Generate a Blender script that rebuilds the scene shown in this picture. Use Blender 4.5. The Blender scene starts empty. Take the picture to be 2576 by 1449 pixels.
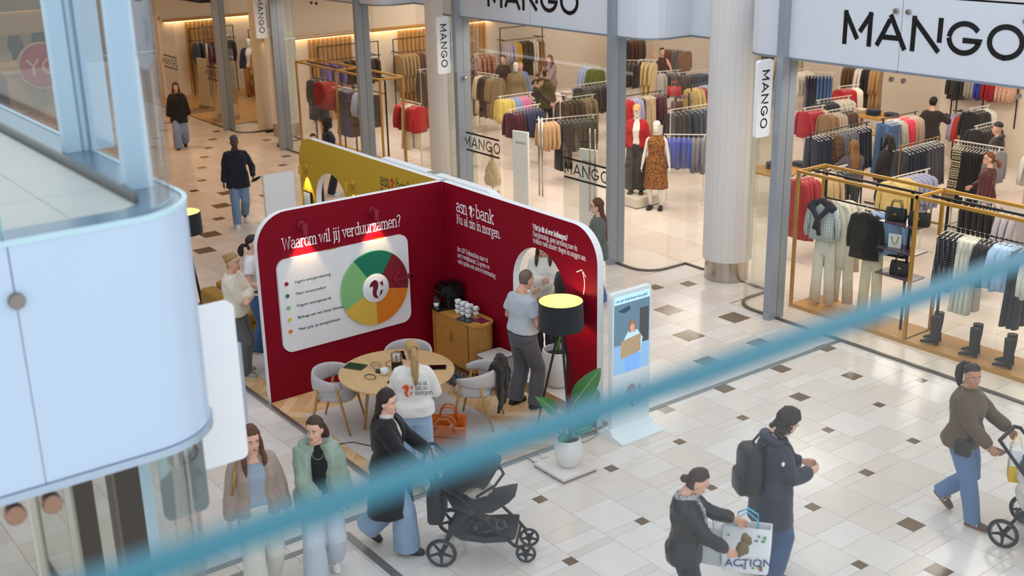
import bpy, math, random
from mathutils import Vector, Matrix, noise
random.seed(7)
SC = bpy.context.scene
COL = SC.collection
# ---------------------------------------------------------------- camera
cam_data = bpy.data.cameras.new('camera')
cam = bpy.data.objects.new('camera', cam_data)
COL.objects.link(cam)
YAW, PITCH, ROLL = -0.931036, 0.329180, 0.020332
_f = Vector((math.sin(YAW)*math.cos(PITCH), math.cos(YAW)*math.cos(PITCH), -math.sin(PITCH)))
_r = Vector((math.cos(YAW), -math.sin(YAW), 0))
_d = _f.cross(_r)
_r2 = math.cos(ROLL)*_r + math.sin(ROLL)*_d
_d2 = -math.sin(ROLL)*_r + math.cos(ROLL)*_d
CAMZ = 6.2
_m = Matrix((( _r2.x, -_d2.x, -_f.x, 0), (_r2.y, -_d2.y, -_f.y, 0), (_r2.z, -_d2.z, -_f.z, CAMZ), (0, 0, 0, 1)))
cam.matrix_world = _m
cam_data.sensor_width = 36.0
FPX = 2959.2
cam_data.lens = FPX/2576*36.0
cam_data.clip_start = 0.05
cam_data.clip_end = 200
cam_data.dof.use_dof = True
cam_data.dof.focus_distance = 16.0
cam_data.dof.aperture_fstop = 1.5
SC.camera = cam
def project(p):
    c = _m.inverted() @ Vector(p)
    if c.z > -0.1: return None
    return 1288 + FPX*c.x/-c.z, 724.5 - FPX*c.y/-c.z, -c.z
# ---------------------------------------------------------------- sky and exposure
w = bpy.data.worlds.new('world'); SC.world = w; w.use_nodes = True
bg = w.node_tree.nodes['Background']
bg.inputs[0].default_value = (0.90, 0.95, 1.0, 1)
bg.inputs[1].default_value = 1.16
vs = SC.view_settings
vs.view_transform = 'Standard'; vs.look = 'None'; vs.gamma = 1.0; vs.use_curve_mapping = False
vs.exposure = 0.0
SC.cycles.max_bounces = 6; SC.cycles.diffuse_bounces = 3; SC.cycles.glossy_bounces = 3; SC.cycles.transparent_max_bounces = 24; SC.cycles.adaptive_threshold = 0.02
def area(name, loc, sx, sy, power, color, rot=(0, 0, 0)):
    l = bpy.data.lights.new(name, 'AREA'); l.shape = 'RECTANGLE'; l.size = sx; l.size_y = sy
    l.energy = power; l.color = color
    o = bpy.data.objects.new(name, l); COL.objects.link(o); o.location = loc; o.rotation_euler = rot
    return o
WARM = (1.0, 0.89, 0.79)
WARM2 = (1.0, 0.56, 0.24)
# shop ceiling luminaires
for (x, y, p) in ((-8, 14.6, 95), (-12.6, 15.8, 110), (-16.5, 15.2, 130), (-20.8, 15.6, 120), (-25, 15.2, 110),
                  (-9, 18.5, 120), (-13.5, 20, 130), (-18.5, 19.5, 130), (-23.5, 20, 130), (-27.5, 19, 90),
                  (-12, 23, 90), (-17, 24.5, 120), (-22.5, 24.8, 110), (-28, 25, 90), (-33, 15.5, 85), (-34, 18.5, 60)):
    area('shop_ceiling_light', (x, y, 3.8), 2.2, 1.4, p*0.66, WARM)
# fill lights over the shop windows, added to brighten the stock
for (x, p) in ((-6.2, 38), (-8.2, 38), (-10.0, 38), (-16.6, 45), (-18.0, 30), (-23.6, 40), (-25.8, 40)):
    area('window_spot', (x, 13.22, 3.78), 0.9, 0.25, p*0.5, WARM, (math.radians(22), 0, 0))
# warm downlights under the far bridge
for (x, y, p) in ((-22.5, 9.5, 90), (-25.5, 6.5, 90), (-29, 10.5, 130), (-35, 8.5, 120), (-41, 11, 120)):
    area('bridge_light', (x, y, 4.55), 0.7, 0.7, p*0.62, WARM2)
# ---------------------------------------------------------------- helpers
def srgb(h):
    h = h.lstrip('#')
    out = []
    for i in (0, 2, 4):
        c = int(h[i:i+2], 16)/255
        out.append(c/12.92 if c <= 0.04045 else ((c+0.055)/1.055)**2.4)
    return (*out, 1)
MATS = {}
def mat(name, col='#808080', rough=0.6, metal=0.0, kind=None, scale=20.0, amt=0.12, bump=0.0, col2=None, spec=0.5, emit=0.0, trans=0.0, coat=0.0):
    """procedural principled material, noise colour variation and bump"""
    key = (name, col, col2, rough, kind)
    if key in MATS: return MATS[key]
    m = bpy.data.materials.new(name); m.use_nodes = True
    nt = m.node_tree; b = nt.nodes['Principled BSDF']; L = nt.links
    c = srgb(col); b.inputs['Base Color'].default_value = c
    b.inputs['Roughness'].default_value = rough; b.inputs['Metallic'].default_value = metal
    b.inputs['Specular IOR Level'].default_value = spec
    if coat: b.inputs['Coat Weight'].default_value = coat; b.inputs['Coat Roughness'].default_value = 0.15
    if trans: b.inputs['Transmission Weight'].default_value = trans
    if emit:
        b.inputs['Emission Color'].default_value = c; b.inputs['Emission Strength'].default_value = emit
    tc = nt.nodes.new('ShaderNodeTexCoord')
    def node(t, **k):
        n = nt.nodes.new(t)
        for a, v in k.items(): setattr(n, a, v)
        return n
    def mixcol(fac, ca, cb):
        mx = node('ShaderNodeMix', data_type='RGBA'); L.new(fac, mx.inputs['Factor'])
        mx.inputs['A'].default_value = ca; mx.inputs['B'].default_value = cb
        L.new(mx.outputs['Result'], b.inputs['Base Color']); return mx
    def bumpn(h, st, dist=0.01):
        bn = node('ShaderNodeBump'); bn.inputs['Strength'].default_value = st; bn.inputs['Distance'].default_value = dist
        L.new(h, bn.inputs['Height']); L.new(bn.outputs['Normal'], b.inputs['Normal'])
    dk = tuple(v*(1-amt) for v in c[:3])+(1,); lt = tuple(min(1, v*(1+amt)) for v in c[:3])+(1,)
    if kind in ('fabric', 'knit', 'leather', 'stone', 'skin', 'paint'):
        n = node('ShaderNodeTexNoise'); n.inputs['Scale'].default_value = scale; n.inputs['Detail'].default_value = 5
        L.new(tc.outputs['Object'], n.inputs['Vector'])
        mixcol(n.outputs['Fac'], dk, lt)
        if kind == 'fabric':
            w2 = node('ShaderNodeTexNoise'); w2.inputs['Scale'].default_value = 60; w2.inputs['Detail'].default_value = 3; L.new(tc.outputs['Object'], w2.inputs['Vector'])
            bumpn(w2.outputs['Fac'], bump or 0.10, 0.003)
            b.inputs['Sheen Weight'].default_value = 0.15
        elif kind == 'knit':
            w2 = node('ShaderNodeTexWave', wave_type='BANDS', bands_direction='X'); w2.inputs['Scale'].default_value = 40; w2.inputs['Distortion'].default_value = 1.5
            L.new(tc.outputs['Object'], w2.inputs['Vector']); bumpn(w2.outputs['Fac'], bump or 0.3, 0.005)
        elif kind == 'leather':
            w2 = node('ShaderNodeTexNoise'); w2.inputs['Scale'].default_value = 25; L.new(tc.outputs['Object'], w2.inputs['Vector'])
            bumpn(w2.outputs['Fac'], bump or 0.15, 0.004)
        elif bump: bumpn(n.outputs['Fac'], bump)
    elif kind == 'wood':
        mp = node('ShaderNodeMapping'); mp.inputs['Scale'].default_value = (1, scale, scale)
        L.new(tc.outputs['Object'], mp.inputs['Vector'])
        n = node('ShaderNodeTexNoise'); n.inputs['Scale'].default_value = 1.6; n.inputs['Detail'].default_value = 6; n.inputs['Distortion'].default_value = 0.6
        L.new(mp.outputs['Vector'], n.inputs['Vector'])
        mixcol(n.outputs['Fac'], dk, srgb(col2) if col2 else lt); bumpn(n.outputs['Fac'], 0.08, 0.002)
    elif kind == 'hair':
        mp = node('ShaderNodeMapping'); mp.inputs['Scale'].default_value = (90, 90, 5)
        L.new(tc.outputs['Object'], mp.inputs['Vector'])
        n = node('ShaderNodeTexNoise'); n.inputs['Scale'].default_value = 1.0; n.inputs['Detail'].default_value = 4; n.inputs['Distortion'].default_value = 0.8
        L.new(mp.outputs['Vector'], n.inputs['Vector'])
        mixcol(n.outputs['Fac'], tuple(v*0.45 for v in c[:3])+(1,), srgb(col2) if col2 else lt); bumpn(n.outputs['Fac'], 0.8, 0.01)
    elif kind == 'spots':
        n = node('ShaderNodeTexVoronoi'); n.inputs['Scale'].default_value = scale; L.new(tc.outputs['Object'], n.inputs['Vector'])
        r = node('ShaderNodeValToRGB'); r.color_ramp.elements[0].position = 0.34; r.color_ramp.elements[1].position = 0.44
        r.color_ramp.elements[0].color = srgb(col2); r.color_ramp.elements[1].color = c
        L.new(n.outputs['Distance'], r.inputs['Fac']); L.new(r.outputs['Color'], b.inputs['Base Color'])
    elif kind in ('stripes', 'zebra', 'check'):
        def bands(d):
            n = node('ShaderNodeTexWave', wave_type='BANDS', bands_direction=d); n.inputs['Scale'].default_value = scale
            n.inputs['Distortion'].default_value = 9 if kind == 'zebra' else 0
            n.inputs['Detail'].default_value = 1
            L.new(tc.outputs['Object'], n.inputs['Vector'])
            r = node('ShaderNodeValToRGB'); r.color_ramp.interpolation = 'CONSTANT'
            r.color_ramp.elements[1].position = 0.5 if kind != 'check' else 0.9
            r.color_ramp.elements[0].color = c; r.color_ramp.elements[1].color = srgb(col2)
            L.new(n.outputs['Fac'], r.inputs['Fac']); return r
        r = bands('Z')
        if kind == 'check':
            r2 = bands('X'); mx = node('ShaderNodeMix', data_type='RGBA'); mx.blend_type = 'DARKEN' if sum(c[:3]) > 1 else 'LIGHTEN'; mx.inputs['Factor'].default_value = 1
            L.new(r.outputs['Color'], mx.inputs['A']); L.new(r2.outputs['Color'], mx.inputs['B']); L.new(mx.outputs['Result'], b.inputs['Base Color'])
        else: L.new(r.outputs['Color'], b.inputs['Base Color'])
    elif kind == 'brushed':
        mp = node('ShaderNodeMapping'); mp.inputs['Scale'].default_value = (3, 3, 160)
        L.new(tc.outputs['Object'], mp.inputs['Vector'])
        n = node('ShaderNodeTexNoise'); n.inputs['Scale'].default_value = 2; L.new(mp.outputs['Vector'], n.inputs['Vector'])
        bumpn(n.outputs['Fac'], 0.15, 0.002)
    MATS[key] = m
    return m
def glass_mat(name, tint='#F4FAF8', rough=0.0, refl=0.9, ior=1.45):
    """thin pane: transparent body plus fresnel reflection"""
    if name in MATS: return MATS[name]
    m = bpy.data.materials.new(name); m.use_nodes = True; nt = m.node_tree; nt.nodes.clear(); L = nt.links
    o = nt.nodes.new('ShaderNodeOutputMaterial'); mx = nt.nodes.new('ShaderNodeMixShader')
    t = nt.nodes.new('ShaderNodeBsdfTransparent'); t.inputs[0].default_value = srgb(tint)
    g = nt.nodes.new('ShaderNodeBsdfGlossy'); g.inputs['Roughness'].default_value = rough
    f = nt.nodes.new('ShaderNodeFresnel'); f.inputs['IOR'].default_value = ior
    mul = nt.nodes.new('ShaderNodeMath'); mul.operation = 'MULTIPLY'; mul.inputs[1].default_value = refl
    L.new(f.outputs[0], mul.inputs[0]); L.new(mul.outputs[0], mx.inputs[0]); L.new(t.outputs[0], mx.inputs[1]); L.new(g.outputs[0], mx.inputs[2]); L.new(mx.outputs[0], o.inputs[0])
    MATS[name] = m
    return m
V = Vector
class MB:
    """collects faces; build() links them as one mesh object"""
    def __init__(s): s.v = []; s.f = []; s.mi = []
    def add(s, vs, fs, mi=0):
        o = len(s.v); s.v += [tuple(p) for p in vs]; s.f += [tuple(i+o for i in f) for f in fs]; s.mi += [mi]*len(fs); return s
    def box(s, x0, x1, y0, y1, z0, z1, mi=0, M=None):
        vs = [V((x, y, z)) for z in (z0, z1) for y in (y0, y1) for x in (x0, x1)]
        if M: vs = [M @ v for v in vs]
        return s.add(vs, [(0, 2, 3, 1), (4, 5, 7, 6), (0, 1, 5, 4), (2, 6, 7, 3), (0, 4, 6, 2), (1, 3, 7, 5)], mi)
    def prism(s, poly, a, b, plane='xy', mi=0, M=None):
        n = len(poly)
        def P(u, v, w):
            p = {'xy': (u, v, w), 'xz': (u, w, v), 'yz': (w, u, v)}[plane]
            return M @ V(p) if M else p
        vs = [P(u, v, a) for u, v in poly]+[P(u, v, b) for u, v in poly]
        fs = [tuple(range(n-1, -1, -1)), tuple(range(n, 2*n))]+[(i, (i+1) % n, (i+1) % n+n, i+n) for i in range(n)]
        ar = sum(poly[i][0]*poly[(i+1) % n][1]-poly[(i+1) % n][0]*poly[i][1] for i in range(n))
        if (ar < 0) ^ (b < a) ^ (plane == 'xz'): fs = [f[::-1] for f in fs]
        return s.add(vs, fs, mi)
    def loft(s, rings, mi=0, cap=True, close=False):
        n = len(rings[0]); vs = [p for r in rings for p in r]; fs = []
        m = len(rings)
        for i in range(m if close else m-1):
            j = (i+1) % m
            for k in range(n):
                k2 = (k+1) % n; fs.append((i*n+k, i*n+k2, j*n+k2, j*n+k))
        if cap and not close: fs += [tuple(range(n-1, -1, -1)), tuple(range((m-1)*n, m*n))]
        return s.add(vs, fs, mi)
    def tube(s, path, r, n=8, mi=0, close=False, flat=1.0, up=None):
        path = [V(p) for p in path]; m = len(path)
        rs = r if isinstance(r, (list, tuple)) else [r]*m
        rings = []; prev = None
        for i, p in enumerate(path):
            a = path[i-1] if (i > 0 or close) else path[i]; c = path[(i+1) % m] if (i < m-1 or close) else path[i]
            t = (c-a); t = t.normalized() if t.length > 1e-9 else V((0, 0, 1))
            if prev is None:
                q = V(up) if up else (V((0, 0, 1)) if abs(t.z) < 0.9 else V((1, 0, 0)))
            else: q = prev
            u = (q-t*q.dot(t)); u = u.normalized() if u.length > 1e-6 else t.orthogonal().normalized()
            prev = u; w2 = t.cross(u)
            rings.append([p+(u*math.cos(2*math.pi*k/n)*flat+w2*math.sin(2*math.pi*k/n))*rs[i] for k in range(n)])
        return s.loft(rings, mi, True, close)
    def lathe(s, prof, n=20, c=(0, 0, 0), mi=0, cap=True, M=None):
        rings = [[V((c[0]+r*math.cos(2*math.pi*k/n), c[1]+r*math.sin(2*math.pi*k/n), c[2]+z)) for k in range(n)] for r, z in prof]
        if M: rings = [[M @ p for p in r] for r in rings]
        return s.loft(rings, mi, cap)
    def ball(s, c, rx, ry=None, rz=None, n=12, m=8, mi=0, M=None):
        ry = rx if ry is None else ry; rz = rx if rz is None else rz
        rings = []
        for i in range(m+1):
            t = math.pi*(0.03+0.94*i/m)
            rings.append([V((c[0]+rx*math.sin(t)*math.cos(2*math.pi*k/n), c[1]+ry*math.sin(t)*math.sin(2*math.pi*k/n), c[2]-rz*math.cos(t))) for k in range(n)])
        if M: rings = [[M @ p for p in r] for r in rings]
        return s.loft(rings, mi)
    def mesh(s, name):
        me = bpy.data.meshes.new(name); me.from_pydata(s.v, [], s.f)
        if any(s.mi): me.polygons.foreach_set('material_index', s.mi)
        me.update(); return me
    def build(s, name, m, parent=None, smooth=False, auto=None):
        me = s.mesh(name)
        for x in (m if isinstance(m, (list, tuple)) else [m]): me.materials.append(x)
        if smooth: me.polygons.foreach_set('use_smooth', [True]*len(me.polygons))
        if auto is not None: me.set_sharp_from_angle(angle=math.radians(auto))
        return link(name, me, parent)
def link(name, me, parent=None):
    o = bpy.data.objects.new(name, me); COL.objects.link(o)
    if parent: o.parent = parent
    return o
def tag(o, label=None, cat=None, group=None, kind=None):
    if label: o['label'] = label
    if cat: o['category'] = cat
    if group: o['group'] = group
    if kind: o['kind'] = kind
    return o
def thing(name, label, cat, loc=(0, 0, 0), rz=0.0, group=None):
    o = bpy.data.objects.new(name, None); COL.objects.link(o); o.location = loc; o.rotation_euler = (0, 0, rz)
    o.empty_display_size = 0.1
    return tag(o, label, cat, group)
def copy_tree(o, parent=None):
    c = o.copy(); COL.objects.link(c); c.parent = parent
    for ch in list(o.children):
        copy_tree(ch, c)
    return c
def arc(cx, cy, r, a0, a1, n=8, ry=None):
    ry = r if ry is None else ry
    return [(cx+r*math.cos(math.radians(a0+(a1-a0)*i/n)), cy+ry*math.sin(math.radians(a0+(a1-a0)*i/n))) for i in range(n+1)]
def rrect(x0, x1, y0, y1, r, n=5):
    return arc(x1-r, y0+r, r, -90, 0, n)+arc(x1-r, y1-r, r, 0, 90, n)+arc(x0+r, y1-r, r, 90, 180, n)+arc(x0+r, y0+r, r, 180, 270, n)
def offset_path(path, d):
    out = []
    for i, p in enumerate(path):
        a = V(path[max(i-1, 0)]); b = V(path[min(i+1, len(path)-1)])
        t = (b-a).normalized(); out.append((p[0]-t.y*d, p[1]+t.x*d))
    return out
def ribbon(path, th, z0, z1, mb=None, mi=0):
    """thick vertical sheet that follows a plan path"""
    mb = mb or MB(); a = offset_path(path, th/2); b = offset_path(path, -th/2)
    rings = [[(a[i][0], a[i][1], z0), (b[i][0], b[i][1], z0), (b[i][0], b[i][1], z1), (a[i][0], a[i][1], z1)] for i in range(len(path))]
    return mb.loft(rings, mi)
# ---------------------------------------------------------------- lettering (stroke fonts built as flat raised ribbons)
def A_(cx, cy, rx, ry, a0, a1, n=8): return [(cx+rx*math.cos(math.radians(a0+(a1-a0)*i/n)), cy+ry*math.sin(math.radians(a0+(a1-a0)*i/n))) for i in range(n+1)]
SER = 0.09
def sf(x, y, l=1, r=1, h=SER): return [(x-h*l, y), (x+h*r, y)]
_bowl = lambda cx: A_(cx, .25, .2, .25, 0, 360, 14)
GL = {
 'a': (.50, [A_(.22, .33, .17, .17, 150, 0, 6)+[(.39, .04), (.46, 0.02)], A_(.22, .15, .17, .14, 60, 330, 10)+[(.39, .13)]]),
 'b': (.54, [[(.02, .74), (.1, .74), (.1, 0)], A_(.28, .25, .19, .25, 150, -150, 12)]),
 'c': (.44, [A_(.25, .25, .2, .25, 50, 310, 12)]),
 'd': (.55, [[(.36, .74), (.44, .74), (.44, 0.02), (.52, 0.02)], A_(.26, .25, .19, .25, 30, 330, 12)]),
 'e': (.48, [[(.06, .27), (.42, .27)]+A_(.24, .25, .19, .25, 5, 320, 13)]),
 'g': (.50, [A_(.23, .30, .16, .19, 0, 360, 12), [(.34, .44), (.48, .48)], A_(.18, .06, .08, .06, 120, 250, 4)+A_(.24, -.12, .19, .12, 70, -250, 10)]),
 'h': (.55, [[(.02, .74), (.1, .74), (.1, 0)], sf(.1, 0), A_(.27, .32, .17, .17, 160, 0, 6)+[(.44, 0)], sf(.44, 0)]),
 'i': (.26, [[(.03, .48), (.12, .48), (.12, 0)], sf(.12, 0), [(.12, .64), (.12, .70)]]),
 'j': (.26, [[(.05, .48), (.15, .48), (.15, -.10)]+A_(.04, -.10, .11, .1, 0, -90, 4), [(.14, .64), (.14, .70)]]),
 'k': (.52, [[(.02, .74), (.1, .74), (.1, 0)], sf(.1, 0), [(.1, .2), (.40, .48)], [(.3, .48), (.48, .48)], [(.2, .28), (.44, 0)], [(.36, 0), (.5, 0)]]),
 'l': (.26, [[(.03, .74), (.12, .74), (.12, 0)], sf(.12, 0)]),
 'm': (.82, [[(.02, .48), (.1, .48), (.1, 0)], sf(.1, 0), A_(.25, .33, .15, .16, 160, 0, 6)+[(.40, 0)], sf(.40, 0), A_(.55, .33, .15, .16, 160, 0, 6)+[(.70, 0)], sf(.7, 0)]),
 'n': (.55, [[(.02, .48), (.1, .48), (.1, 0)], sf(.1, 0), A_(.27, .32, .17, .17, 160, 0, 6)+[(.44, 0)], sf(.44, 0)]),
 'o': (.50, [A_(.25, .25, .2, .25, 0, 360, 14)]),
 'p': (.54, [[(.02, .48), (.1, .48), (.1, -.22)], sf(.1, -.22), A_(.28, .25, .19, .25, 150, -150, 12)]),
 'r': (.40, [[(.02, .48), (.1, .48), (.1, 0)], sf(.1, 0), A_(.30, .28, .2, .2, 170, 70, 4)]),
 's': (.42, [[(.36, .40)]+A_(.21, .37, .14, .12, 40, 200, 6)+A_(.21, .12, .15, .13, 70, -150, 8)]),
 't': (.36, [[(.12, .62), (.12, .1)]+A_(.22, .1, .1, .1, 180, 300, 5), [(.02, .48), (.30, .48)]]),
 'u': (.55, [[(.02, .48), (.1, .48)]+A_(.26, .16, .16, .16, 180, 340, 7), [(.34, .48), (.43, .48), (.43, 0.02), (.52, 0.02)]]),
 'v': (.50, [[(.07, .48), (.25, 0), (.43, .48)], sf(.07, .48), sf(.43, .48)]),
 'w': (.72, [[(.07, .48), (.2, 0), (.36, .46), (.51, 0), (.65, .48)], sf(.07, .48), sf(.65, .48)]),
 'z': (.44, [[(.06, .36), (.06, .48), (.38, .48), (.05, 0), (.40, 0), (.40, .12)]]),
 'N': (.70, [[(.02, .7), (.12, .7), (.55, 0.02), (.55, .7)], [(.12, .7), (.12, 0)], sf(.12, 0), sf(.55, .7)]),
 'W': (.92, [[(.08, .7), (.25, 0), (.44, .66), (.63, 0), (.82, .7)], sf(.08, .7), sf(.82, .7)]),
 'H': (.70, [[(.12, .7), (.12, 0)], [(.55, .7), (.55, 0)], [(.12, .36), (.55, .36)], sf(.12, 0), sf(.12, .7), sf(.55, 0), sf(.55, .7)]),
 'A': (.64, [[(.08, 0), (.32, .7), (.56, 0)], [(.17, .24), (.47, .24)], sf(.08, 0), sf(.56, 0)]),
 'S': (.52, [[(.42, .58)]+A_(.26, .54, .17, .16, 40, 220, 7)+A_(.26, .18, .18, .18, 60, -150, 9)]),
 'T': (.60, [[(.3, .7), (.3, 0)], [(.05, .58), (.05, .7), (.55, .7), (.55, .58)], sf(.3, 0)]),
 'Z': (.56, [[(.06, .58), (.06, .7), (.5, .7), (.05, 0), (.52, 0), (.52, .12)]]),
 'E': (.58, [[(.5, .58), (.5, .7), (.12, .7), (.12, 0), (.52, 0), (.52, .12)], [(.12, .36), (.42, .36)]]),
 '.': (.22, [[(.1, 0), (.1, .06)]]), ',': (.22, [[(.11, .06), (.07, -.1)]]),
 '?': (.44, [A_(.22, .54, .16, .16, 160, -60, 8)+[(.22, .18)], [(.22, 0), (.22, .06)]]), ' ': (.26, []),
}
GL['é'] = (GL['e'][0], GL['e'][1]+[[(.22, .58), (.34, .72)]])
def ribbon2(paths, w):
    """quads of a constant-width stroke for every polyline"""
    vs, fs = [], []
    for p in paths:
        p = [V((a[0], a[1])) for a in p]; o = len(vs); m = len(p)
        for i in range(m):
            t0 = (p[i]-p[i-1]).normalized() if i > 0 else (p[1]-p[0]).normalized()
            t1 = (p[i+1]-p[i]).normalized() if i < m-1 else t0
            t = t0+t1
            if t.length < 1e-6: t = t0
            t.normalize(); n = V((-t.y, t.x)); k = min(1/max(0.5, n.dot(V((-t0.y, t0.x)))), 1.6)
            e = t*(w/2)*(-1 if i == 0 else 1 if i == m-1 else 0)*0.8
            vs += [p[i]+n*w/2*k+e, p[i]-n*w/2*k+e]
        fs += [(o+2*i, o+2*i+1, o+2*i+3, o+2*i+2) for i in range(m-1)]
    return vs, fs
def text_mesh(mb, txt, o, u, v, size, weight=0.09, sx=1.0, mi=0, gl=GL, gap=0.0, lift=0.0):
    """stroke text; o = origin on the surface, u = reading direction, v = up"""
    o, u, v = V(o), V(u).normalized(), V(v).normalized(); n = u.cross(v)
    x = 0.0
    for ch in txt:
        adv, paths = gl[ch]
        for pi, path in enumerate(paths):
            vs, fs = ribbon2([[(x+a*sx, b) for a, b in path]], weight)
            P = [o+u*q.x*size+v*q.y*size+n*(0.002+lift+0.0005*pi) for q in vs]
            fs2 = []
            for f in fs:
                a, b, c = (P[i] for i in f[:3]); fs2.append(f if (b-a).cross(c-a).dot(n) > 0 else f[::-1])
            mb.add(P, fs2, mi)
        x += adv*sx+gap
    return x*size
def text_width(txt, size, sx=1.0, gl=GL, gap=0.0): return sum(gl[c][0]*sx+gap for c in txt)*size
SQ_TAIL = [(-.62, .14), (-.56, .42), (-.38, .64), (-.12, .76), (.12, .70), (.27, .48), (.30, .22), (.22, -.08), (.08, -.36), (.05, -.62), (.16, -.86), (.30, -1.0), (.02, -1.0), (-.22, -.84), (-.34, -.54), (-.32, -.24), (-.24, .02), (-.28, .18), (-.44, .20)]
SQ_HEAD = [(.42, .56), (.56, .38), (.74, .60), (.80, .26), (.74, -.02), (.62, .16), (.50, .26)]
SQ_BELLY = [(.40, -.82), (.42, -.56), (.54, -.36), (.74, -.28), (.68, -.52), (.56, -.70), (.44, -.84)]
def squirrel(mb, o, u, v, r, mi=0, lift=0.0):
    o, u, v = V(o), V(u).normalized(), V(v).normalized(); n = u.cross(v)
    for poly in (SQ_TAIL, SQ_HEAD, SQ_BELLY):
        P = [o+u*a*r+v*b*r+n*(0.003+lift) for a, b in poly]
        ar = sum(poly[i][0]*poly[(i+1) % len(poly)][1]-poly[(i+1) % len(poly)][0]*poly[i][1] for i in range(len(poly)))
        f = tuple(range(len(P))); mb.add(P, [f if ar > 0 else f[::-1]], mi)
MG = {
 'M': (1.16, [[(.07, 0), (.07, 1)], [(.07, .98), (.48, .2)], [(.62, .45), (.93, .98)], [(.93, 1), (.93, 0)]]),
 'A': (1.06, [[(.42, .98), (.90, 0)], [(.36, .82), (.25, .58)], [(.22, .5), (.02, .06)], [(.20, .3), (.74, .3)]]),
 'N': (1.10, [[(.07, 0), (.07, 1)], [(.07, .96), (.86, .04)], [(.90, 1), (.90, .36)]]),
 'G': (1.16, [A_(.5, .5, .45, .45, 40, 170, 12), A_(.5, .5, .45, .45, 190, 345, 14)+[(.95, .44), (.52, .44)]]),
 'O': (1.10, [A_(.5, .5, .46, .46, -84, 264, 26)]),
}
def font_text(txt, o, u, v, size, m, name, parent, align='LEFT', extrude=0.001):
    cu = bpy.data.curves.new('txt', 'FONT'); cu.body = txt; cu.size = size; cu.align_x = align; cu.extrude = extrude; cu.resolution_u = 3
    ob = bpy.data.objects.new('txt', cu); COL.objects.link(ob)
    dg = bpy.context.evaluated_depsgraph_get(); me = bpy.data.meshes.new_from_object(ob.evaluated_get(dg))
    bpy.data.objects.remove(ob); bpy.data.curves.remove(cu)
    u, v = V(u).normalized(), V(v).normalized(); n = u.cross(v)
    M = Matrix(((u.x, v.x, n.x, 0), (u.y, v.y, n.y, 0), (u.z, v.z, n.z, 0), (0, 0, 0, 1))); M.translation = V(o)+n*0.002
    me.transform(M); me.materials.clear(); me.materials.append(m)
    return link(name, me, parent)
# ---------------------------------------------------------------- floor of the mall: rows of stone slabs with dark inlays
M_ST = [mat('stone_cream_%d' % i, c, 0.2, kind='stone', scale=3.5, amt=0.07, spec=0.4) for i, c in enumerate(('#DED6D0', '#DAD0C9', '#E2DAD6', '#D9CEC5'))]
M_DK = mat('stone_dark_inlay', '#6E5844', 0.15, kind='stone', scale=6, amt=0.25)
M_GROUT = mat('grout', '#A4967F', 0.8)
PITCHY = 0.5285
DARK = [(-11.48,-11.13,12.42),(-11.38,-11.04,11.36),(-9.76,-9.54,12.54),(-9.65,-9.44,11.5),(-9.69,-9.47,10.44),(-8.89,-8.69,10.98),(-8.9,-8.69,12.02),(-8.07,-7.95,11.58),(-8.01,-7.89,10.54),(-8.88,-8.76,10.0),(-8.9,-8.78,8.94),(-10.49,-10.2,10.87),(-10.49,-10.2,11.9),(-9.67,-9.5,9.4),(-7.06,-6.93,10.01),(-6.94,-6.81,8.95),(-5.94,-5.82,8.43),(-7.2,-7.08,11.06),(-6.13,-5.92,9.4),(-5.45,-5.25,8.88),(-8.86,-8.73,6.39),(-8.91,-8.78,7.87),(-7.84,-7.72,6.93),(-7.72,-7.6,5.87),(-12.34,-12.0,11.89),(-13.19,-12.98,12.53),(-12.3,-12.1,10.83),(-23.86,-23.54,9.76),(-22.91,-22.57,9.23),(-21.91,-21.69,8.83),(-21.02,-20.66,8.19),(-20.07,-19.73,7.66),(-21.08,-20.86,9.34),(-25.26,-25.07,9.86),(-24.45,-24.26,9.34),(-26.31,-26.09,12.46),(-25.45,-25.25,11.94),(-23.05,-22.8,10.25),(-12.33,-12.13,5.33),(-7.88,-7.78,8.41),(-6.14,-6.02,10.55),(-6.47,-6.3,11.56),(-8.19,-8.07,12.62),(-14.7,-14.5,4.9),(-13.6,-13.4,4.8),(-10.2,-10.0,3.4),(-11.9,-11.6,4.0)]
rows = {}
for x0, x1, y in DARK:
    k = math.floor((12.74-(y+0.02))/PITCHY); rows.setdefault(k, []).append((x0, x1))
rnd = random.Random(3)
tiles = []   # x0,x1,y0,y1,dark
for k in range(-2, 27):
    y1 = 12.74-PITCHY*k; y0 = y1-PITCHY
    if k < 0 and y0 > 13.9: continue
    ds = sorted(rows.get(k, []))
    # far rows: regular rhythm of further inlays
    xx = -46.0+(k*0.97) % 3.0
    while xx < -3:
        if xx < -26.5 or (xx < -15 and y0 < 7.2) or (k < 0):
            if all(abs(xx-d[0]) > 1.3 for d in ds): ds.append((xx, xx+0.21))
        xx += 3.1
    ds.sort(); x = -48.0
    for d in ds+[(-2.0, -2.0)]:
        while x < d[0]-0.02:
            L = rnd.choice((0.11, 0.21, 0.32, 0.53, 0.53, 0.43))
            if d[0]-x < L+0.12: L = d[0]-x
            tiles.append((x, x+L, y0, y1, 0)); x += L
        if d[1] > d[0]:
            s = d[1]-d[0]; tiles.append((d[0], d[1], y1-s, y1, 1)); tiles.append((d[0], d[1], y0, y1-s, 0)); x = d[1]
floor = tag(MB().box(-48, -2.0, -1.5, 13.9, -0.05, -0.012).build('floor', M_GROUT), kind='structure')
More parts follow.
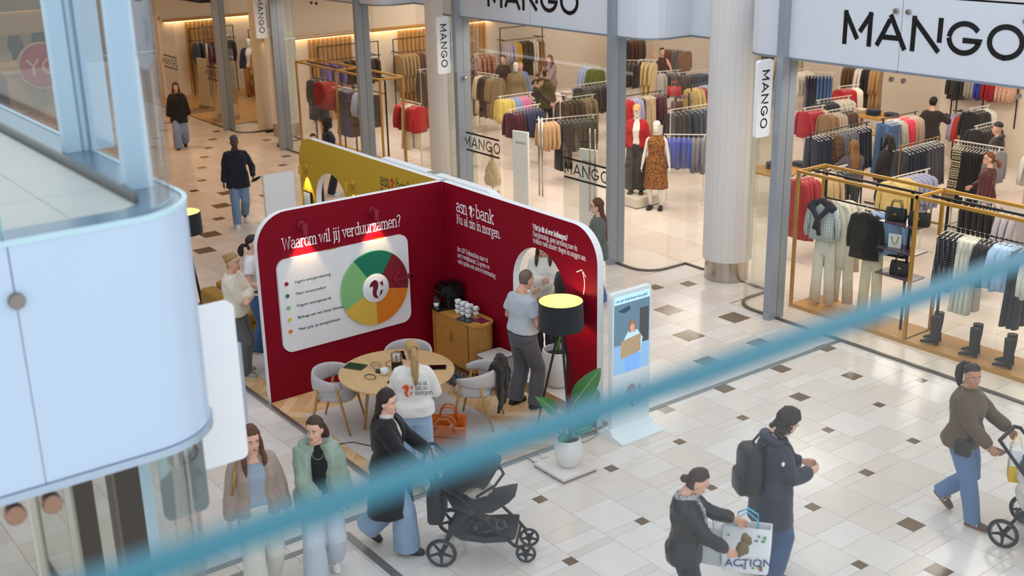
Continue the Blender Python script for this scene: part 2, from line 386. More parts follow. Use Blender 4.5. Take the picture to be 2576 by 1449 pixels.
def vis_area(t):
    cx, cy = (t[0]+t[1])/2, (t[2]+t[3])/2
    if -17.3 < cx < -9.63 and 5.66 < cy < 8.6: return 0
    if cy > 13.0: return 0
    p = project((cx, cy, 0))
    if not p or not (0 < p[0] < 2576 and 0 < p[1] < 1449): return 0
    if p[0] < 480 and 0 < p[1] < 1120: return 0
    return (t[1]-t[0])*(t[3]-t[2])/p[2]**2*(2.5 if t[4] else 1)
NICHES = ((-14.42, -10.99), (-22.69, -19.0), (-30.29, -26.96))
def in_niche(x): return any(a+0.77 < x < b-0.77 for a, b in NICHES)
_t2 = []
for t in tiles:
    c_ = (t[0]+t[1])/2
    nr = [(a+0.77, b-0.77) for a, b in NICHES if a+0.77 < c_ < b-0.77]
    if nr and t[3] > 13.0: t = (max(t[0], nr[0][0]), min(t[1], nr[0][1]), *t[2:])
    if t[2] >= 13.2:
        if nr: _t2.append((t[0], t[1], t[2], 13.88, t[4]))
    elif t[3] > 13.0 and not in_niche(c_): 
        if t[2] < 12.99: _t2.append((t[0], t[1], t[2], 12.995, t[4]))
    else: _t2.append(t)
tiles = _t2
tiles.sort(key=vis_area, reverse=True)
tcache = {}
rest = MB()
G_ = 0.002
for i, t in enumerate(tiles):
    w_, l_ = t[1]-t[0], t[3]-t[2]; mi = 4 if t[4] else rnd.randrange(4)
    if i < 299:
        key = (round(w_, 3), round(l_, 3), mi)
        if key not in tcache:
            me = MB().box(-w_/2+G_, w_/2-G_, -l_/2+G_, l_/2-G_, -0.012, 0).mesh('stone_tile'); me.materials.append((M_ST+[M_DK])[mi]); tcache[key] = me
        o = link('stone_tile', tcache[key], floor); o.location = ((t[0]+t[1])/2, (t[2]+t[3])/2, 0)
    else:
        rest.box(t[0]+G_, t[1]-G_, t[2]+G_, t[3]-G_, -0.012, 0, mi)
tag(rest.build('stone_tiles', M_ST+[M_DK], floor), kind='stuff')
# expansion joints let into the floor
M_ALU = mat('brushed_aluminium', '#A9A8A6', 0.35, 0.9, 'brushed')
M_STEEL = mat('stainless_steel', '#B9B2AA', 0.22, 1.0, 'brushed')
for a in ((-9.74, -9.66, 8.7, 13.0), (-9.74, -9.66, -1, 5.6), (-9.5, -9.42, -1, 4.85), (-9.5, -3, 4.84, 4.93)):
    tag(MB().box(a[0], a[1], a[2], a[3], -0.01, 0.004).build('trim_1', mat('floor_joint', '#8E8A86', 0.4, 0.6)), kind='structure')
# shop floor: large cream slabs, oak boards in the men's part
M_SF = [mat('shop_slab_%d' % i, c, 0.3, kind='stone', scale=2, amt=0.04) for i, c in enumerate(('#E8DAD0', '#E4D4C9', '#EBDFD7'))]
shopfloor = tag(MB().box(-31.0, -3, 13.0, 30, -0.06, -0.02).build('floor_shop', M_GROUT), kind='structure')
rest = MB(); sfm = [None]*3
n_ = 0
for iy in range(18):
    for ix in range(26):
        x0 = -30.9+ix*1.07+(0.53 if iy % 2 else 0); y0 = 13.0+iy*0.94; mi = rnd.randrange(3)
        if iy == 0 and any(a-1.1 < x0 < b for a, b in NICHES):
            for a, b in NICHES:
                if a-1.1 < x0 < b:
                    if x0 < a+0.77: rest.box(x0+0.003, min(a+0.77, x0+1.067), y0+0.003, y0+0.937, -0.012, 0, mi)
                    if x0+1.07 > b-0.77: rest.box(max(b-0.77, x0+0.003), x0+1.067, y0+0.003, y0+0.937, -0.012, 0, mi)
            continue
        if y0 < 17 and -24 < x0:
            if sfm[mi] is None:
                sfm[mi] = MB().box(0.003, 1.067, 0.003, 0.937, -0.012, 0).mesh('shop_tile'); sfm[mi].materials.append(M_SF[mi])
            o = link('shop_tile', sfm[mi], shopfloor); o.location = (x0, y0, 0)
        else: rest.box(x0+0.003, x0+1.067, y0+0.003, y0+0.937, -0.012, 0, mi)
tag(rest.build('shop_tiles', M_SF, shopfloor), kind='stuff')
M_OAKF = mat('oak_floor', '#C99A62', 0.35, kind='wood', scale=9, amt=0.2)
oakfloor = tag(MB().box(-48.6, -31.02, 13.0, 24, -0.05, -0.012).build('floor_oak', mat('dark_joint', '#6b5034', 0.8)), kind='structure')
om = MB().box(-1.0, 1.0, -0.098, 0.098, -0.012, 0).mesh('oak_board'); om.materials.append(M_OAKF)
rest = MB()
for iy in range(54):
    for ix in range(9):
        x = -47.5+ix*2.005+(iy*0.71) % 2.0; y = 13.15+iy*0.2
        xe = min(x+1, -31.03)
        if xe-x+1 < 0.1: continue
        if iy < 22 and x > -39 and xe == x+1:
            o = link('oak_board', om, oakfloor); o.location = (x, y, 0)
        else: rest.box(x-1, xe-0.002, y-0.098, y+0.098, -0.012, 0)
tag(rest.build('oak_boards', M_OAKF, oakfloor), kind='stuff')
# ---------------------------------------------------------------- shopfront
M_FIN = mat('fin_paint', '#9BA3AE', 0.35, 0.3)
M_GLASS = glass_mat('shop_glass', '#F9FBF9', refl=0.16)
M_FROST = mat('frosted_glass', '#D6DCE6', 0.3, kind='paint', scale=2, amt=0.02)
M_EDGE = mat('edge_strip', '#8C96A0', 0.4, 0.4)
M_LINE = mat('base_channel', '#6E6A64', 0.4, 0.7)
M_BLACK = mat('black_letter', '#0C0C0E', 0.3)
YF = 13.0
def niche(x0, x1):
    """plan path of a recessed bay between two fins, right to left (x0 > x1)"""
    r = 0.42
    R_ = [(x0, YF), (x0-0.35, YF)]+[(x0-0.35+(-r)*math.sin(math.radians(a)), YF+r-r*math.cos(math.radians(a))) for a in range(15, 91, 15)]+[(x0-0.77, YF+0.88), (x0-1.2, YF+0.88)]
    L_ = [(x1+1.2, YF+0.88), (x1+0.77, YF+0.88)]+[(x1+0.35+r*math.sin(math.radians(a)), YF+r-r*math.cos(math.radians(a))) for a in range(90, 14, -15)]+[(x1+0.35, YF), (x1, YF)]
    return R_, L_
FINS = [-10.93, -14.48, -18.95, -22.75, -26.9, -30.35]
for x, w_ in zip(FINS, ('second from the right', 'right of the shop doors', 'left of the shop doors', 'beside the wide display bay', 'left of the display bay', 'leftmost, by the men\'s entrance')):
    t = thing('facade_fin', 'tall grey metal fin of the shopfront, '+w_, 'fin', (x, YF, 0), group='shopfront fins')
    MB().box(-0.06, 0.06, -0.16, 0.0, 0, 5.2).build('outer_blade', M_FIN, t)
    MB().box(-0.06, 0.06, 0.006, 0.16, 0, 5.2).build('inner_blade', M_FIN, t)
    MB().box(-0.05, 0.05, 0.0, 0.006, 0, 5.2).build('gasket', M_LINE, t)
def pane(name, path, z0, z1, m, th=0.014, label=None, cat=None, parent=None):
    o = ribbon(path, th, z0, z1).build(name, m, parent, smooth=False); return o
ZF0, ZF1 = 3.88, 4.80
wi = [0]
def glazing(path, joints=True, front=True):
    wi[0] += 1
    W = tag(bpy.data.objects.new('window_%d' % wi[0], None), kind='structure'); COL.objects.link(W)
    pane('pane', path, 0.02, ZF0, M_GLASS, parent=W)
    ribbon(path, 0.05, 0.0, 0.03).build('base_channel', M_LINE, W)
    pane('fascia_panel', [(p[0], p[1]-0.03) for p in path], ZF0, ZF1, M_FROST, 0.03, parent=W)
    ribbon([(p[0], p[1]-0.03) for p in path], 0.05, ZF0-0.03, ZF0).build('edge_strip', M_EDGE, W)
    return W
def clamp(parent, x, y, z, r=0.035):
    M = Matrix.Translation((x, y, z)) @ Matrix.Rotation(math.pi/2, 4, 'X')
    return MB().lathe([(r, 0), (r, 0.03), (r*0.9, 0.036)], 14, M=M).build('clamp', M_STEEL, parent, smooth=True, auto=40)
# bay A (right): three panes with a seam every 1.4 m
for i, (a, b) in enumerate(((-10.87, -9.1), (-9.09, -7.35), (-7.34, -5.6), (-5.59, -3.0))):
    W = glazing([(a, YF), (b, YF)])
    if i: 
        for s in (-.09, .09): clamp(W, a+s, YF-0.05, 4.62); clamp(W, a+s, YF-0.02, ZF0-0.12)
for x0, x1 in ((-10.99, -14.42), (-19.0, -22.69), (-26.96, -30.29)):
    R_, L_ = niche(x0, x1)
    for P_ in (R_, L_): glazing(P_)
    # white round column standing in the niche
    cx_ = (x0+x1)/2; 
    tc_ = thing('round_column', 'white round column in the shopfront niche, '+{-10.99: 'right of the shop entrance', -19.0: 'behind the red stand wall', -26.96: 'far left by the oak floor'}[x0], 'column', (cx_-0.02, YF+0.9, 0), group='round shopfront columns')
    MB().lathe([(0.36, 0), (0.36, 0.35)], 40).build('steel_base', M_STEEL, tc_, smooth=True, auto=40)
    cl = MB()
    MB().lathe([(0.40, 0.352), (0.40, 5.2)], 48).build('shaft', mat('column_white', '#DEDBDA', 0.5, kind='paint', scale=4, amt=0.02), tc_, smooth=True, auto=40)
    for k in range(24):
        a = k*math.pi/12; cl.box(0.3985, 0.4012, -0.002, 0.002, 0.36, 5.2, M=Matrix.Rotation(a, 4, 'Z'))
    cl.build('seam', mat('column_seam', '#D2CDC8', 0.6), tc_)
# bay C
for a, b in ((-22.81, -24.8), (-24.81, -26.84)): 
    W = glazing([(a, YF), (b, YF)])
    for s in (-.12, .12): clamp(W, -24.8+s*(-1 if a > -24.5 else 1), YF-0.02, 3.75)
# entrance B and D: side lights, glass doors with bar handles, fascia over
def entrance(x0, x1, tagw, doors):
    wi[0] += 1
    W = tag(bpy.data.objects.new('window_%d' % wi[0], None), kind='structure'); COL.objects.link(W)
    ribbon([(x0, YF-0.03), ((x0+x1)/2+0.008, YF-0.03)], 0.03, ZF0, ZF1).build('fascia_panel', M_FROST, W)
    ribbon([((x0+x1)/2-0.008, YF-0.03), (x1, YF-0.03)], 0.03, ZF0, ZF1).build('fascia_panel', M_FROST, W)
    ribbon([(x0, YF-0.03), (x1, YF-0.03)], 0.05, ZF0-0.03, ZF0).build('edge_strip', M_EDGE, W)
    ribbon([(x0, YF), (x1, YF)], 0.014, 2.75, ZF0-0.03).build('over_panel', M_GLASS, W)
    for a, b in doors['fixed']:
        ribbon([(a, YF), (b, YF)], 0.014, 0.02, 2.74).build('pane', M_GLASS, W)
        ribbon([(a, YF), (b, YF)], 0.05, 0, 0.03).build('base_channel', M_LINE, W)
        for zz in (1.28, 1.62): MB().box(min(a, b)+.02, max(a, b)-.02, YF-0.012, YF-0.008, zz, zz+0.035).build('black_band', M_BLACK, W)
        mb = MB(); width = max(a, b)-min(a, b); s_ = 0.2
        tw = text_width('MANGO', s_, 1, MG, 0.1)
        text_mesh(mb, 'MANGO', (min(a, b)+(width-tw)/2, YF-0.012, 1.37), (1, 0, 0), (0, 0, 1), s_, 0.135, gl=MG, gap=0.1)
        mb.build('door_lettering', M_BLACK, W)
        clamp(W, min(a, b)+.05, YF-0.01, 2.7, 0.05)
    for k, (hx, hy, ang, wid) in enumerate(doors['leaf']):
        D = tag(bpy.data.objects.new('door_%d' % (wi[0]*10+k), None), kind='structure'); COL.objects.link(D); D.location = (hx, hy, 0); D.rotation_euler = (0, 0, math.radians(ang))
        MB().box(0, wid, -0.006, 0.006, 0.03, 2.70).build('leaf', M_GLASS, D)
        for s in (-0.06, 0.06):
            MB().tube([(wid-0.12, s, 0.45), (wid-0.12, s, 2.0)], 0.017, 10).build('bar_handle', M_STEEL, D, smooth=True)
        MB().box(0.02, wid-0.02, -0.02, 0.02, 0.02, 0.10).build('kick_rail', M_STEEL, D)
entrance(-14.54, -18.89, 'b', dict(fixed=((-14.56, -15.85), (-17.75, -18.88)), leaf=((-15.9, 13.02, 100, 0.95), (-17.7, 13.02, 82, 0.95))))
entrance(-30.41, -36.5, 'd', dict(fixed=((-30.42, -31.5), (-33.6, -34.7)), leaf=((-31.55, 13.02, 100, 0.95), (-33.55, 13.02, 80, 0.95))))
# big fascia lettering: right bay and entrance
def lettering(name, x, z, size, label, sx=1.17):
    t = thing(name, label, 'sign', (x, YF-0.05, z))
    xx = 0.0
    for ch in 'MANGO':
        mb = MB(); text_mesh(mb, ch, (xx, 0, 0), (1, 0, 0), (0, 0, 1), size, 0.165, sx, gl=MG)
        b2 = MB()
        o = mb.build('letter', M_BLACK, t)
        m_ = o.modifiers.new('s', 'SOLIDIFY'); m_.thickness = 0.02; m_.offset = -1
        xx += MG[ch][0]*sx*size+0.05*size
    return t
lettering('shop_sign', -9.98, 4.17, 0.385, 'large black capital lettering on the pale fascia over the right display window')
lettering('shop_sign', -17.98, 4.14, 0.39, 'black capital lettering on the fascia over the shop doors, cut by the frame top')
M_SIGNW = mat('sign_white', '#EDEFF2', 0.35)
def blade(x, y0, z0, lab, letters=True, h=1.08, w_=0.30, sx=1, flip=False):
    t = thing('blade_sign', lab, 'sign', (x, y0, z0), group='projecting blade signs')
    MB().prism(rrect(0, w_, 0, h, 0.045), -0.03, 0.03, 'yz').build('plate', M_SIGNW, t)
    MB().box(-0.015, 0.015, w_, w_+0.03, 0.24, h-0.3).build('bracket', M_FIN, t)
    if letters:
        mb = MB()
        # letters run top to bottom, read with the head tilted right
        text_mesh(mb, 'MANGO', (0.031, 0.085, h-0.14), (0, 0, -1), (0, 1, 0), 0.135, 0.15, gl=MG, gap=0.13)
        mb.build('lettering', M_BLACK, t)
    return t
blade(-11.03, 12.5, 2.78, 'white blade sign with black vertical lettering beside the right display window')
blade(-19.06, 12.5, 2.80, 'white blade sign with black vertical lettering left of the shop doors')
blade(-27.02, 12.5, 2.80, 'white blade sign at the top left, cut by the frame edge')
# upper storey over the shop, shop ceiling and walls
for a_, b_ in ((-10.99, -2), (-19.0, -14.42), (-26.96, -22.69), (-46, -30.29)):
    tag(MB().box(a_, b_, 13.0, 13.92, 4.82, 5.1).build('ceiling_slab', mat('slab_white', '#D8D8D8', 0.7)), kind='structure')
    tag(MB().box(a_, b_, 13.06, 13.92, 3.95, 4.0).build('ceiling', mat('shop_ceiling', '#EFE6DA', 0.8)), kind='structure')
tag(MB().box(-46, -2, 13.92, 30, 4.82, 5.1).build('ceiling_slab', mat('slab_white', '#D8D8D8', 0.7)), kind='structure')
tag(MB().box(-46, -2, 13.92, 30, 3.95, 4.0).build('ceiling', mat('shop_ceiling', '#EFE6DA', 0.8)), kind='structure')
M_CREAM = mat('shop_wall', '#EADCCB', 0.8, kind='paint', scale=2, amt=0.03)
tag(MB().box(-36, -2.6, 28.2, 28.4, 0, 3.95).build('wall_back', M_CREAM), kind='structure')
tag(MB().box(-3.2, -3.0, 13.1, 28.2, 0, 3.95).build('wall_right', M_CREAM), kind='structure')
tag(MB().box(-15.9, -9.0, 24.4, 24.6, 0, 3.95).build('wall_inner', M_CREAM), kind='structure')
tag(MB().box(-30.0, -29.6, 13.7, 28.2, 0, 3.95).build('wall_side', M_CREAM), kind='structure')
tag(MB().box(-37.2, -36.8, 13.7, 24, 0, 3.95).build('wall_left', M_CREAM), kind='structure')
M_LED = mat('led_strip', '#FFD9A0', 0.5, emit=9.0)
M_SLAT = mat('oak_slat', '#C48E3F', 0.5, kind='wood', scale=12)
def ledwall(x, y0, y1, slats, z=2.34):
    MBt = thing('wall_lighting', 'glowing strip light recess above the '+('coat racks' if x > -31 else 'suit racks'), 'light', (x, y0, z))
    MB().box(0, 0.22, 0, y1-y0, 0.02, 0.10).build('pelmet', M_SLAT, MBt)
    MB().box(0.06, 0.12, 0.02, y1-y0-0.02, 0.0, 0.018).build('strip', M_LED, MBt)
    for a, b in slats:
        t = thing('slatted_cladding', {15.2: 'oak slat panel behind the wide display bay, nearest the blade sign', 18.1: 'oak slat panel behind the camel coats', 20.4: 'oak slat panel behind the leopard print dresses', 14.6: 'oak slat panel behind the blue suits', 17.5: 'oak slat panel behind the two male mannequins'}[a], 'panel', (x, a, 0), group='oak slat panels')
        n = int((b-a)/0.14)
        for i in range(n): MB().box(0.01, 0.07, i*0.14, i*0.14+0.07, 0.05, z-0.02).build('slat', M_SLAT, t)
ledwall(-29.6, 13.9, 21.5, ((15.2, 16.6), (18.1, 19.4), (20.4, 21.3)))
ledwall(-36.8, 13.9, 22, ((14.6, 15.9), (17.5, 18.2)))
# unseen bridge slab over the far corridor, added to shade its floor
tag(MB().box(-50, -17.2, 2.2, 12.8, 5.05, 5.45).build('ceiling_shade_bridge', mat('bridge_soffit', '#CFCBC4', 0.8)), kind='structure')
tag(MB().box(-49, -48.6, -2, 24, 0, 5.4).build('wall_far', mat('far_wall', '#B59A78', 0.7)), kind='structure')
tag(MB().box(-48.6, -15, -2.2, -2.0, 0, 4.2).build('wall_sky_block', mat('far_wall', '#B59A78', 0.7)), kind='structure')  # unseen wall, added to block low sky light from the corridor
MB().box(-38, -30.5, 12.6, 12.95, 3.42, 3.75).build('entrance_canopy', mat('canopy_black', '#141416', 0.5))
tag(bpy.data.objects['entrance_canopy'], 'black canopy edge over the far entrance at the frame top', 'canopy')
# ---------------------------------------------------------------- bank stand: platform, walls
M_WHITE = mat('white_lacquer', '#E9EBEE', 0.4)
M_RED = mat('red_print', '#84051F', 0.6, kind='paint', scale=3, amt=0.03, spec=0.15)
M_YEL = mat('yellow_print', '#C6A02A', 0.55, kind='paint', scale=3, amt=0.03)
M_TXT = mat('white_print', '#F0EEF2', 0.5)
M_DGREEN = mat('dark_green_print', '#1F4C46', 0.5)
WX, WY, WH = -12.87, 8.44, 2.48       # inner corner of the red walls
platform = tag(MB().box(-17.2, -9.66, 5.7, 8.66, 0.0, 0.012).build('floor_platform', mat('plank_joint', '#8a6238', 0.8)), kind='structure')
for a in ((-17.2, -9.62, 5.645, 5.70), (-9.66, -9.62, 5.70, 8.66)):
    tag(MB().box(a[0], a[1], a[2], a[3], 0, 0.035).build('trim_2', M_ALU), kind='structure')
M_PL = [mat('oak_plank_%d' % i, c, 0.42, kind='wood', scale=14, amt=0.14) for i, c in enumerate(('#D9B78C', '#D2AC7E', '#DFC098', '#CDA676'))]
def clip_rect(poly, x0, x1, y0, y1):
    for ax, lim, sg in ((0, x0, 1), (0, x1, -1), (1, y0, 1), (1, y1, -1)):
        out = []
        for i in range(len(poly)):
            a, b = poly[i-1], poly[i]; ia, ib = (a[ax]-lim)*sg >= 0, (b[ax]-lim)*sg >= 0
            if ia != ib:
                t = (lim-a[ax])/(b[ax]-a[ax]); out.append((a[0]+(b[0]-a[0])*t, a[1]+(b[1]-a[1])*t))
            if ib: out.append(b)
        poly = out
        if not poly: return []
    return poly
PW, PLN = 0.145, 0.58
pc = 0; prest = MB(); pm = {}
c45 = math.sqrt(0.5)
for i in range(-60, 60):
    for j in range(-14, 14):
        # herringbone lattice in its own frame
        for kind_ in (0, 1):
            ox, oy = i*PW+j*2*PLN, i*PW
            # kind 0 lies along u, kind 1 along v
            u0, v0 = (ox, oy) if kind_ == 0 else (ox+PLN-0.0, oy-PLN+PW)
            a, b = (PLN, PW) if kind_ == 0 else (PW, PLN)
            g = 0.0016
            q = [(u0+g, v0+g), (u0+a-g, v0+g), (u0+a-g, v0+b-g), (u0+g, v0+b-g)]
            q = [(-13.2+(p[0]-p[1])*c45, 7.1+(p[0]+p[1])*c45) for p in q]
            if max(p[0] for p in q) < -16.9 or min(p[0] for p in q) > -9.6 or max(p[1] for p in q) < 5.6 or min(p[1] for p in q) > 8.7: continue
            q = clip_rect(q, -16.9, -9.665, 5.705, 8.43)
            if len(q) < 3: continue
            near = min(p[0] for p in q) > -14.2 and pc < 296
            mi = (i*7+j*3+kind_*2) % 4
            if near:
                MB().prism(q, 0.012, 0.024).build('plank', M_PL[mi], platform); pc += 1
            else: prest.prism(q, 0.012, 0.024, mi=mi)
tag(prest.build('planks', M_PL, platform), kind='stuff')
M_RUG = mat('grey_rug', '#C9C2BE', 0.95, kind='fabric', scale=6, amt=0.06)
tag(MB().prism(rrect(-12.25, -9.95, 5.86, 7.6, 0.01), 0.025, 0.034).build('rug', M_RUG), 'pale grey flat rug under the round table', 'rug')
tag(MB().prism(rrect(-16.6, -13.35, 5.98, 7.9, 0.01), 0.025, 0.034).build('rug', M_RUG), 'pale grey rug under the mustard sofa', 'rug')
def wall_slab(name, poly, a, b, plane, face_mat, face_sign, label, mback=None):
    """slab with white edge; the printed skin is a thin sheet proud of the face"""
    t = thing(name, label, 'wall')
    MB().prism(poly, a, b, plane).build('core', M_WHITE, t)
    c = 0.003; p0 = a if face_sign < 0 else b
    MB().prism(poly, p0, p0+c*face_sign, plane).build('printed_skin', face_mat, t)
    return t
R = 0.42
# left red wall, in the plane x = WX, rounded at its near top corner
polyL = [(5.72, 0.02), (WY, 0.02), (WY, WH)]+arc(5.72+R, WH-R, R, 90, 180, 10)
wl = wall_slab('stand_wall', polyL, WX-0.10, WX-0.004, 'yz', M_RED, 1, 'dark red stand wall carrying the white board with the colour wheel')
# long wall in the plane y = WY: yellow part (left) and red part (right), each with an arch
def arch(x0, x1, ztop):
    r = (x1-x0)/2; return [(x1, 0.02)]+[(x0+r+r*math.cos(math.radians(a)), ztop-r*1.0+r*math.sin(math.radians(a))) for a in range(0, 181, 10)]+[(x0, 0.02)]
polyR = [(WX, 0.02)]+arch(-11.32, -10.27, 2.02)[::-1]+[(-9.70, 0.02)]+arc(-9.70-R, WH-R, R, 0, 90, 10)+[(WX, WH)]
wr = wall_slab('stand_wall', polyR, WY+0.004, WY+0.10, 'xz', M_RED, -1, 'dark red stand wall with the arched doorway and bank lettering')
polyY = [(-17.05, 0.02)]+arch(-16.55, -15.5, 2.02)[::-1]+[(WX-0.1, 0.02), (WX-0.1, WH)]+arc(-17.05+R, WH-R, R, 90, 180, 10)
wy = wall_slab('stand_wall', polyY, WY+0.004, WY+0.10, 'xz', M_YEL, -1, 'mustard yellow stand wall with an arched opening')
polyB = [(-14.6, 0.02), (-11.62, 0.02)]+arc(-11.62-R, WH+0.02-R, R, 0, 90, 10)+arc(-14.6+R, WH+0.02-R, R, 90, 180, 10)
tb = thing('stand_wall', 'white rounded back panel standing behind the red and yellow walls', 'wall')
MB().prism([(-14.6, 0.02), (-11.62, 0.02)]+arc(-11.62-R, WH+0.02-R, R, 0, 90, 10)+[(-14.6, WH+0.02)], WY+0.105, WY+0.225, 'xz').build('core', M_WHITE, tb)
MB().box(-13.4, -13.2, WY+0.11, WY+0.22, WH+0.02, WH+0.024).build('joint_plate', M_ALU, tb)
# lettering
mb = MB()
UX, UY, UZ = (1, 0, 0), (0, 1, 0), (0, 0, 1)
yv = WY-0.0
def wtext(mb, t, x, z, s, wgt, fit=None):
    sx = 1.0
    if fit: sx = fit/text_width(t, s)
    text_mesh(mb, t, (x, WY-0.0, z), UX, UZ, s, wgt, sx)
wtext(mb, 'asn', -12.54, 2.135, 0.235, 0.07, 0.25)
wtext(mb, 'bank', -12.095, 2.135, 0.235, 0.07, 0.40)
squirrel(mb, (-12.195, WY, 2.21), UX, UZ, 0.09)
wtext(mb, 'Nu al zin in morgen.', -12.54, 1.975, 0.17, 0.07, 0.98)
mb.build('logo_lettering', M_TXT, wr)
mb = MB()
for i, (t, fit) in enumerate((('Het ASN Toekomsthuis staat vol', .70), ('met tweedekansjes. Zo geven we', .73), ('oude spullen een nieuwe bestemming', .86))):
    wtext(mb, t, -12.55, 1.585-i*0.085, 0.088, 0.062, fit)
wtext(mb, 'Wist je dit al over ledlampen?', -10.89, 2.25, 0.088, 0.12, .66)
for i, (t, fit) in enumerate((('Energiezuinig, gaan jarenlang mee én', .84), ('trekken vaak minder vliegen en muggen aan.', 1.0))):
    wtext(mb, t, -10.89, 2.165-i*0.085, 0.088, 0.062, fit)
mb.build('small_lettering', M_TXT, wr)
mb = MB()
vs_, fs_ = ribbon2([[(-9.94+0.035*math.sin(i/8*math.pi*0.75)-0.05*(i/8)**2, 1.66+0.29*i/8) for i in range(9)], [(-10.06, 1.905), (-9.968, 1.955), (-9.90, 1.885)]], 0.014)
mb.add([(p.x, WY-0.003, p.y) for p in vs_], [f if True else f for f in fs_]); mb.build('arrow_drawing', M_TXT, wr)
mb = MB()
wtext(mb, 'asn', -14.49, 2.135, 0.235, 0.07, 0.265); wtext(mb, 'bank', -14.045, 2.135, 0.235, 0.07, 0.40); wtext(mb, 'Nu al zin in morgen.', -14.49, 1.975, 0.17, 0.07, 0.98)
mb.build('logo_lettering', mat('grey_print', '#4B4A38', 0.5), wy)
mb = MB(); squirrel(mb, (-14.15, WY, 2.215), UX, UZ, 0.098); mb.build('squirrel_emblem', mat('orange_print', '#C8401F', 0.5), wy)
mb = MB(); s_ = 0.215; tt = 'Waarom wil jij verduurzamen?'
text_mesh(mb, tt, (WX+0.0, 6.05, 1.99), UY, UZ, s_, 0.06, 1.72/text_width(tt, s_)); mb.build('headline_lettering', M_TXT, wl)
# board with wheel
bd = thing('wheel_board', 'white rounded board with a five-colour wheel and a legend on the red wall', 'board', (WX, 0, 0))
MB().prism(rrect(5.94, 7.84, 0.65, 1.88, 0.13, 8), 0.0, 0.04, 'yz').build('board', M_WHITE, bd, auto=30)
wc = (7.29, 1.245); cols = [('#7B1526', -12, 56), ('#0E7A5C', 56, 125), ('#83BE7D', 125, 205), ('#D9B54A', 205, 270), ('#D97A22', 270, 348)]
for i, (c, a0, a1) in enumerate(cols):
    p = [(wc[0], wc[1])]+arc(wc[0], wc[1], 0.505, a0, a1, 12)
    tag(MB().prism(p, 0.05, 0.075, 'yz').build('wheel_segment', mat('wheel_%d' % i, c, 0.35), bd), ('dark red', 'green', 'light green', 'yellow', 'orange')[i]+' wheel segment')
MB().lathe([(0.03, 0), (0.03, 0.02)], 12, M=Matrix.Translation((0.035, wc[0], wc[1])) @ Matrix.Rotation(math.pi/2, 4, 'Y')).build('axle', M_STEEL, bd)
hub = MB().lathe([(0.195, 0), (0.195, 0.03), (0.19, 0.034)], 32, M=Matrix.Translation((0.06, wc[0], wc[1])) @ Matrix.Rotation(math.pi/2, 4, 'Y')).build('wheel_hub', M_WHITE, bd, smooth=True, auto=40)
mb = MB(); squirrel(mb, (0.095, wc[0]-0.01, wc[1]+0.01), UY, UZ, 0.145); mb.build('squirrel_emblem', mat('wine_print', '#6E1026', 0.5), hub)
MB().prism([(7.55, 1.30), (7.64, 1.42), (7.67, 1.40), (7.61, 1.325), (7.85, 1.325), (7.85, 1.275), (7.61, 1.275), (7.67, 1.20), (7.64, 1.18)], 0.085, 0.1, 'yz').build('pointer_arrow', mat('arrow_red', '#8A1730', 0.4), bd)
MB().box(0.04, 0.1, 7.82, 7.85, 1.27, 1.33).build('arrow_bracket', mat('arrow_red', '#8A1730', 0.4), bd)
for i, (c, t) in enumerate((('#9B1140', 'Lagere energierekening'), ('#0E7A5C', 'Meer wooncomfort'), ('#83BE7D', 'Hogere woningwaarde'), ('#D9C04A', 'Bijdrage aan een beter klimaat'), ('#E07A2A', 'Meer grip op energiekosten'))):
    z = 1.565-i*0.158
    MB().lathe([(0.026, 0), (0.026, 0.012)], 18, M=Matrix.Translation((0.04, 6.045, z)) @ Matrix.Rotation(math.pi/2, 4, 'Y')).build('legend_dot', mat('dot_%d' % i, c, 0.4), bd)
    font_text(t, (0.042, 6.16, z-0.018), UY, UZ, 0.0535, M_DGREEN, 'legend_text', bd)['kind'] = 'stuff'
for y_ in (6.66, 7.36): MB().box(0.0, 0.03, y_, y_+0.13, 1.878, 1.89).build('mount_clip', mat('clip_brass', '#A9761A', 0.4, 0.5), bd)
# wall spotlights
def wall_spot(x, y, z, nrm, m, label):
    t = thing('wall_spotlight', label, 'lamp', (x, y, z), math.atan2(nrm[1], nrm[0]), 'wall spotlights')
    MB().lathe([(0.055, 0), (0.055, 0.02), (0.05, 0.026)], 20, M=Matrix.Rotation(math.pi/2, 4, 'Y')).build('rose', m, t, smooth=True, auto=40)
    MB().tube([(0.02, 0, 0), (0.10, 0, 0.0)], 0.012, 8).build('arm', m, t)
    MB().lathe([(0.035, 0.03), (0.035, -0.10), (0.030, -0.10), (0.030, 0.02)], 16, c=(0.11, 0, 0)).build('shade', m, t, smooth=True, auto=40)
    MB().lathe([(0.0, -0.06), (0.024, -0.06), (0.024, -0.04), (0, -0.04)], 12, c=(0.11, 0, 0), cap=False).build('bulb', mat('warm_bulb', '#FFC27A', 0.5, emit=12), t)
    l = bpy.data.lights.new('spot', 'SPOT'); l.energy = 30; l.color = (1, 0.66, 0.34); l.spot_size = math.radians(70); l.spot_blend = 0.5; l.shadow_soft_size = 0.02
    o = bpy.data.objects.new('spot', l); COL.objects.link(o); o.parent = t; o.location = (0.085, 0, -0.105); o.rotation_euler = (0, math.radians(14), 0)
M_REDL = mat('lamp_red', '#8C1632', 0.45); M_YELL = mat('lamp_yellow', '#C9A636', 0.45)
wall_spot(WX, 6.33, 2.27, (1, 0), M_REDL, 'small red wall spotlight above the word Waarom')
wall_spot(WX, 7.35, 2.27, (1, 0), M_REDL, 'small red wall spotlight nearer the wall corner')
wall_spot(-16.8, WY, 2.0, (0, -1), M_YELL, 'small yellow wall spotlight above the framed picture')
wall_spot(-15.3, WY, 2.0, (0, -1), M_YELL, 'small yellow wall spotlight right of the yellow arch')
t = thing('framed_picture', 'small black-framed picture on the yellow wall', 'picture', (-16.8, WY, 1.42))
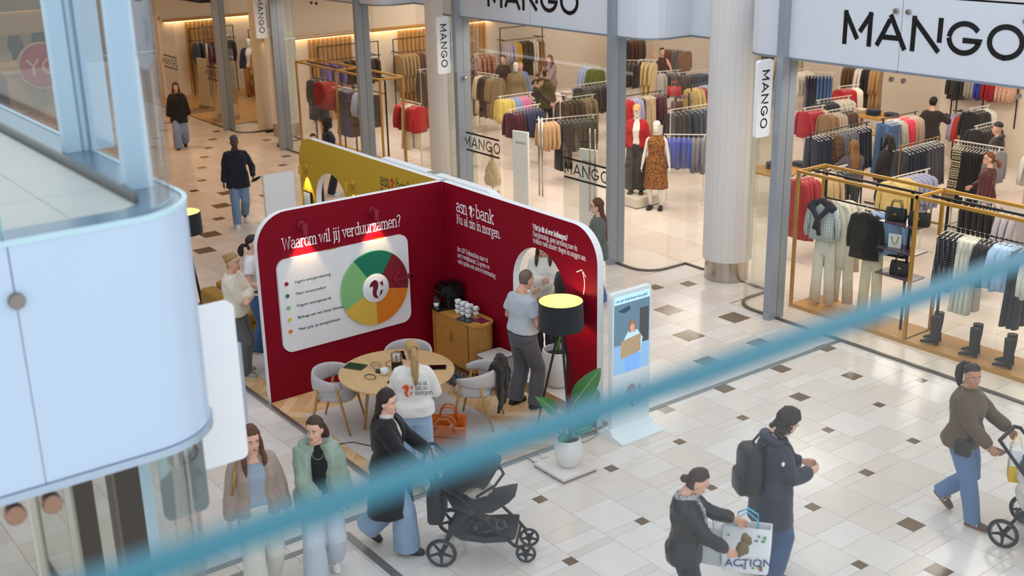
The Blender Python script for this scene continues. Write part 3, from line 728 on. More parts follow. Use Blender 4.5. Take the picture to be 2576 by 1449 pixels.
MB().box(-0.13, 0.13, -0.03, 0, -0.18, 0.18).build('frame', mat('frame_black', '#1A1A1A', 0.4), t)
MB().box(-0.11, 0.11, -0.033, -0.03, -0.16, 0.16).build('print', mat('pale_print', '#A9BFC6', 0.3, kind='stone', scale=8, amt=0.3), t)
t = thing('partition_screen', 'plain white free-standing panel beyond the red wall', 'screen', (-18.3, 8.4, 0))
MB().box(-0.03, 0.03, -0.05, 0.52, 0.02, 1.60).build('board', M_WHITE, t); MB().box(-0.2, 0.2, -0.1, 0.5, 0, 0.02).build('foot_plate', M_ALU, t)
# ---------------------------------------------------------------- furniture
M_OAK = mat('oak_veneer', '#C8A473', 0.42, kind='wood', scale=10, amt=0.18)
M_OAK2 = mat('oak_golden', '#B9853F', 0.45, kind='wood', scale=14, amt=0.16)
M_LEG = mat('oak_leg', '#B58A4E', 0.45, kind='wood', scale=8, amt=0.12)
M_UPH = mat('light_grey_wool', '#B9B4B4', 0.9, kind='fabric', scale=30, amt=0.06)
TZ = 0.024
t = thing('round_table', 'round oak meeting table with tablets and cables on it', 'table', (-11.2, 6.6, TZ+0.013))
MB().lathe([(0.66, 0.705), (0.69, 0.72), (0.69, 0.735), (0.685, 0.74)], 64).build('table_top', M_OAK, t, smooth=True, auto=30)
MB().lathe([(0.34, 0.67), (0.34, 0.705)], 32).build('apron', M_LEG, t, auto=30)
for k in range(4):
    a = math.radians(45+90*k+15); MB().tube([(0.33*math.cos(a), 0.33*math.sin(a), 0.70), (0.42*math.cos(a), 0.42*math.sin(a), 0.0)], [0.024, 0.016], 10).build('leg', M_LEG, t, smooth=True)
def make_chair(label, x, y, face):
    """horseshoe-back upholstered chair; local +y is the way the sitter looks"""
    t = thing('dining_chair', label, 'chair', (x, y, TZ+0.013), math.radians(face)-math.pi/2, 'grey upholstered chairs at the round table')
    seat = [[(p[0]*s, p[1]*s, z) for p in rrect(-0.24, 0.24, -0.22, 0.25, 0.17, 6)] for s, z in ((0.93, 0.40), (1.0, 0.415), (1.0, 0.45), (0.96, 0.465), (0.85, 0.472))]
    MB().loft(seat).build('seat', M_UPH, t, smooth=True, auto=60)
    rings = []
    for i in range(25):
        a = math.radians(-208+(236)*i/24) if False else math.radians(180+35-(250)*i/24)
        # horseshoe from front right round the back to front left
        a = math.radians(-90)+(i-12)/12*math.radians(128)
        cx_, cy_ = 0.29*math.cos(a), 0.27*math.sin(a)+0.0
        e = abs(i-12)/12; hz = 0.745-0.10*e**2; hh = 0.10*(1-e)**0.8+0.035; th = 0.022
        d = V((math.cos(a), math.sin(a), 0))
        top, bot = hz, hz-2*hh
        rings.append([V((cx_, cy_, 0))+d*(th*math.cos(q))+V((0, 0, (top+bot)/2+(top-bot)/2*math.sin(q))) for q in [2*math.pi*k/10 for k in range(10)]])
    MB().loft(rings).build('backrest', M_UPH, t, smooth=True)
    for sx in (-1, 1):
        MB().tube([(sx*0.29, 0.02, 0.60), (sx*0.235, -0.01, 0.42), (sx*0.27, -0.27, 0.0)][::1] if False else [(sx*0.262, -0.13, 0.57), (sx*0.25, -0.19, 0.3), (sx*0.26, -0.28, 0.0)], [0.017, 0.017, 0.012], 10).build('leg', M_LEG, t, smooth=True)
        MB().tube([(sx*0.275, 0.10, 0.64), (sx*0.255, 0.17, 0.3), (sx*0.26, 0.24, 0.0)], [0.017, 0.017, 0.012], 10).build('leg', M_LEG, t, smooth=True)
    MB().tube([(-0.25, -0.16, 0.395), (0.25, -0.16, 0.395)], 0.012, 8).build('stretcher', M_LEG, t)
    return t
make_chair('grey upholstered chair with oak legs left of the round table', -11.72, 6.06, 40)
make_chair('grey upholstered chair between the table and the cabinet', -11.78, 7.12, -42)
make_chair('grey upholstered chair with a black coat over its back', -10.75, 7.42, -140)
# sideboard
sb = thing('sideboard', 'oak tambour sideboard with rounded ends holding the coffee machine', 'cabinet', (-12.18, 8.22, TZ))
def stad(L, Wd, n=12): return arc(L/2-Wd/2, 0, Wd/2, -90, 90, n)+arc(-L/2+Wd/2, 0, Wd/2, 90, 270, n)
MB().prism(stad(1.14, 0.36), 0.16, 0.18).build('bottom_board', M_OAK2, sb)
MB().prism(stad(1.10, 0.32), 0.18, 0.80).build('carcass', mat('oak_dark', '#8a5f2a', 0.7), sb)  # carcass in a darker oak tone than the slats
MB().prism(stad(1.16, 0.38, 16), 0.80, 0.825).build('top_board', M_OAK2, sb)
pth = []
Ls, Ws = 1.12, 0.34
per = [(-Ls/2+Ws/2+i*0.0215, -Ws/2) for i in range(int((Ls-Ws)/0.0215)+1)]
for i, (x, y) in enumerate(per):
    MB().box(x, x+0.0185, y-0.007, y+0.004, 0.182, 0.798).build('tambour_slat', M_OAK2, sb)
    if i in (len(per)//2-1, len(per)//2+1): MB().box(x+0.004, x+0.012, y-0.012, y-0.006, 0.46, 0.60).build('finger_pull', mat('pull_dark', '#6b4a20', 0.6), sb)
for sx in (-1, 1):
    for k in range(25):
        a = math.radians(-90+180*k/24) if sx > 0 else math.radians(90+180*k/24)
        M = Matrix.Translation((sx*(Ls/2-Ws/2), 0, 0)) @ Matrix.Rotation(a, 4, 'Z')
        MB().box(Ws/2-0.004, Ws/2+0.007, -0.0092, 0.0092, 0.182, 0.798, M=M).build('tambour_slat', M_OAK2, sb)
for sx in (-1, 1):
    for sy in (-1, 1): MB().tube([(sx*0.42, sy*0.11, 0.16), (sx*0.44, sy*0.12, 0)], [0.02, 0.014], 8).build('leg', M_LEG, sb)
CT = TZ+0.826
M_PLB = mat('black_plastic', '#131417', 0.25); M_PLB2 = mat('black_gloss', '#0B0C10', 0.08)
cm = thing('coffee_machine', 'black bean-to-cup coffee machine with a milk jug on the sideboard', 'coffee machine', (-12.50, 8.22, CT), math.radians(-8))
MB().prism(rrect(-0.13, 0.13, -0.06, 0.18, 0.03), 0.0, 0.34).build('body', M_PLB, cm)
MB().prism([(-0.15, 0.20), (-0.03, 0.20), (-0.03, 0.34), (-0.09, 0.34), (-0.15, 0.29)], -0.11, 0.11, 'yz').build('spout_head', M_PLB2, cm)
MB().prism(rrect(-0.12, 0.12, -0.22, -0.05, 0.02), 0.0, 0.035).build('drip_tray', M_PLB, cm)
MB().lathe([(0.085, 0.34), (0.09, 0.355), (0.07, 0.362), (0.03, 0.368)], 24, c=(0.02, 0.06, 0)).build('bean_lid', M_PLB2, cm, smooth=True, auto=40)
jug = MB().lathe([(0.032, 0.035), (0.036, 0.05), (0.036, 0.09)], 16, c=(-0.02, -0.16, 0)).build('milk_jug', mat('milk_white', '#F2F0EC', 0.3), cm, smooth=True)
MB().lathe([(0.037, 0.09), (0.037, 0.15)], 16, c=(-0.02, -0.16, 0)).build('jug_glass', glass_mat('jar_glass', '#E8EEF0'), jug, smooth=True)
MB().lathe([(0.036, 0.15), (0.036, 0.175), (0.02, 0.18)], 16, c=(-0.02, -0.16, 0)).build('jug_lid', M_PLB, jug, smooth=True)
for i, x in enumerate((-0.07, -0.03, 0.01, 0.05)): MB().box(x, x+0.022, -0.156, -0.149, 0.24, 0.26).build('button', mat('button_grey', '#3b3d44', 0.3), cm)
M_CUP = mat('porcelain', '#E6EAEC', 0.2)
def cup_mesh(s=1.0):
    b = MB(); b.lathe([(0.020*s, 0), (0.024*s, 0.004*s), (0.036*s, 0.03*s), (0.040*s, 0.06*s), (0.037*s, 0.06*s), (0.033*s, 0.03*s), (0.018*s, 0.008*s), (0.0, 0.008*s)], 18, cap=False)
    b.tube([(0.036*s, 0, 0.045*s), (0.055*s, 0, 0.046*s), (0.058*s, 0, 0.03*s), (0.034*s, 0, 0.022*s)], 0.0045*s, 6)
    me = b.mesh('cup'); me.materials.append(M_CUP); me.polygons.foreach_set('use_smooth', [True]*len(me.polygons)); return me
cupm = cup_mesh(1.05)
pos = [(0, 0.05, 2), (0.115, 0.05, 2), (0.23, 0.05, 2), (0.0, -0.07, 3), (0.115, -0.07, 3), (0.23, -0.07, 3)]
ci = 0
for si, (dx, dy, lv) in enumerate(pos):
    for k in range(lv):
        o = link('coffee_cup', cupm); o.location = (-12.2+dx, 8.25+dy, CT+k*0.0645); o.rotation_euler = (0, 0, -0.9+0.3*ci); ci += 1
        tag(o, 'white porcelain cup, %s of the %s stack in the %s row beside the coffee machine' % (('bottom', 'top' if lv == 2 else 'middle', 'top')[k], ('left', 'middle', 'right')[si % 3], ('rear', 'front')[si//3]), 'cup', 'stacked coffee cups on the sideboard')
def tablet(x, y, z, rz, label, wd=0.25, ht=0.17, tilt=0):
    t = thing('tablet', label, 'tablet', (x, y, z), rz, 'tablets')
    t.rotation_euler = (tilt, 0, rz)
    MB().prism(rrect(-wd/2, wd/2, -ht/2, ht/2, 0.012, 3), 0, 0.008).build('body', mat('tablet_back', '#24262C', 0.4), t)
    MB().prism(rrect(-wd/2+0.008, wd/2-0.008, -ht/2+0.008, ht/2-0.008, 0.006, 3), 0.008, 0.0085).build('screen', M_PLB2, t)
tablet(-11.93, 8.12, CT+0.001, 0.2, 'black tablet lying on the sideboard')
M_LEAF = [mat('leaflet_wine', '#7B1238', 0.5), mat('leaflet_yellow', '#C8A650', 0.5)]
for i in range(3):
    o = MB().prism([(-0.075, -0.1), (0.075, -0.1), (0.075, 0.1), (-0.075, 0.1)], 0, 0.003).build('leaflet', M_LEAF[0 if i == 2 else 1]); o.location = (-11.76+0.02*(2-i), 8.24, CT+0.004*i); o.rotation_euler = (0, 0, 0.9+0.35*i)
    tag(o, ('lowest yellow leaflet', 'middle yellow leaflet', 'wine-red leaflet')[i]+' in the fan on the sideboard', 'leaflet', 'leaflets on the sideboard')
M_BAG = mat('grey_case', '#A7A29E', 0.6)
bx = thing('storage_box', 'pale grey lidded box on the floor against the red wall', 'box', (-11.42, 8.22, TZ), 0.05)
MB().prism(rrect(-0.16, 0.16, -0.2, 0.19, 0.05), 0, 0.46).build('body', M_BAG, bx); MB().prism(rrect(-0.165, 0.165, -0.205, 0.195, 0.05), 0.46, 0.475).build('lid', mat('case_lid', '#BDB7B2', 0.6), bx)
MB().tube([(p[0], p[1], 0.46) for p in rrect(-0.166, 0.166, -0.206, 0.196, 0.05)], 0.005, 6, close=True).build('lid_seam', M_PLB, bx)
bc = mat('bottle_cap_blue', '#1B3E8C', 0.4)
for i in range(8):
    t = thing('water_bottle', 'small blue-capped water bottle by the sideboard, %s of the %s row' % (('first from left', 'second from left', 'third from left', 'last')[i % 4], ('front', 'rear')[i//4]), 'bottle', (-12.0+0.09*(i % 4), 7.83+0.08*(i//4), TZ), group='water bottles under the sideboard')
    MB().lathe([(0.028, 0), (0.03, 0.1), (0.012, 0.135), (0.012, 0.15)], 10).build('bottle', mat('pet_dark', '#5c6670', 0.15), t, smooth=True); MB().lathe([(0.014, 0.148), (0.014, 0.165)], 10).build('cap', bc, t)
# things on the table
TT = TZ+0.013+0.7415
tablet(-11.62, 6.28, TT, 0.55, 'black tablet at the left rim of the round table')
tablet(-11.55, 6.92, TT, 0.2, 'black tablet by the rear chair on the round table')
tablet(-10.98, 7.0, TT, 0.95, 'black tablet at the right of the round table', 0.27, 0.13)
tablet(-10.93, 6.42, TT, 0.6, 'black tablet standing near the front of the round table', 0.16, 0.15, 0.0)
th_ = thing('thermos_can', 'black and steel coffee canister standing on the round table', 'canister', (-11.22, 6.62, TT))
MB().lathe([(0.062, 0), (0.066, 0.01), (0.066, 0.12)], 24).build('body', M_PLB, th_, smooth=True, auto=40)
MB().lathe([(0.067, 0.12), (0.067, 0.20), (0.062, 0.215), (0.03, 0.222)], 24).build('lid', M_STEEL, th_, smooth=True, auto=40)
o = link('coffee_cup', cup_mesh(1.25)); o.location = (-11.18, 6.42, TT+0.001); o.rotation_euler = (0, 0, 0.6)
tag(o, 'single white coffee cup standing on the round table', 'cup')
mbk = MB().lathe([(0.03, 0.055), (0.044, 0.06)], 16)
for i, (c, r, n_) in enumerate((((-11.42, 6.45), 0.07, 2), ((-11.22, 6.25), 0.075, 2), ((-11.03, 6.55), 0.07, 2), ((-11.38, 6.68), 0.12, 1))):
    pts = [(c[0]+(r+0.006*k/12)*math.cos(k/12*2*math.pi), c[1]+(r*0.8)*math.sin(k/12*2*math.pi), TT+0.006+0.002*(k/12)+(0.05*math.sin(k/24*math.pi) if i == 0 else 0)) for k in range(12*n_+6)]
    tag(MB().tube(pts, 0.0028, 5).build('charging_cable', M_PLB), 'black charging cable loop '+('by the left tablet', 'in front of the coffee cup', 'right of the canister', 'behind the coffee cup')[i]+' on the round table', 'cable')
tag(MB().lathe([(0.045, 0), (0.045, 0.018), (0.04, 0.022)], 20, c=(-11.3, 6.42, TT)).build('charger_puck', M_PLB, smooth=True, auto=40), 'flat black charger puck beside the coffee cup', 'charger')
tag(MB().tube([(-11.3, 5.75, 0.03), (-11.2, 5.95, 0.04), (-10.95, 6.08, 0.042), (-10.8, 6.3, 0.042)], 0.006, 6).build('floor_cable', M_PLB), 'black cable running over the rug edge', 'cable')
# tripod lamp
def tripod_lamp(x, y, z, label, light=True):
    t = thing('tripod_lamp', label, 'lamp', (x, y, z))
    M_SH = mat('shade_black', '#1C2026', 0.85, kind='fabric', scale=60, amt=0.1)
    for k in range(3):
        a = math.radians(100+120*k); MB().tube([(0.03*math.cos(a), 0.03*math.sin(a), 1.24), (0.30*math.cos(a), 0.30*math.sin(a), 0.0)], [0.022, 0.016], 4).build('leg', mat('lamp_black', '#17181b', 0.5), t)
    MB().lathe([(0.05, 1.20), (0.05, 1.25), (0.012, 1.26), (0.012, 1.34)], 16).build('hub', mat('lamp_black', '#17181b', 0.5), t, smooth=True, auto=40)
    MB().lathe([(0.27, 1.29), (0.26, 1.62), (0.256, 1.62), (0.266, 1.29)], 48, cap=False).build('shade', M_SH, t, smooth=True, auto=40)
    MB().lathe([(0.2655, 1.292), (0.2555, 1.618)], 48, cap=False).build('shade_lining', mat('gold_lining', '#D9C68E', 0.6), t, smooth=True)
    MB().ball((0, 0, 1.42), 0.045).build('bulb', mat('warm_bulb', '#FFC27A', 0.5, emit=12), t, smooth=True)
    l = bpy.data.lights.new('bulb_light', 'POINT'); l.energy = 6; l.color = (1, 0.72, 0.4); l.shadow_soft_size = 0.05
    o = bpy.data.objects.new('bulb_light', l); COL.objects.link(o); o.parent = t; o.location = (0, 0, 1.5)
    return t
tripod_lamp(-9.97, 8.12, TZ, 'black tripod floor lamp with a drum shade in front of the red wall')
tripod_lamp(-16.75, 6.3, TZ, 'black drum-shade floor lamp half hidden behind the gallery edge').rotation_euler = (0, 0, 0.5)
# sofa and stool
M_MUST = mat('mustard_wool', '#9A721A', 0.9, kind='fabric', scale=40, amt=0.08)
sf_ = thing('sofa', 'mustard yellow sofa seen end-on at the left edge of the stand', 'sofa', (-15.4, 6.5, TZ+0.01))
def pad(mb, x0, x1, y0, y1, z0, z1, r=0.05):
    for_r = [[(p[0], p[1], z) for p in rrect(x0+i, x1-i, y0+i, y1-i, r)] for i, z in ((0.012, z0), (0, z0+0.02), (0, z1-0.03), (0.012, z1-0.008), (0.035, z1))]
    return mb.loft(for_r)
for nm, a in (('arm_block', (-0.45, 0.45, -0.42, -0.18, 0.09, 0.68)), ('arm_block', (-0.45, 0.45, 1.22, 1.46, 0.09, 0.68)), ('back_block', (-0.45, -0.2, -0.17, 1.21, 0.09, 0.74)), ('seat_cushion', (-0.19, 0.45, -0.17, 0.51, 0.3, 0.44)), ('seat_cushion', (-0.19, 0.45, 0.52, 1.21, 0.3, 0.44)), ('seat_base', (-0.19, 0.43, -0.17, 1.21, 0.09, 0.29))):
    pad(MB(), *a).build(nm, M_MUST, sf_, smooth=True, auto=45)
for a in ((-0.38, -0.36), (0.38, -0.36), (-0.38, 1.4), (0.38, 1.4)): MB().lathe([(0.025, 0), (0.03, 0.09)], 10, c=(a[0], a[1], 0)).build('foot', M_PLB, sf_)
po = thing('pouf', 'round rust-red upholstered pouf beside the red wall end', 'pouf', (-13.72, 6.38, TZ+0.01))
MB().lathe([(0.22, 0), (0.235, 0.02), (0.235, 0.40), (0.225, 0.43), (0.18, 0.445), (0.0, 0.447)], 40).build('body', mat('rust_wool', '#8E2A12', 0.9, kind='fabric', scale=30, amt=0.08), po, smooth=True, auto=50)
MB().tube([(0.232*math.cos(k/24*2*math.pi), 0.232*math.sin(k/24*2*math.pi), 0.41) for k in range(24)], 0.006, 6, close=True).build('piping', mat('rust_piping', '#7a230f', 0.9), po)
# kiosk screen
ks = thing('digital_kiosk', 'white free-standing advertising screen beside the red wall', 'kiosk', (-9.43, 8.71, 0.0))
M_KW = mat('kiosk_white', '#E3EEF3', 0.3)
MB().prism(rrect(-0.3, 0.3, 0.06, 1.80, 0.02), -0.035, 0.035, 'yz').build('housing', M_KW, ks)
prof = [(-0.26, 0), (0.26, 0), (0.26, 0.015), (0.08, 0.06), (0.045, 0.12), (-0.045, 0.12), (-0.08, 0.06), (-0.26, 0.015)]
MB().prism(prof, -0.33, 0.33, 'xz').build('foot', M_KW, ks)
M_SCR = lambda n, c, e=0.55: mat('screen_'+n, c, 0.15, emit=e)
scr = MB().box(0.035, 0.037, -0.275, 0.275, 0.80, 1.76).build('screen', M_SCR('wall', '#5E7C90', 0.45), ks)
def sp(poly, c, k, e=0.55, nm='screen_picture'): MB().prism(poly, 0.037, 0.0372+0.0003*k, 'yz').build(nm, M_SCR(nm+str(k), c, e), scr)
sp([(-.275, 1.66), (.275, 1.66), (.275, 1.76), (-.275, 1.76)], '#A8D2EA', 1, .7, 'screen_banner')
sp([(-.275, .80), (.275, .80), (.275, 1.12), (-.275, 1.16)], '#7FA9CE', 2, .6, 'screen_floor')
sp([(.12, 1.12), (.26, 1.12), (.26, 1.55), (.12, 1.55)], '#4A4A50', 3, .35, 'screen_door')
sp([(-.13, 1.0), (.14, 1.0), (.17, 1.18), (.08, 1.30), (-.06, 1.30), (-.16, 1.16)], '#A9CBEA', 4, .7, 'screen_shirt')
sp([(-.04, 1.28), (.05, 1.28), (.06, 1.38), (.03, 1.43), (-.03, 1.43), (-.06, 1.36)], '#8A6A50', 5, .5, 'screen_hair')
sp([(-.025, 1.28), (.035, 1.28), (.04, 1.36), (.0, 1.39), (-.03, 1.36)], '#C99A86', 6, .5, 'screen_face')
sp([(-.1, .80), (-.01, .80), (0, .92), (.03, .80), (.12, .80), (.12, 1.03), (-.1, 1.03)], '#6FA0DC', 7, .6, 'screen_jeans')
sp([(-.17, .98), (.14, 1.02), (.14, 1.24), (-.17, 1.20)], '#A58E70', 8, .5, 'screen_cardboard')
sp([(-.22, 1.58), (-.05, 1.62), (-.02, 1.57), (-.12, 1.54)], '#2E4A60', 9, .3, 'screen_lamp')
font_text('Let op! Geld lenen kost geld', (0.0375, -0.255, 1.69), UY, UZ, 0.042, mat('screen_ink', '#14405c', 0.3), 'screen_text', scr)
mb = MB(); squirrel(mb, (0.036, 0.02, 0.50), UY, UZ, 0.17); mb.build('squirrel_emblem', mat('emblem_red', '#C23A34', 0.5), ks)
# plant
M_LF = mat('leaf_green', '#2E6B2C', 0.35, kind='paint', scale=6, amt=0.25); M_STEM = mat('stem_green', '#5E8A4C', 0.5)
def leaf(root, tip, wid, curl, parent, up=(0, 0, 1)):
    root, tip = V(root), V(tip); d = tip-root; L = d.length; t = d.normalized(); s = t.cross(V(up)); s = s.normalized() if s.length > 0.05 else V((1, 0, 0)); n = s.cross(t)
    top, bot = [], []
    N = 10
    rows_ = []
    for i in range(N+1):
        u = i/N; wdt = wid*math.sin(math.pi*min(1, u*0.92+0.06))**0.75*(1.0-0.25*u)
        if i == N: wdt = 0.002
        p = root+d*u+n*(curl*L*math.sin(math.pi*u)*0.5)-n*(curl*L*u*u*0.5)
        rows_.append([p+s*wdt*x+n*(abs(x)*wdt*0.35) for x in (-1, -0.5, 0, 0.5, 1)])
    vs_ = [q for r in rows_ for q in r]; k = 5
    f1 = [(i*k+j, i*k+j+1, (i+1)*k+j+1, (i+1)*k+j) for i in range(N) for j in range(4)]
    b = MB(); b.add(vs_, f1); b.add([q-n*0.002 for q in vs_], [f[::-1] for f in f1])
    o = b.build('leaf', M_LF, parent, smooth=True)
    b = MB(); b.tube([r[2]+n*0.001 for r in rows_], [0.006*(1-i/N)+0.0015 for i in range(N+1)], 5); b.build('midrib', mat('midrib', '#9DBB6B', 0.5), o)
def plant(x, y, z, label, leaves, s=1.0):
    t = thing('potted_plant', label, 'plant', (x, y, z))
    MB().lathe([(0.09*s, 0), (0.115*s, 0.02*s), (0.155*s, 0.14*s), (0.158*s, 0.22*s), (0.135*s, 0.33*s), (0.125*s, 0.33*s), (0.145*s, 0.22*s), (0.14*s, 0.26*s), (0.0, 0.26*s)], 36, cap=False).build('pot', mat('pot_white', '#E4E4E2', 0.5), t, smooth=True, auto=60)
    MB().lathe([(0.135*s, 0.27*s), (0.0, 0.29*s)], 20, cap=False).build('soil', mat('soil', '#3a2b1f', 0.95, kind='stone', scale=40, amt=0.4), t)
    for (mx, my, mz, tx, ty, tz, wd) in leaves:
        MB().tube([(0.02*mx, 0.02*my, 0.27*s), (mx*0.5, my*0.5, 0.27*s+(mz-0.27*s)*0.6), (mx, my, mz)], [0.011, 0.009, 0.006], 6).build('stem', M_STEM, t, smooth=True)
        leaf((mx, my, mz), (tx, ty, tz), wd, 0.35, t, (0.75, -0.35, 0.6))
    return t
sl = thing('tile_slab', 'square stone slab on wooden battens under the plant pot', 'slab', (-9.15, 7.5, 0))
MB().box(-0.26, 0.26, -0.24, 0.24, 0.03, 0.06).build('slab', M_ST[2], sl)
for x in (-0.24, -0.08, 0.08, 0.24): MB().box(x-0.02, x+0.02, -0.235, 0.235, 0, 0.03).build('batten', mat('batten', '#8d7f70', 0.8), sl)
plant(-9.13, 7.53, 0.061, 'bird of paradise plant in a white pot at the stand corner', [
    (-0.02, 0.10, 0.72, 0.12, 0.36, 1.10, 0.13), (0.02, 0.12, 0.55, 0.0, 0.46, 0.80, 0.12), (-0.10, -0.10, 0.62, -0.18, -0.28, 0.84, 0.085), (-0.08, -0.14, 0.46, -0.16, -0.36, 0.50, 0.06),
    (0.08, 0.02, 0.42, 0.22, 0.16, 0.50, 0.07), (0.0, -0.05, 0.36, 0.08, -0.18, 0.38, 0.06), (0.05, 0.1, 0.5, 0.16, 0.34, 0.62, 0.1)])
plant(-11.05, 8.95, 0.0, 'leafy plant in a tall white pot seen through the red arch', [(0, 0.05, 0.75, 0.1, 0.2, 0.95, 0.06), (0.05, -0.05, 0.7, 0.2, -0.15, 0.9, 0.06), (-0.05, 0, 0.7, -0.2, 0.0, 0.9, 0.06)], 1.5)
for i, (pts, c) in enumerate((([(-9.6, 7.3, 0.03), (-9.5, 7.32, 0.02), (-9.43, 7.27, 0.05), (-9.4, 7.3, 0.06)], '#2b3036'), ([(-9.6, 7.5, 0.03), (-9.5, 7.46, 0.01), (-9.42, 7.48, 0.06)], '#cfcfca'), ([(-9.6, 8.0, 0.03), (-9.52, 8.1, 0.01), (-9.56, 8.3, 0.01), (-9.62, 8.4, 0.03)], '#9aa0a0'))):
    tag(MB().tube(pts, 0.006, 6).build('power_cable', mat('cable_%d' % i, c, 0.5)), ('dark', 'white', 'grey')[i]+' cable running from the stand edge to the '+('slab', 'slab', 'kiosk')[i], 'cable')
# bags by the table
def tote(x, y, z, rz, m, label, w_=0.36, h=0.30, d=0.13, tilt=0.0, extra=None):
    t = thing('handbag', label, 'bag', (x, y, z), rz, 'handbags beside the table'); t.rotation_euler = (tilt, 0, rz)
    rings = [[(p[0], p[1], zz) for p in rrect(-w_/2*a, w_/2*a, -d/2*b, d/2*b, 0.03)] for zz, a, b in ((0, 0.9, 0.9), (0.02, 0.96, 1.0), (h*0.5, 1.0, 0.95), (h*0.9, 1.04, 0.55), (h, 1.05, 0.40))]
    MB().loft(rings).build('body', m, t, smooth=True, auto=60)
    for s in (-1, 1):
        MB().tube([(-w_*0.25, s*d*0.22, h*0.88), (-w_*0.23, s*d*0.3, h*1.15), (-w_*0.1, s*d*0.3, h*1.32), (w_*0.1, s*d*0.3, h*1.32), (w_*0.23, s*d*0.3, h*1.15), (w_*0.25, s*d*0.22, h*0.88)], 0.011, 8).build('handle', m, t, smooth=True)
        for q in (-1, 1): MB().lathe([(0.014, 0), (0.014, 0.006)], 10, M=Matrix.Translation((q*w_*0.25, s*d*0.26, h*0.82)) @ Matrix.Rotation(-s*math.pi/2, 4, 'X')).build('ring', mat('brass', '#C9A25A', 0.25, 1.0), t)
    MB().box(-w_*0.4, w_*0.4, -d*0.43, -d*0.40, h*0.72, h*0.735).build('zip', mat('zip_dark', '#5a3218', 0.5), t)
    return t
tote(-10.22, 6.62, TZ+0.012, 0.7, mat('tan_leather', '#A5623A', 0.42, kind='leather', amt=0.1), 'large tan leather tote bag on the rug beside the blonde woman', 0.46, 0.36, 0.16)
tb_ = tote(-10.42, 6.80, TZ+0.012, 0.9, mat('orange_patent', '#B4520F', 0.2, kind='paint', scale=9, amt=0.2, bump=0.3), 'glossy orange bag with white print standing behind the tan tote', 0.40, 0.38, 0.15)
mb = MB(); vs_, fs_ = ribbon2([[(-0.02, 0.12), (0.02, 0.20), (0.06, 0.27), (0.05, 0.30), (0.01, 0.27), (-0.02, 0.18), (-0.04, 0.1)]], 0.025); mb.add([(p.x, -0.085, p.y) for p in vs_], fs_); mb.build('white_print', M_TXT, tb_)
# ---------------------------------------------------------------- gallery on the left: slab, frosted skirt, glass balustrade
GZ = 4.55
M_SKIRT = mat('skirt_frosted', '#C0D4EA', 0.25, kind='paint', scale=1.5, amt=0.015)
M_KERB = mat('kerb_steel', '#8FA0AE', 0.25, 0.75, 'brushed')
M_COLB = mat('column_blue', '#BFD6E8', 0.5, kind='paint', scale=2, amt=0.02)
GX, GY, GR = -6.04, 2.43, 0.45
def gpath(off, y_end=-2.0, x_end=-48.0):
    r = GR-off
    return [(GX-off, y_end), (GX-off, 1.0), (GX-off, GY-GR)]+[(GX-GR+r*math.cos(math.radians(a)), GY-GR+r*math.sin(math.radians(a))) for a in range(8, 90, 8)]+[(GX-GR, GY-off), (-8.0, GY-off), (-16.0, GY-off), (x_end, GY-off)]
gal = tag(MB().prism(gpath(0.26)+[(-48, -2.0)], GZ-0.35, GZ-0.012).build('floor_gallery', mat('gallery_core', '#A8A49C', 0.7)), kind='structure')
M_GT = mat('gallery_slab', '#C9C9C2', 0.4, kind='stone', scale=3, amt=0.05)
gt = MB(); gi = 0
for ix in range(16):
    for iy in range(5):
        x0, y0 = -7.52-ix*0.62, 1.76-iy*0.62
        q = [(x0, y0), (x0+0.616, y0), (x0+0.616, y0+0.616), (x0, y0+0.616)]
        q = clip_rect(q, -99, GX-0.30, -2, GY-0.30)
        if len(q) >= 3 and ix < 9: MB().prism(q, GZ-0.012, GZ).build('gallery_tile', M_GT, gal)
for iy in range(4):
    yq = 1.76-iy*0.62
    q = [(-6.898, yq), (-6.29, yq), (-6.29, min(yq+0.616, 2.0)), (-6.40, min(yq+0.616, 2.13)), (-6.898, min(yq+0.616, 2.13))]
    MB().prism(q, GZ-0.012, GZ).build('gallery_tile', M_GT, gal)
# kerb ring (steel) between floor and glass, with an upstand on the inner side
pa, pb = gpath(0.02), gpath(0.25)
rings = [[(a[0], a[1], GZ-0.06), (b[0], b[1], GZ-0.06), (b[0], b[1], GZ+0.012), (a[0], a[1], GZ+0.012)] for a, b in zip(pa, pb)]
tag(MB().loft(rings).build('trim_3', M_KERB), kind='structure')
pa, pb = gpath(0.245), gpath(0.27)
rings = [[(a[0], a[1], GZ-0.012), (b[0], b[1], GZ-0.012), (b[0], b[1], GZ+0.05), (a[0], a[1], GZ+0.05)] for a, b in zip(pa, pb) if a[0] < -6.45]
tag(MB().loft(rings).build('trim_4', mat('kerb_grey', '#7d7f80', 0.4, 0.5)), kind='structure')
# skirt panels, split at the seams
SK = gpath(0.0)
sk = thing('gallery_skirt', 'pale blue frosted glass skirt curving round the gallery edge', 'cladding')
def sub(path, a, b): return path[a:b]
n_ = len(SK)
p1 = [(GX, -2.0), (GX, 0.28)]; p1b = [(GX, 0.287), (GX, 1.346)]; p2 = [(GX, 1.353)]+SK[2:-3]+[(-8.0, GY)]
p3 = [(-8.007, GY), (-10.5, GY)]; p4 = [(-10.507, GY), (-16, GY)]
for p in (p1, p1b, p2, p3, p4):
    ribbon(p, 0.02, 3.22, GZ-0.005).build('skirt_panel', M_SKIRT, sk, smooth=True, auto=30)
ribbon(SK, 0.05, 3.17, 3.215).build('bottom_rail', mat('rail_pale', '#AFC0D2', 0.3, 0.4), sk, smooth=True, auto=30)
ribbon([(p[0], p[1]) for p in SK], 0.03, GZ-0.006, GZ+0.02).build('top_edge', mat('edge_teal', '#BFE0EA', 0.2), sk, smooth=True, auto=30)
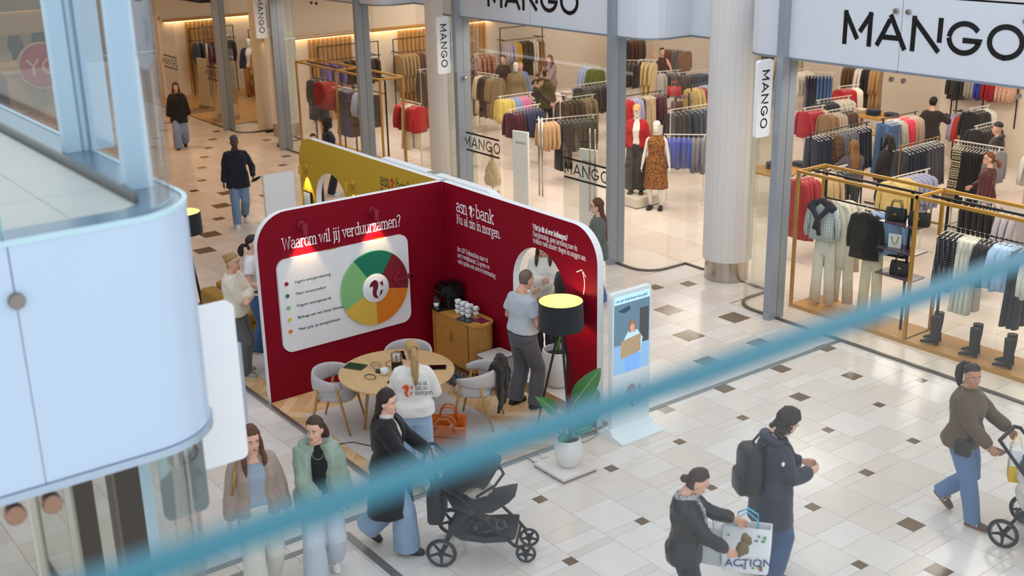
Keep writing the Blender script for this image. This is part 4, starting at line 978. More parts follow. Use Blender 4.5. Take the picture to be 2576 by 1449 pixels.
def stud(parent, x, y, z, r=0.042):
    MB().lathe([(r, 0), (r*1.02, 0.02), (r, 0.035), (r*0.9, 0.04)], 24, M=Matrix.Translation((x, y, z)) @ Matrix.Rotation(math.pi/2, 4, 'Y')).build('stud', mat('stud_steel', '#8f8783', 0.25, 1.0), parent, smooth=True, auto=40)
stud(sk, GX+0.005, 1.35, 4.26)
# glass balustrade over the skirt (photo looks through it)
M_BAL = glass_mat('balustrade_glass', '#F9FCFD', refl=0.30)
ba = thing('glass_balustrade', 'clear glass balustrade curving round the gallery corner', 'balustrade')
for p in ([(GX-0.06, -2.0), (GX-0.06, 1.346)], [(GX-0.06, 1.354)]+gpath(0.06)[2:-3]+[(-8.0, GY-0.06)], [(-8.008, GY-0.06), (-10.5, GY-0.06)], [(-10.508, GY-0.06), (-16, GY-0.06)]):
    ribbon(p, 0.02, GZ+0.01, GZ+1.30).build('pane', M_BAL, ba, smooth=True, auto=30)
for x, y in ((GX-0.06, 1.35),): MB().box(x-0.012, x+0.012, y-0.004, y+0.004, GZ+0.01, GZ+1.12).build('joint', mat('joint_teal', '#8FC0C8', 0.3), ba)
ribbon(gpath(0.06), 0.05, GZ+1.30, GZ+1.34).build('handrail', mat('rail_steel', '#C9CDD0', 0.25, 0.9), ba, smooth=True, auto=30)
# pale columns standing on the gallery edge
def gcol(x0, x1, y0, y1, label, taper=0.0, seam=False):
    t = thing('gallery_column', label, 'column', ((x0+x1)/2, (y0+y1)/2, GZ+0.013))
    a, b = (x1-x0)/2, (y1-y0)/2
    rings = [[(-a*k, -b*k, z), (a*k, -b*k, z), (a*k, b*k, z), (-a*k, b*k, z)] for k, z in ((1, 0), (1-taper, 2.6))]
    MB().loft(rings).build('shaft', M_COLB, t)
    if seam: MB().box(a, a+0.012, -0.008, 0.008, 0, 2.6).build('seam', mat('seam_navy', '#5a6a80', 0.5), t)
gcol(-8.09, -8.0, 2.255, 2.585, 'broad pale blue column rising from the gallery edge', 0, True)
gcol(-6.76, -6.69, 2.20, 2.365, 'narrow tapering pale blue column at the gallery corner', 0.30)
# shop under the gallery: curved glass, steel posts, dark pillars, blade sign and its built reflection
M_G2 = glass_mat('lower_glass', '#FAFCFA', refl=0.3)
lg = tag(bpy.data.objects.new('window_90', None), kind='structure'); COL.objects.link(lg)
lp = gpath(0.12)
ribbon(lp[:-2]+[(-11.0, GY-0.12)], 0.02, 0.03, 3.17).build('pane', M_G2, lg, smooth=True, auto=30)
ribbon(lp[:-2]+[(-11.0, GY-0.12)], 0.05, 0.0, 0.03).build('base_channel', M_LINE, lg)
for k, (y, z) in enumerate(((1.17, 3.10), (1.36, 3.10))):
    t = thing('glass_fixing', 'round steel glass fixing hanging under the skirt, '+('left one', 'right one')[k], 'fixing', (GX+0.01, y, z), group='round glass fixings')
    MB().tube([(-0.03, 0, 0), (-0.03, 0, 0.07)], 0.02, 8).build('hanger', M_STEEL, t)
    MB().lathe([(0.055, -0.03), (0.055, 0.03), (0.05, 0.037)], 24, M=Matrix.Rotation(math.pi/2, 4, 'Y')).build('disc', mat('stud_copper', '#9a7a68', 0.25, 1.0), t, smooth=True, auto=40)
for k, y in enumerate((1.375, 1.573)):
    t = thing('steel_post', 'slim steel post behind the lower glass, '+('left one', 'right one')[k], 'post', (-6.55, y, 0), group='slim steel posts')
    MB().lathe([(0.035, 0), (0.035, 3.17)], 16).build('tube', M_STEEL, t, smooth=True, auto=40); MB().lathe([(0.06, 0), (0.06, 0.012)], 16).build('foot_plate', M_STEEL, t)
M_BRN = mat('dark_bronze', '#3A2A20', 0.35, kind='paint', scale=5, amt=0.2)
for k, (x, y, w_) in enumerate(((-7.27, 1.82, 0.15), (-7.27, 2.11, 0.185))):
    t = thing('bronze_pillar', 'dark bronze pillar behind the lower glass, '+('left one', 'right one')[k], 'pillar', (x, y, 0), group='dark bronze pillars')
    MB().box(-0.07, 0.07, -w_/2, w_/2, 0, 3.17).build('shaft', M_BRN, t); MB().box(0.07, 0.075, -w_/2, -w_/2+0.02, 0, 3.17).build('edge_trim', mat('bronze_edge', '#77695c', 0.4, 0.6), t)
t = thing('blue_pillar', 'pale blue square pillar right of the dark bronze pillars', 'pillar', (-7.27, 2.245, 0)); MB().box(-0.07, 0.07, -0.04, 0.04, 0, 3.17).build('shaft', M_COLB, t); MB().box(-0.08, 0.08, -0.045, 0.05, 0, 0.06).build('base', M_COLB, t)
blade(-6.75, 2.47, 2.64, 'white rounded blade sign projecting beyond the frosted skirt', False, 1.1, 0.32)
t = thing('sign_reflection', 'translucent lettered plate standing in for the reflected blade sign under the skirt', 'sign', (-6.28, 2.06, 2.62), 0.0)  # reflection of the blade sign in the glass, built as a plate
MB().prism(rrect(-0.02, 0.26, 0, 0.62, 0.05), -0.012, 0.012, 'yz').build('plate', glass_mat('reflection_plate', '#DDEBEF', refl=0.9, ior=1.9), t)
font_text('ID', (0.014, 0.04, 0.34), UY, UZ, 0.2, mat('reflected_letter', '#5a4f4a', 0.4), 'lettering', t)
# food counter far behind the gallery glass
fc = thing('snack_counter', 'pale snack counter far behind the gallery glass', 'counter', (-40, 11.2, 0))
MB().box(-1.5, 1.5, -1.8, 1.2, 0, 1.0).build('counter_body', mat('counter_cream', '#C9BBA8', 0.5), fc)
MB().box(-1.6, 1.6, -1.9, 1.3, 1.0, 1.05).build('worktop', mat('counter_top', '#DCD6CC', 0.3), fc)
MB().box(-1.6, -1.3, -1.9, 1.3, 1.9, 2.6).build('header_board', mat('counter_head', '#B5A892', 0.6), fc)
for y in (-1.8, 1.2): MB().box(-1.55, -1.45, y-0.05, y+0.05, 1.05, 1.9).build('header_post', mat('counter_post', '#777777', 0.5), fc)
ys_ = thing('round_logo_sign', 'round magenta sign with pale letters seen through the gallery glass', 'sign', (-38.0, 10.35, 1.25))
MB().lathe([(0.66, 0), (0.66, 0.08)], 36, M=Matrix.Rotation(math.pi/2, 4, 'Y')).build('disc', mat('sign_magenta', '#B3245E', 0.4), ys_)
MB().lathe([(0.71, -0.02), (0.71, 0.06)], 36, M=Matrix.Rotation(math.pi/2, 4, 'Y')).build('rim', mat('rim_pale', '#D9CFC8', 0.4), ys_)
font_text('YO', (0.085, -0.48, -0.28), UY, UZ, 0.72, mat('sign_pale', '#E4DADA', 0.4), 'lettering', ys_)
MB().tube([(0.0, 0, -1.25), (0, 0, -0.6)], 0.05, 8).build('post', M_STEEL, ys_)
# near balustrade in front of the camera: its teal glass top edge
NX = -0.905
nb = thing('near_balustrade', 'blurred teal glass balustrade edge crossing the foreground', 'balustrade')
MB().box(NX-0.008, NX+0.008, -1.6, 6.0, GZ, 5.644).build('pane', glass_mat('near_glass', '#FCFEFE', refl=0.05), nb)
MB().box(NX-0.013, NX+0.013, -1.6, 6.0, 5.636, 5.656).build('glass_edge', mat('glass_edge_teal', '#2A7B90', 0.3), nb)
# ---------------------------------------------------------------- people
def remesh(mb, name, m, voxel, smooth=4, wr=0.0, wf=9.0, parent=None, seed=0.0):
    me = mb.mesh(name); ob = bpy.data.objects.new(name, me); COL.objects.link(ob)
    r = ob.modifiers.new('r', 'REMESH'); r.mode = 'VOXEL'; r.voxel_size = voxel
    if smooth:
        s = ob.modifiers.new('s', 'SMOOTH'); s.factor = 0.5; s.iterations = smooth
    dg = bpy.context.evaluated_depsgraph_get(); me2 = bpy.data.meshes.new_from_object(ob.evaluated_get(dg))
    bpy.data.objects.remove(ob); bpy.data.meshes.remove(me)
    if wr:
        nv = len(me2.vertices); co = [0.0]*(nv*3); no = [0.0]*(nv*3)
        me2.vertices.foreach_get('co', co); me2.vertices.foreach_get('normal', no)
        nz = noise.noise
        for i in range(0, nv*3, 3):
            q = V((co[i]*wf+seed, co[i+1]*wf, co[i+2]*wf*0.75))
            k = (nz(q)+0.5*nz(q*2.3))*wr
            co[i] += no[i]*k; co[i+1] += no[i+1]*k; co[i+2] += no[i+2]*k
        me2.vertices.foreach_set('co', co); me2.update()
    me2.materials.clear(); me2.materials.append(m)
    me2.polygons.foreach_set('use_smooth', [True]*len(me2.polygons))
    return link(name, me2, parent)
def ik(a, c, l1, l2, hint):
    a, c = V(a), V(c); d = c-a; L = d.length
    if L > (l1+l2)*0.998: c = a+d*((l1+l2)*0.998/L); d = c-a; L = d.length
    x = (l1*l1-l2*l2+L*L)/(2*L); h = math.sqrt(max(l1*l1-x*x, 0)); t = d/L
    hv = V(hint); hv = hv-t*hv.dot(t); hv = hv.normalized() if hv.length > 1e-4 else t.orthogonal().normalized()
    return a+t*x+hv*h, c
def ell(c, a, b, ux=V((1, 0, 0)), uy=V((0, 1, 0)), n=20, p=2.3, mod=None):
    out = []
    for k in range(n):
        t = 2*math.pi*k/n; ct, st = math.cos(t), math.sin(t)
        x = math.copysign(abs(ct)**(2/p), ct)*a; y = math.copysign(abs(st)**(2/p), st)*b
        f = mod(t) if mod else 1.0
        out.append(V(c)+ux*x*f+uy*y*f)
    return out
HEAD = [(-.118, .024, .070, .02), (-.106, .040, .084, -.01), (-.082, .053, .087, -.035), (-.05, .061, .086, -.062), (-.02, .066, .085, -.08), (.0, .069, .081, -.09), (.03, .072, .087, -.096), (.06, .071, .084, -.095), (.085, .061, .066, -.082), (.104, .042, .042, -.055), (.114, .02, .02, -.026)]
TORSO = [(.84, .10, .085, 0), (.88, .158, .108, -.005), (.95, .172, .118, -.01), (1.03, .150, .105, 0), (1.10, .134, .096, .005), (1.18, .142, .103, .01), (1.28, .163, .116, .012), (1.36, .158, .102, .0), (1.41, .138, .082, -.008), (1.445, .095, .066, -.012), (1.48, .064, .058, -.01), (1.53, .056, .056, .0)]
SKIN = {'fair': '#E2B09B', 'light': '#D8A58C', 'mid': '#B88263', 'dark': '#5A3A28', 'white': '#E8E4DE'}
def torso_interp(z):
    for i in range(len(TORSO)-1):
        if TORSO[i][0] <= z <= TORSO[i+1][0]:
            t = (z-TORSO[i][0])/(TORSO[i+1][0]-TORSO[i][0]); return tuple(TORSO[i][j]+(TORSO[i+1][j]-TORSO[i][j])*t for j in (1, 2, 3))
    return TORSO[0][1:] if z < TORSO[0][0] else TORSO[-1][1:]
def person(label, x, y, face, h=1.70, z0=0.0, skin='fair', male=False, q=1.0, lean=0.0, turn=0.0, nod=0.0, bow=0.0,
           armR=None, armL=None, hintR=(.4, -.6, -.3), hintL=(-.4, -.6, -.3), footR=(.10, 0, 0), footL=(-.10, 0, 0), heelR=0.0, heelL=0.0, curl=0.5,
           top=None, coat=None, pants=None, hair=None, shoes='#E8E6E2', sole='#D8D4CC', mannequin=False, name='person', cat='person', group=None, extra=None, hands=True, fat=1.0, glasses=False):
    """standing figure; local +y is forward, +x the figure's right. Lengths for 1.75 m, scaled."""
    S = h/1.75
    t = thing(name, label, cat, (x, y, z0), math.radians(face)-math.pi/2, group); t.scale = (S, S, S)
    sk = mat('skin_'+skin, SKIN[skin], 0.45 if not mannequin else 0.25, kind='skin', scale=12, amt=0.06)
    vx = (0.0095 if q <= 1 else 0.010*q)
    SHW = 0.178 if male else 0.155
    piv = V((0, 0, .95)); Rl = Matrix.Rotation(-lean, 3, 'X')
    def up(p): p = V(p); return piv+Rl @ (p-piv)
    fwdv, upv, rt = Rl @ V((0, 1, 0)), Rl @ V((0, 0, 1)), V((1, 0, 0))
    # arms
    A = {}
    for s, tgt, hint in ((1, armR, hintR), (-1, armL, hintL)):
        sh = up((s*SHW, -.005, 1.395))
        w = V(tgt) if tgt else up((s*0.27, 0.04, .85))
        el, w = ik(sh, w, .285, .25, hint); A[s] = (sh, el, w)
    # legs
    Lg = {}
    for s, ft, heel in ((1, footR, heelR), (-1, footL, heelL)):
        hp = V((s*.088, -.005, .90)); an = V((ft[0], ft[1]-.02, ft[2]+.085+0.12*math.sin(heel)))
        kn, an = ik(hp, an, .425, .42, (s*0.1, 1, 0)); Lg[s] = (hp, kn, an, heel)
    # head frame
    nb = up((0, -.01, 1.46)); hc = up((0, .02+bow*0.3, 1.632-bow*0.06))
    Hm = Matrix.Translation(hc) @ (Rl.to_4x4() @ Matrix.Rotation(turn, 4, 'Z') @ Matrix.Rotation(-nod, 4, 'X'))
    H_ = lambda p: Hm @ V(p)
    # ---- body
    b = MB()
    def head_ring(z, a, yf, yb, g=0.0, n=20, mod=None): return [H_((p.x, p.y, z)) for p in ell((0, (yf+yb)/2, 0), a+g, (yf-yb)/2+g, n=n, p=2.15, mod=mod)]
    if not mannequin or True:
        b.loft([head_ring(*r) for r in HEAD])
        b.tube([nb, up((0, .0, 1.52)), H_((0, -.02, -.04))], [.06, .052, .055], 14)
        if not mannequin:
            b.ball((0, .094, -.034), .013, .018, .012, 10, 6, M=Hm); b.ball((0, .086, -.012), .010, .014, .032, 10, 6, M=Hm)
            b.ball((0, .078, -.070), .026, .016, .018, 10, 6, M=Hm); b.ball((0, .076, -.1), .022, .014, .016, 10, 6, M=Hm)
            for s in (-1, 1):
                b.ball((s*.031, .075, .024), .024, .014, .010, 10, 6, M=Hm); b.ball((s*.034, .068, -.035), .022, .018, .022, 10, 6, M=Hm)
                b.ball((s*.072, -.008, -.012), .011, .02, .032, 10, 6, M=Hm)
        else: b.ball((0, .09, -.03), .012, .016, .03, 10, 6, M=Hm)
    mw = 1.08 if male else 1.0
    b.loft([ell(up((0, r[3], r[0])), r[1]*mw*fat, r[2]*fat, rt, fwdv) for r in TORSO])
    for s in (1, -1):
        sh, el, w = A[s]
        b.tube([sh+rt*(-s*.03), sh.lerp(el, .12), sh.lerp(el, .5), el, el.lerp(w, .3), el.lerp(w, .75), w], [.046, .048, .044, .037, .039, .031, .026], 12)
        # hand
        d = (w-el).normalized(); cr = fwdv if abs(d.dot(fwdv)) < 0.7 else -upv
        side = (cr-d*cr.dot(d)).normalized()          # thumb side
        nrm = d.cross(side)*s                          # palm normal-ish
        nrm = -rt*s if nrm.dot(-rt*s) < 0 and abs(d.z) > 0.6 else nrm
        nrm = (nrm-d*nrm.dot(d)); nrm = nrm.normalized() if nrm.length > .1 else d.orthogonal().normalized(); side = side if abs(side.dot(nrm)) < .3 else d.cross(nrm).normalized()
        if hands:
            pw = [[w+d*(u)+side*(cx_*wd)+nrm*(cy_*th) for cx_, cy_ in ((-1, -.6), (-.6, -1), (.6, -1), (1, -.6), (1, .6), (.6, 1), (-.6, 1), (-1, .6))] for u, wd, th in ((-.01, .026, .018), (.03, .036, .016), (.075, .042, .014), (.09, .038, .011))]
            b.loft(pw)
            for k, fl in enumerate((.066, .075, .070, .055)):
                o = w+d*.082+side*((1.5-k)*.0215)
                cu = curl*1.1; p1 = o+(d*math.cos(cu*.5)+nrm*math.sin(cu*.5))*fl*.45; p2 = p1+(d*math.cos(cu*1.2)+nrm*math.sin(cu*1.2))*fl*.32; p3 = p2+(d*math.cos(cu*1.9)+nrm*math.sin(cu*1.9))*fl*.26
                b.tube([o-d*.02, o, p1, p2, p3], [.009, .0095, .009, .008, .0065], 7)
            o = w+d*.028+side*.030
            b.tube([o-side*.012, o+side*.016+d*.02+nrm*.008, o+side*.024+d*.05+nrm*.018, o+side*.022+d*.072+nrm*.026], [.012, .0115, .010, .007], 7)
        hp, kn, an, heel = Lg[s]
        b.tube([hp+V((-s*.01, 0, .02)), hp.lerp(kn, .2), hp.lerp(kn, .6), kn, kn.lerp(an, .3), kn.lerp(an, .75), an, an+V((0, .0, -.04))], [x_*fat for x_ in (.088, .086, .07, .054, .055, .042, .036, .034)], 14)
        b.tube([an+V((0, -.02, -.03)), an+V((0, .06, -.05)), an+V((0, .13, -.062))], [.034, .034, .022], 10)
    remesh(b, 'body', sk, vx, 3, parent=t)
    # ---- face
    if not mannequin and q <= 1.7:
        for s in (-1, 1):
            e = MB().ball((s*.031, .0835, .001), .0135, .0065, .0065, 10, 6, M=Hm).build('eye', mat('eye_white', '#E4DDD6', 0.3), t, smooth=True)
            MB().ball((s*.031, .0893, .001), .0062, .003, .0062, 8, 5, M=Hm).build('iris', mat('iris_dark', '#2a1c14', 0.2), e, smooth=True)
            MB().tube([H_((s*.014, .0945, .021)), H_((s*.032, .0945, .027)), H_((s*.05, .083, .021))], [.003, .0035, .002], 5).build('eyebrow', mat('brow', '#4a3122', 0.8), t)
        MB().ball((0, .0925, -.0655), .020, .0055, .0035, 10, 5, M=Hm).ball((0, .0915, -.0735), .017, .006, .0045, 10, 5, M=Hm).build('lips', mat('lips_rose', '#B0605A' if skin != 'dark' else '#5a2f2a', 0.4), t, smooth=True)
        if glasses:
            g = MB()
            for s in (-1, 1):
                g.tube([H_((s*.032+.021*math.cos(k*math.pi/7), .100, .001+.018*math.sin(k*math.pi/7))) for k in range(14)], .0018, 5, close=True)
                g.tube([H_((s*.053, .098, .004)), H_((s*.074, .0, .006))], .0016, 5)
            g.tube([H_((-.011, .101, .004)), H_((.011, .101, .004))], .0018, 5); g.build('glasses', mat('specs', '#2a2422', 0.3), t)
    # ---- trousers
    if pants:
        c = dict(col='#7F93AC', flare=0.0, infl=.016, hemz=.06, kind='fabric', top=1.03, seat=1.0, wr=.006); c.update(pants)
        b = MB()
        zs = [z for z in (.80, .84, .88, .92, .96, 1.0, c['top']) if z <= c['top']]
        b.loft([ell(up((0, torso_interp(z)[2], z)) if z > .95 else V((0, torso_interp(z)[2], z)), torso_interp(max(z, .86))[0]*mw*fat+c['infl'], torso_interp(max(z, .86))[1]*fat*c['seat']+c['infl'], rt, fwdv if z > .95 else V((0, 1, 0))) for z in zs])
        for s in (1, -1):
            hp, kn, an, heel = Lg[s]; fl = c['flare']; i_ = c['infl']
            low = an+(kn-an)*max(0, (c['hemz']-.06)/.42)+V((0, 0, -.035))
            b.tube([hp+V((0, 0, .04)), hp.lerp(kn, .15), hp.lerp(kn, .6), kn, kn.lerp(low, .45), kn.lerp(low, .85), low], [.092*fat+i_, .092*fat+i_, .075*fat+i_+fl*.3, .058*fat+i_+fl*.55, .055*fat+i_+fl*.8, .045*fat+i_+fl, .045*fat+i_+fl], 16)
        remesh(b, c.get('name', 'trousers'), mat(c.get('mname', 'cloth'), c['col'], 0.8, kind=c['kind'], scale=c.get('scale', 14), amt=c.get('amt', .16), col2=c.get('col2')), vx*1.15, 3, c['wr'], 11, t, x+y)
        if c.get('belt'):
            zz = c['top']-.03; tw = torso_interp(zz)
            b = MB(); b.tube([p for p in ell(up((0, tw[2], zz)), tw[0]*mw*fat+c['infl']+.004, tw[1]*fat*c['seat']+c['infl']+.004, rt, fwdv, 24)], .014, 6, close=True); b.build('belt', mat('belt', c['belt'], 0.4), t)
    # ---- tops: a list of garments from inside out
    for gi, g in enumerate([g for g in (top, coat) if g]):
        c = dict(col='#E6E2DA', infl=.022, hem=.92, sleeve=1.0, sl=.016, open=0.0, flare=.02, kind='fabric', collar=1.475, wr=.007, cuff=0.0, name='jumper' if gi == 0 else 'jacket', ny=1.0); c.update(g)
        b = MB(); rings = []
        zs = [c['hem']]+[z for z in (.5, .6, .7, .8, .88, .95, 1.03, 1.10, 1.18, 1.28, 1.36, 1.41, 1.445) if z > c['hem']+.03]+[c['collar']]
        op = c['open']
        def mod(tt, z):
            if not op: return 1.0
            a = abs(math.atan2(math.sin(tt-math.pi/2), math.cos(tt-math.pi/2))); w_ = op*(0.75+0.5*(z-1.0) if c.get('vneck') else 1.0)
            return 0.62 if a < w_ else 1.0
        for z in zs:
            a_, b_, o_ = torso_interp(max(z, .9)); k = max(0, (1.0-z))*c['flare']*4+(c['flare']*.5 if z < 1.05 else 0)
            ctr = up((0, o_, z)) if z >= .95 else V((0, o_+ (up((0,0,.95)).y)*1.0, z))
            bl = c.get('blouse', 0.0)*math.exp(-((z-c['hem']-.08)/.09)**2)
            rings.append(ell(ctr, a_*mw*fat+c['infl']+k+bl, b_*fat+c['infl']+k*.8+bl, rt, fwdv if z >= .95 else V((0, 1, 0)), 36 if op else 24, 2.4, (lambda tt, z=z: mod(tt, z))))
        b.loft(rings)
        for s in (1, -1):
            sh, el, w = A[s]; L = c['sleeve']; i_ = c['sl']
            if L <= 0: continue
            path = [sh+rt*(-s*.07)+upv*(.012), sh+rt*(-s*.012), sh.lerp(el, .3), sh.lerp(el, .7)]; rr = [.054+i_, .056+i_, .053+i_, .048+i_]
            if L <= .35: path = path[:3]; rr = [.054+i_, .056+i_, .058+i_*1.6]; path[2] = sh.lerp(el, .62)
            else:
                path += [el, el.lerp(w, .4), el.lerp(w, .80), el.lerp(w, .80+.18*min(1, L))]; rr += [.047+i_, .046+i_, .040+i_, .032+i_*.7+c['cuff']]
            b.tube(path, rr, 14)
        m = mat(c.get('mname', 'cloth'), c['col'], c.get('rough', .85), kind=c['kind'], scale=c.get('scale', 14), amt=c.get('amt', .10), col2=c.get('col2'))
        G = remesh(b, c['name'], m, vx*1.2, 3, c['wr'], c.get('wf', 8.0), t, x*3+gi)
        if c.get('hood'):
            hb = MB(); hb.tube([up((.13*math.sin(a), -.055-.075*math.cos(a)+.05, 1.46+.02*math.cos(a))) for a in [math.radians(-115+230*i/12) for i in range(13)]], [.03, .042, .05, .058, .062, .066, .068, .066, .062, .058, .05, .042, .03], 10, flat=.75)
            remesh(hb, 'hood', m, .012, 3, .006, 14, t)
        if c.get('roll'):
            hb = MB(); hb.lathe([(.062, 0), (.078, .02), (.076, .05), (.060, .062)], 20, M=Matrix.Translation(up((0, .0, 1.455))) @ Rl.to_4x4()); hb.build('roll_collar', m, t, smooth=True)
        if c.get('lapel'):
            lb = MB()
            for s in (1, -1):
                P = [up((s*.05, .075, 1.475)), up((s*.105, .095, 1.40)), up((s*.115, .125, 1.27)), up((s*.035, .145, 1.06)), up((s*.045, .14, 1.28)), up((s*.045, .105, 1.42))]
                lb.add(P, [(0, 1, 2, 3, 4, 5) if s < 0 else (5, 4, 3, 2, 1, 0)])
            o = lb.build('lapel', m, t); mo = o.modifiers.new('s', 'SOLIDIFY'); mo.thickness = .012; mo.offset = 0
    # ---- shoes
    for s in (1, -1):
        hp, kn, an, heel = Lg[s]
        M = Matrix.Translation(V((an.x, an.y, an.z-.085))) @ Matrix.Rotation(-s*0.10, 4, 'Z') @ Matrix.Rotation(-heel, 4, 'X')
        prof = [(-.075, .030, .055), (-.05, .038, .075), (-.01, .040, .085), (.04, .041, .070), (.09, .046, .052), (.14, .044, .042), (.17, .032, .032), (.185, .014, .024)]
        up_ = MB().loft([[M @ V((a_*math.copysign(abs(math.cos(tt))**.8, math.cos(tt)), yy, .018+hh*max(0, math.sin(tt))**.8 if math.sin(tt) > 0 else .016)) for tt in [2*math.pi*k/14 for k in range(14)]] for yy, a_, hh in prof])
        o = up_.build('shoe', mat('shoe', shoes, 0.5), t, smooth=True)
        so = MB(); poly = [(a_*1.06, yy) for yy, a_, hh in prof]+[(-a_*1.06, yy) for yy, a_, hh in prof[::-1]]
        so.prism(poly, 0.0, .022, M=M); so.build('sole', mat('sole', sole, 0.6), o)
        if extra and extra.get('stripes'):
            for k in range(3):
                for s2 in (-1, 1): MB().box(s2*.040, s2*.044, .005+k*.028, .015+k*.028, .025, .062, M=M).build('stripe', M_TXT, o)
            MB().box(-.02, .02, .03, .11, .068, .074, M=M @ Matrix.Rotation(-.3, 4, 'X')).build('laces', M_TXT, o)
    # ---- hair
    if hair:
        hs = dict(style='long', col='#3a2418', len=.32, vol=.016); hs.update(hair); st = hs['style']
        hm = mat('hair', hs['col'], 0.5, kind='hair', col2=hs.get('col2'))
        b = MB(); v_ = hs['vol']
        def hmod(z, top_=.078):
            lim = 2.0 if z < -.02 else 1.45 if z < .03 else 1.15 if z < top_-.02 else .85 if z < top_ else 0
            if st in ('bun', 'pony'): lim = 2.1 if z < .015 else 1.5 if z < .045 else 1.05 if z < .07 else 0
            if st in ('short', 'bald') : lim = 1.75 if z < .02 else 1.35 if z < .05 else 1.05 if z < top_ else .4
            def f(tt):
                a = abs(math.atan2(math.sin(tt-math.pi/2), math.cos(tt-math.pi/2)))
                return 0.72 if a < lim else (0.9 if a < lim+.15 else 1.0)
            return f
        zlow = -.085 if st not in ('short', 'bald') else -.06
        if st in ('bun', 'pony'): v_ = min(v_, .010)
        rr = [r for r in HEAD if r[0] >= zlow]
        if st == 'bald': rr = [r for r in HEAD if zlow <= r[0] <= .065]
        if st == 'beanie': rr = [r for r in HEAD if r[0] >= .06]
        hr = []
        for (z, a_, yf, yb) in rr:
            yb2 = min(yb, -.075) if z < 0 else yb; a2 = max(a_, .062) if z < 0 else a_
            hr.append(head_ring(z+(v_*.8 if z > .1 else 0)+(v_ if z > .11 else 0), a2, yf, yb2, v_*(1.35 if st == 'curly' else 1), 32, hmod(z) if st != 'beanie' else None))
        b.loft(hr)
        if st == 'long':
            L = hs['len']; rings = []
            for i in range(9):
                u = i/8; z = .03-u*(L+.10)
                wd = .078+.03*math.sin(math.pi*min(1, u*1.1))*.9+(.03 if hs.get('wide') else 0)*u; dp = .03+.012*(1-u)
                yo = -.075-.03*u if u > .25 else -.062-.05*u
                p0 = H_((0, yo, max(z, -.11))); 
                if z < -.11: p0 = p0+upv*(z+.11)*1.0+fwdv*(-.035*min(1, (-.11-z)/.12))
                rings.append(ell(p0, wd*(1-.25*max(0, u-.8)*4), dp, Rl @ V((math.cos(turn), math.sin(turn), 0)), Rl @ V((-math.sin(turn), math.cos(turn), 0)), 18, 2.2))
            b.loft(rings[::-1])
            for s in ((-1, 1) if hs.get('front', True) else ()):
                b.tube([H_((s*.068, .02, .05)), H_((s*.086, .025, -.05)), H_((s*.090, .02, -.12)), H_((s*.095, .02, -.13))+upv*(-.06)+fwdv*.07, H_((s*.095, .02, -.13))+upv*(-.06-L*.45)+fwdv*.085], [.014, .022, .026, .028, .012], 10)
        elif st == 'bun':
            b.ball((0, -.095, .07), .042, .042, .042, 12, 8, M=Hm) if not hs.get('low') else b.ball((0, -.125, -.02), .04, .04, .04, 12, 8, M=Hm)
        elif st == 'pony':
            pz = hs.get('pz', .045); L = hs['len']
            p0 = H_((0, -.10, pz)); pts = [p0, p0+fwdv*-.05+upv*.012, p0+fwdv*-.085+upv*-.05, p0+fwdv*-.09+upv*(-.05-L*.35), p0+fwdv*-.085+upv*(-.05-L*.7), p0+fwdv*-.075+upv*(-.05-L)]
            b.tube(pts, [.022, .026, .042, .046, .038, .01], 12)
        elif st == 'curly':
            rr2 = random.Random(5)
            for k in range(60):
                a = rr2.uniform(0.35, 5.93)+math.pi/2; z = rr2.uniform(-hs['len'], .10); r_ = .082 if z < .05 else .06
                if abs(math.atan2(math.sin(a-math.pi/2), math.cos(a-math.pi/2))) < (1.25 if z < .06 else 0.2): continue
                b.ball((r_*math.cos(a), -.012+1.15*r_*math.sin(a), z), rr2.uniform(.022, .034), n=8, m=6, M=Hm)
        elif st == 'beanie': (b.ball((0, -.012, .095), .07, .085, .045, 14, 8, M=Hm), b.ball((0, -.03, .05), .074, .078, .04, 14, 8, M=Hm))
        remesh(b, 'hair' if st != 'beanie' else 'knitted_hat', hm, vx*1.05, 2, .004 if st != 'curly' else .006, 40, t)
        if st == 'pony': MB().tube([H_((0, -.112, hs.get('pz', .045)))+ (rt*math.cos(k*math.pi/6)+upv*math.sin(k*math.pi/6))*.024 for k in range(12)], .005, 6, close=True).build('hair_tie', mat('tie', '#1c1614', 0.6), t)
    return t, dict(up=up, H=H_, A=A, S=S, Rl=Rl, rt=rt, fwd=fwdv, upv=upv, Lg=Lg)
# ---------------------------------------------------------------- the people, from the front to the back
def at_person(t, p):
    M = Matrix.Translation(t.location) @ Matrix.Rotation(t.rotation_euler.z, 4, 'Z') @ Matrix.Diagonal((*t.scale, 1))
    return M @ V(p)
def carried(name, label, cat, t, p, rz=0.0, group=None):
    o = thing(name, label, cat, at_person(t, p), t.rotation_euler.z+rz, group); return o
JE = dict(kind='fabric', amt=.22, scale=7, name='jeans')
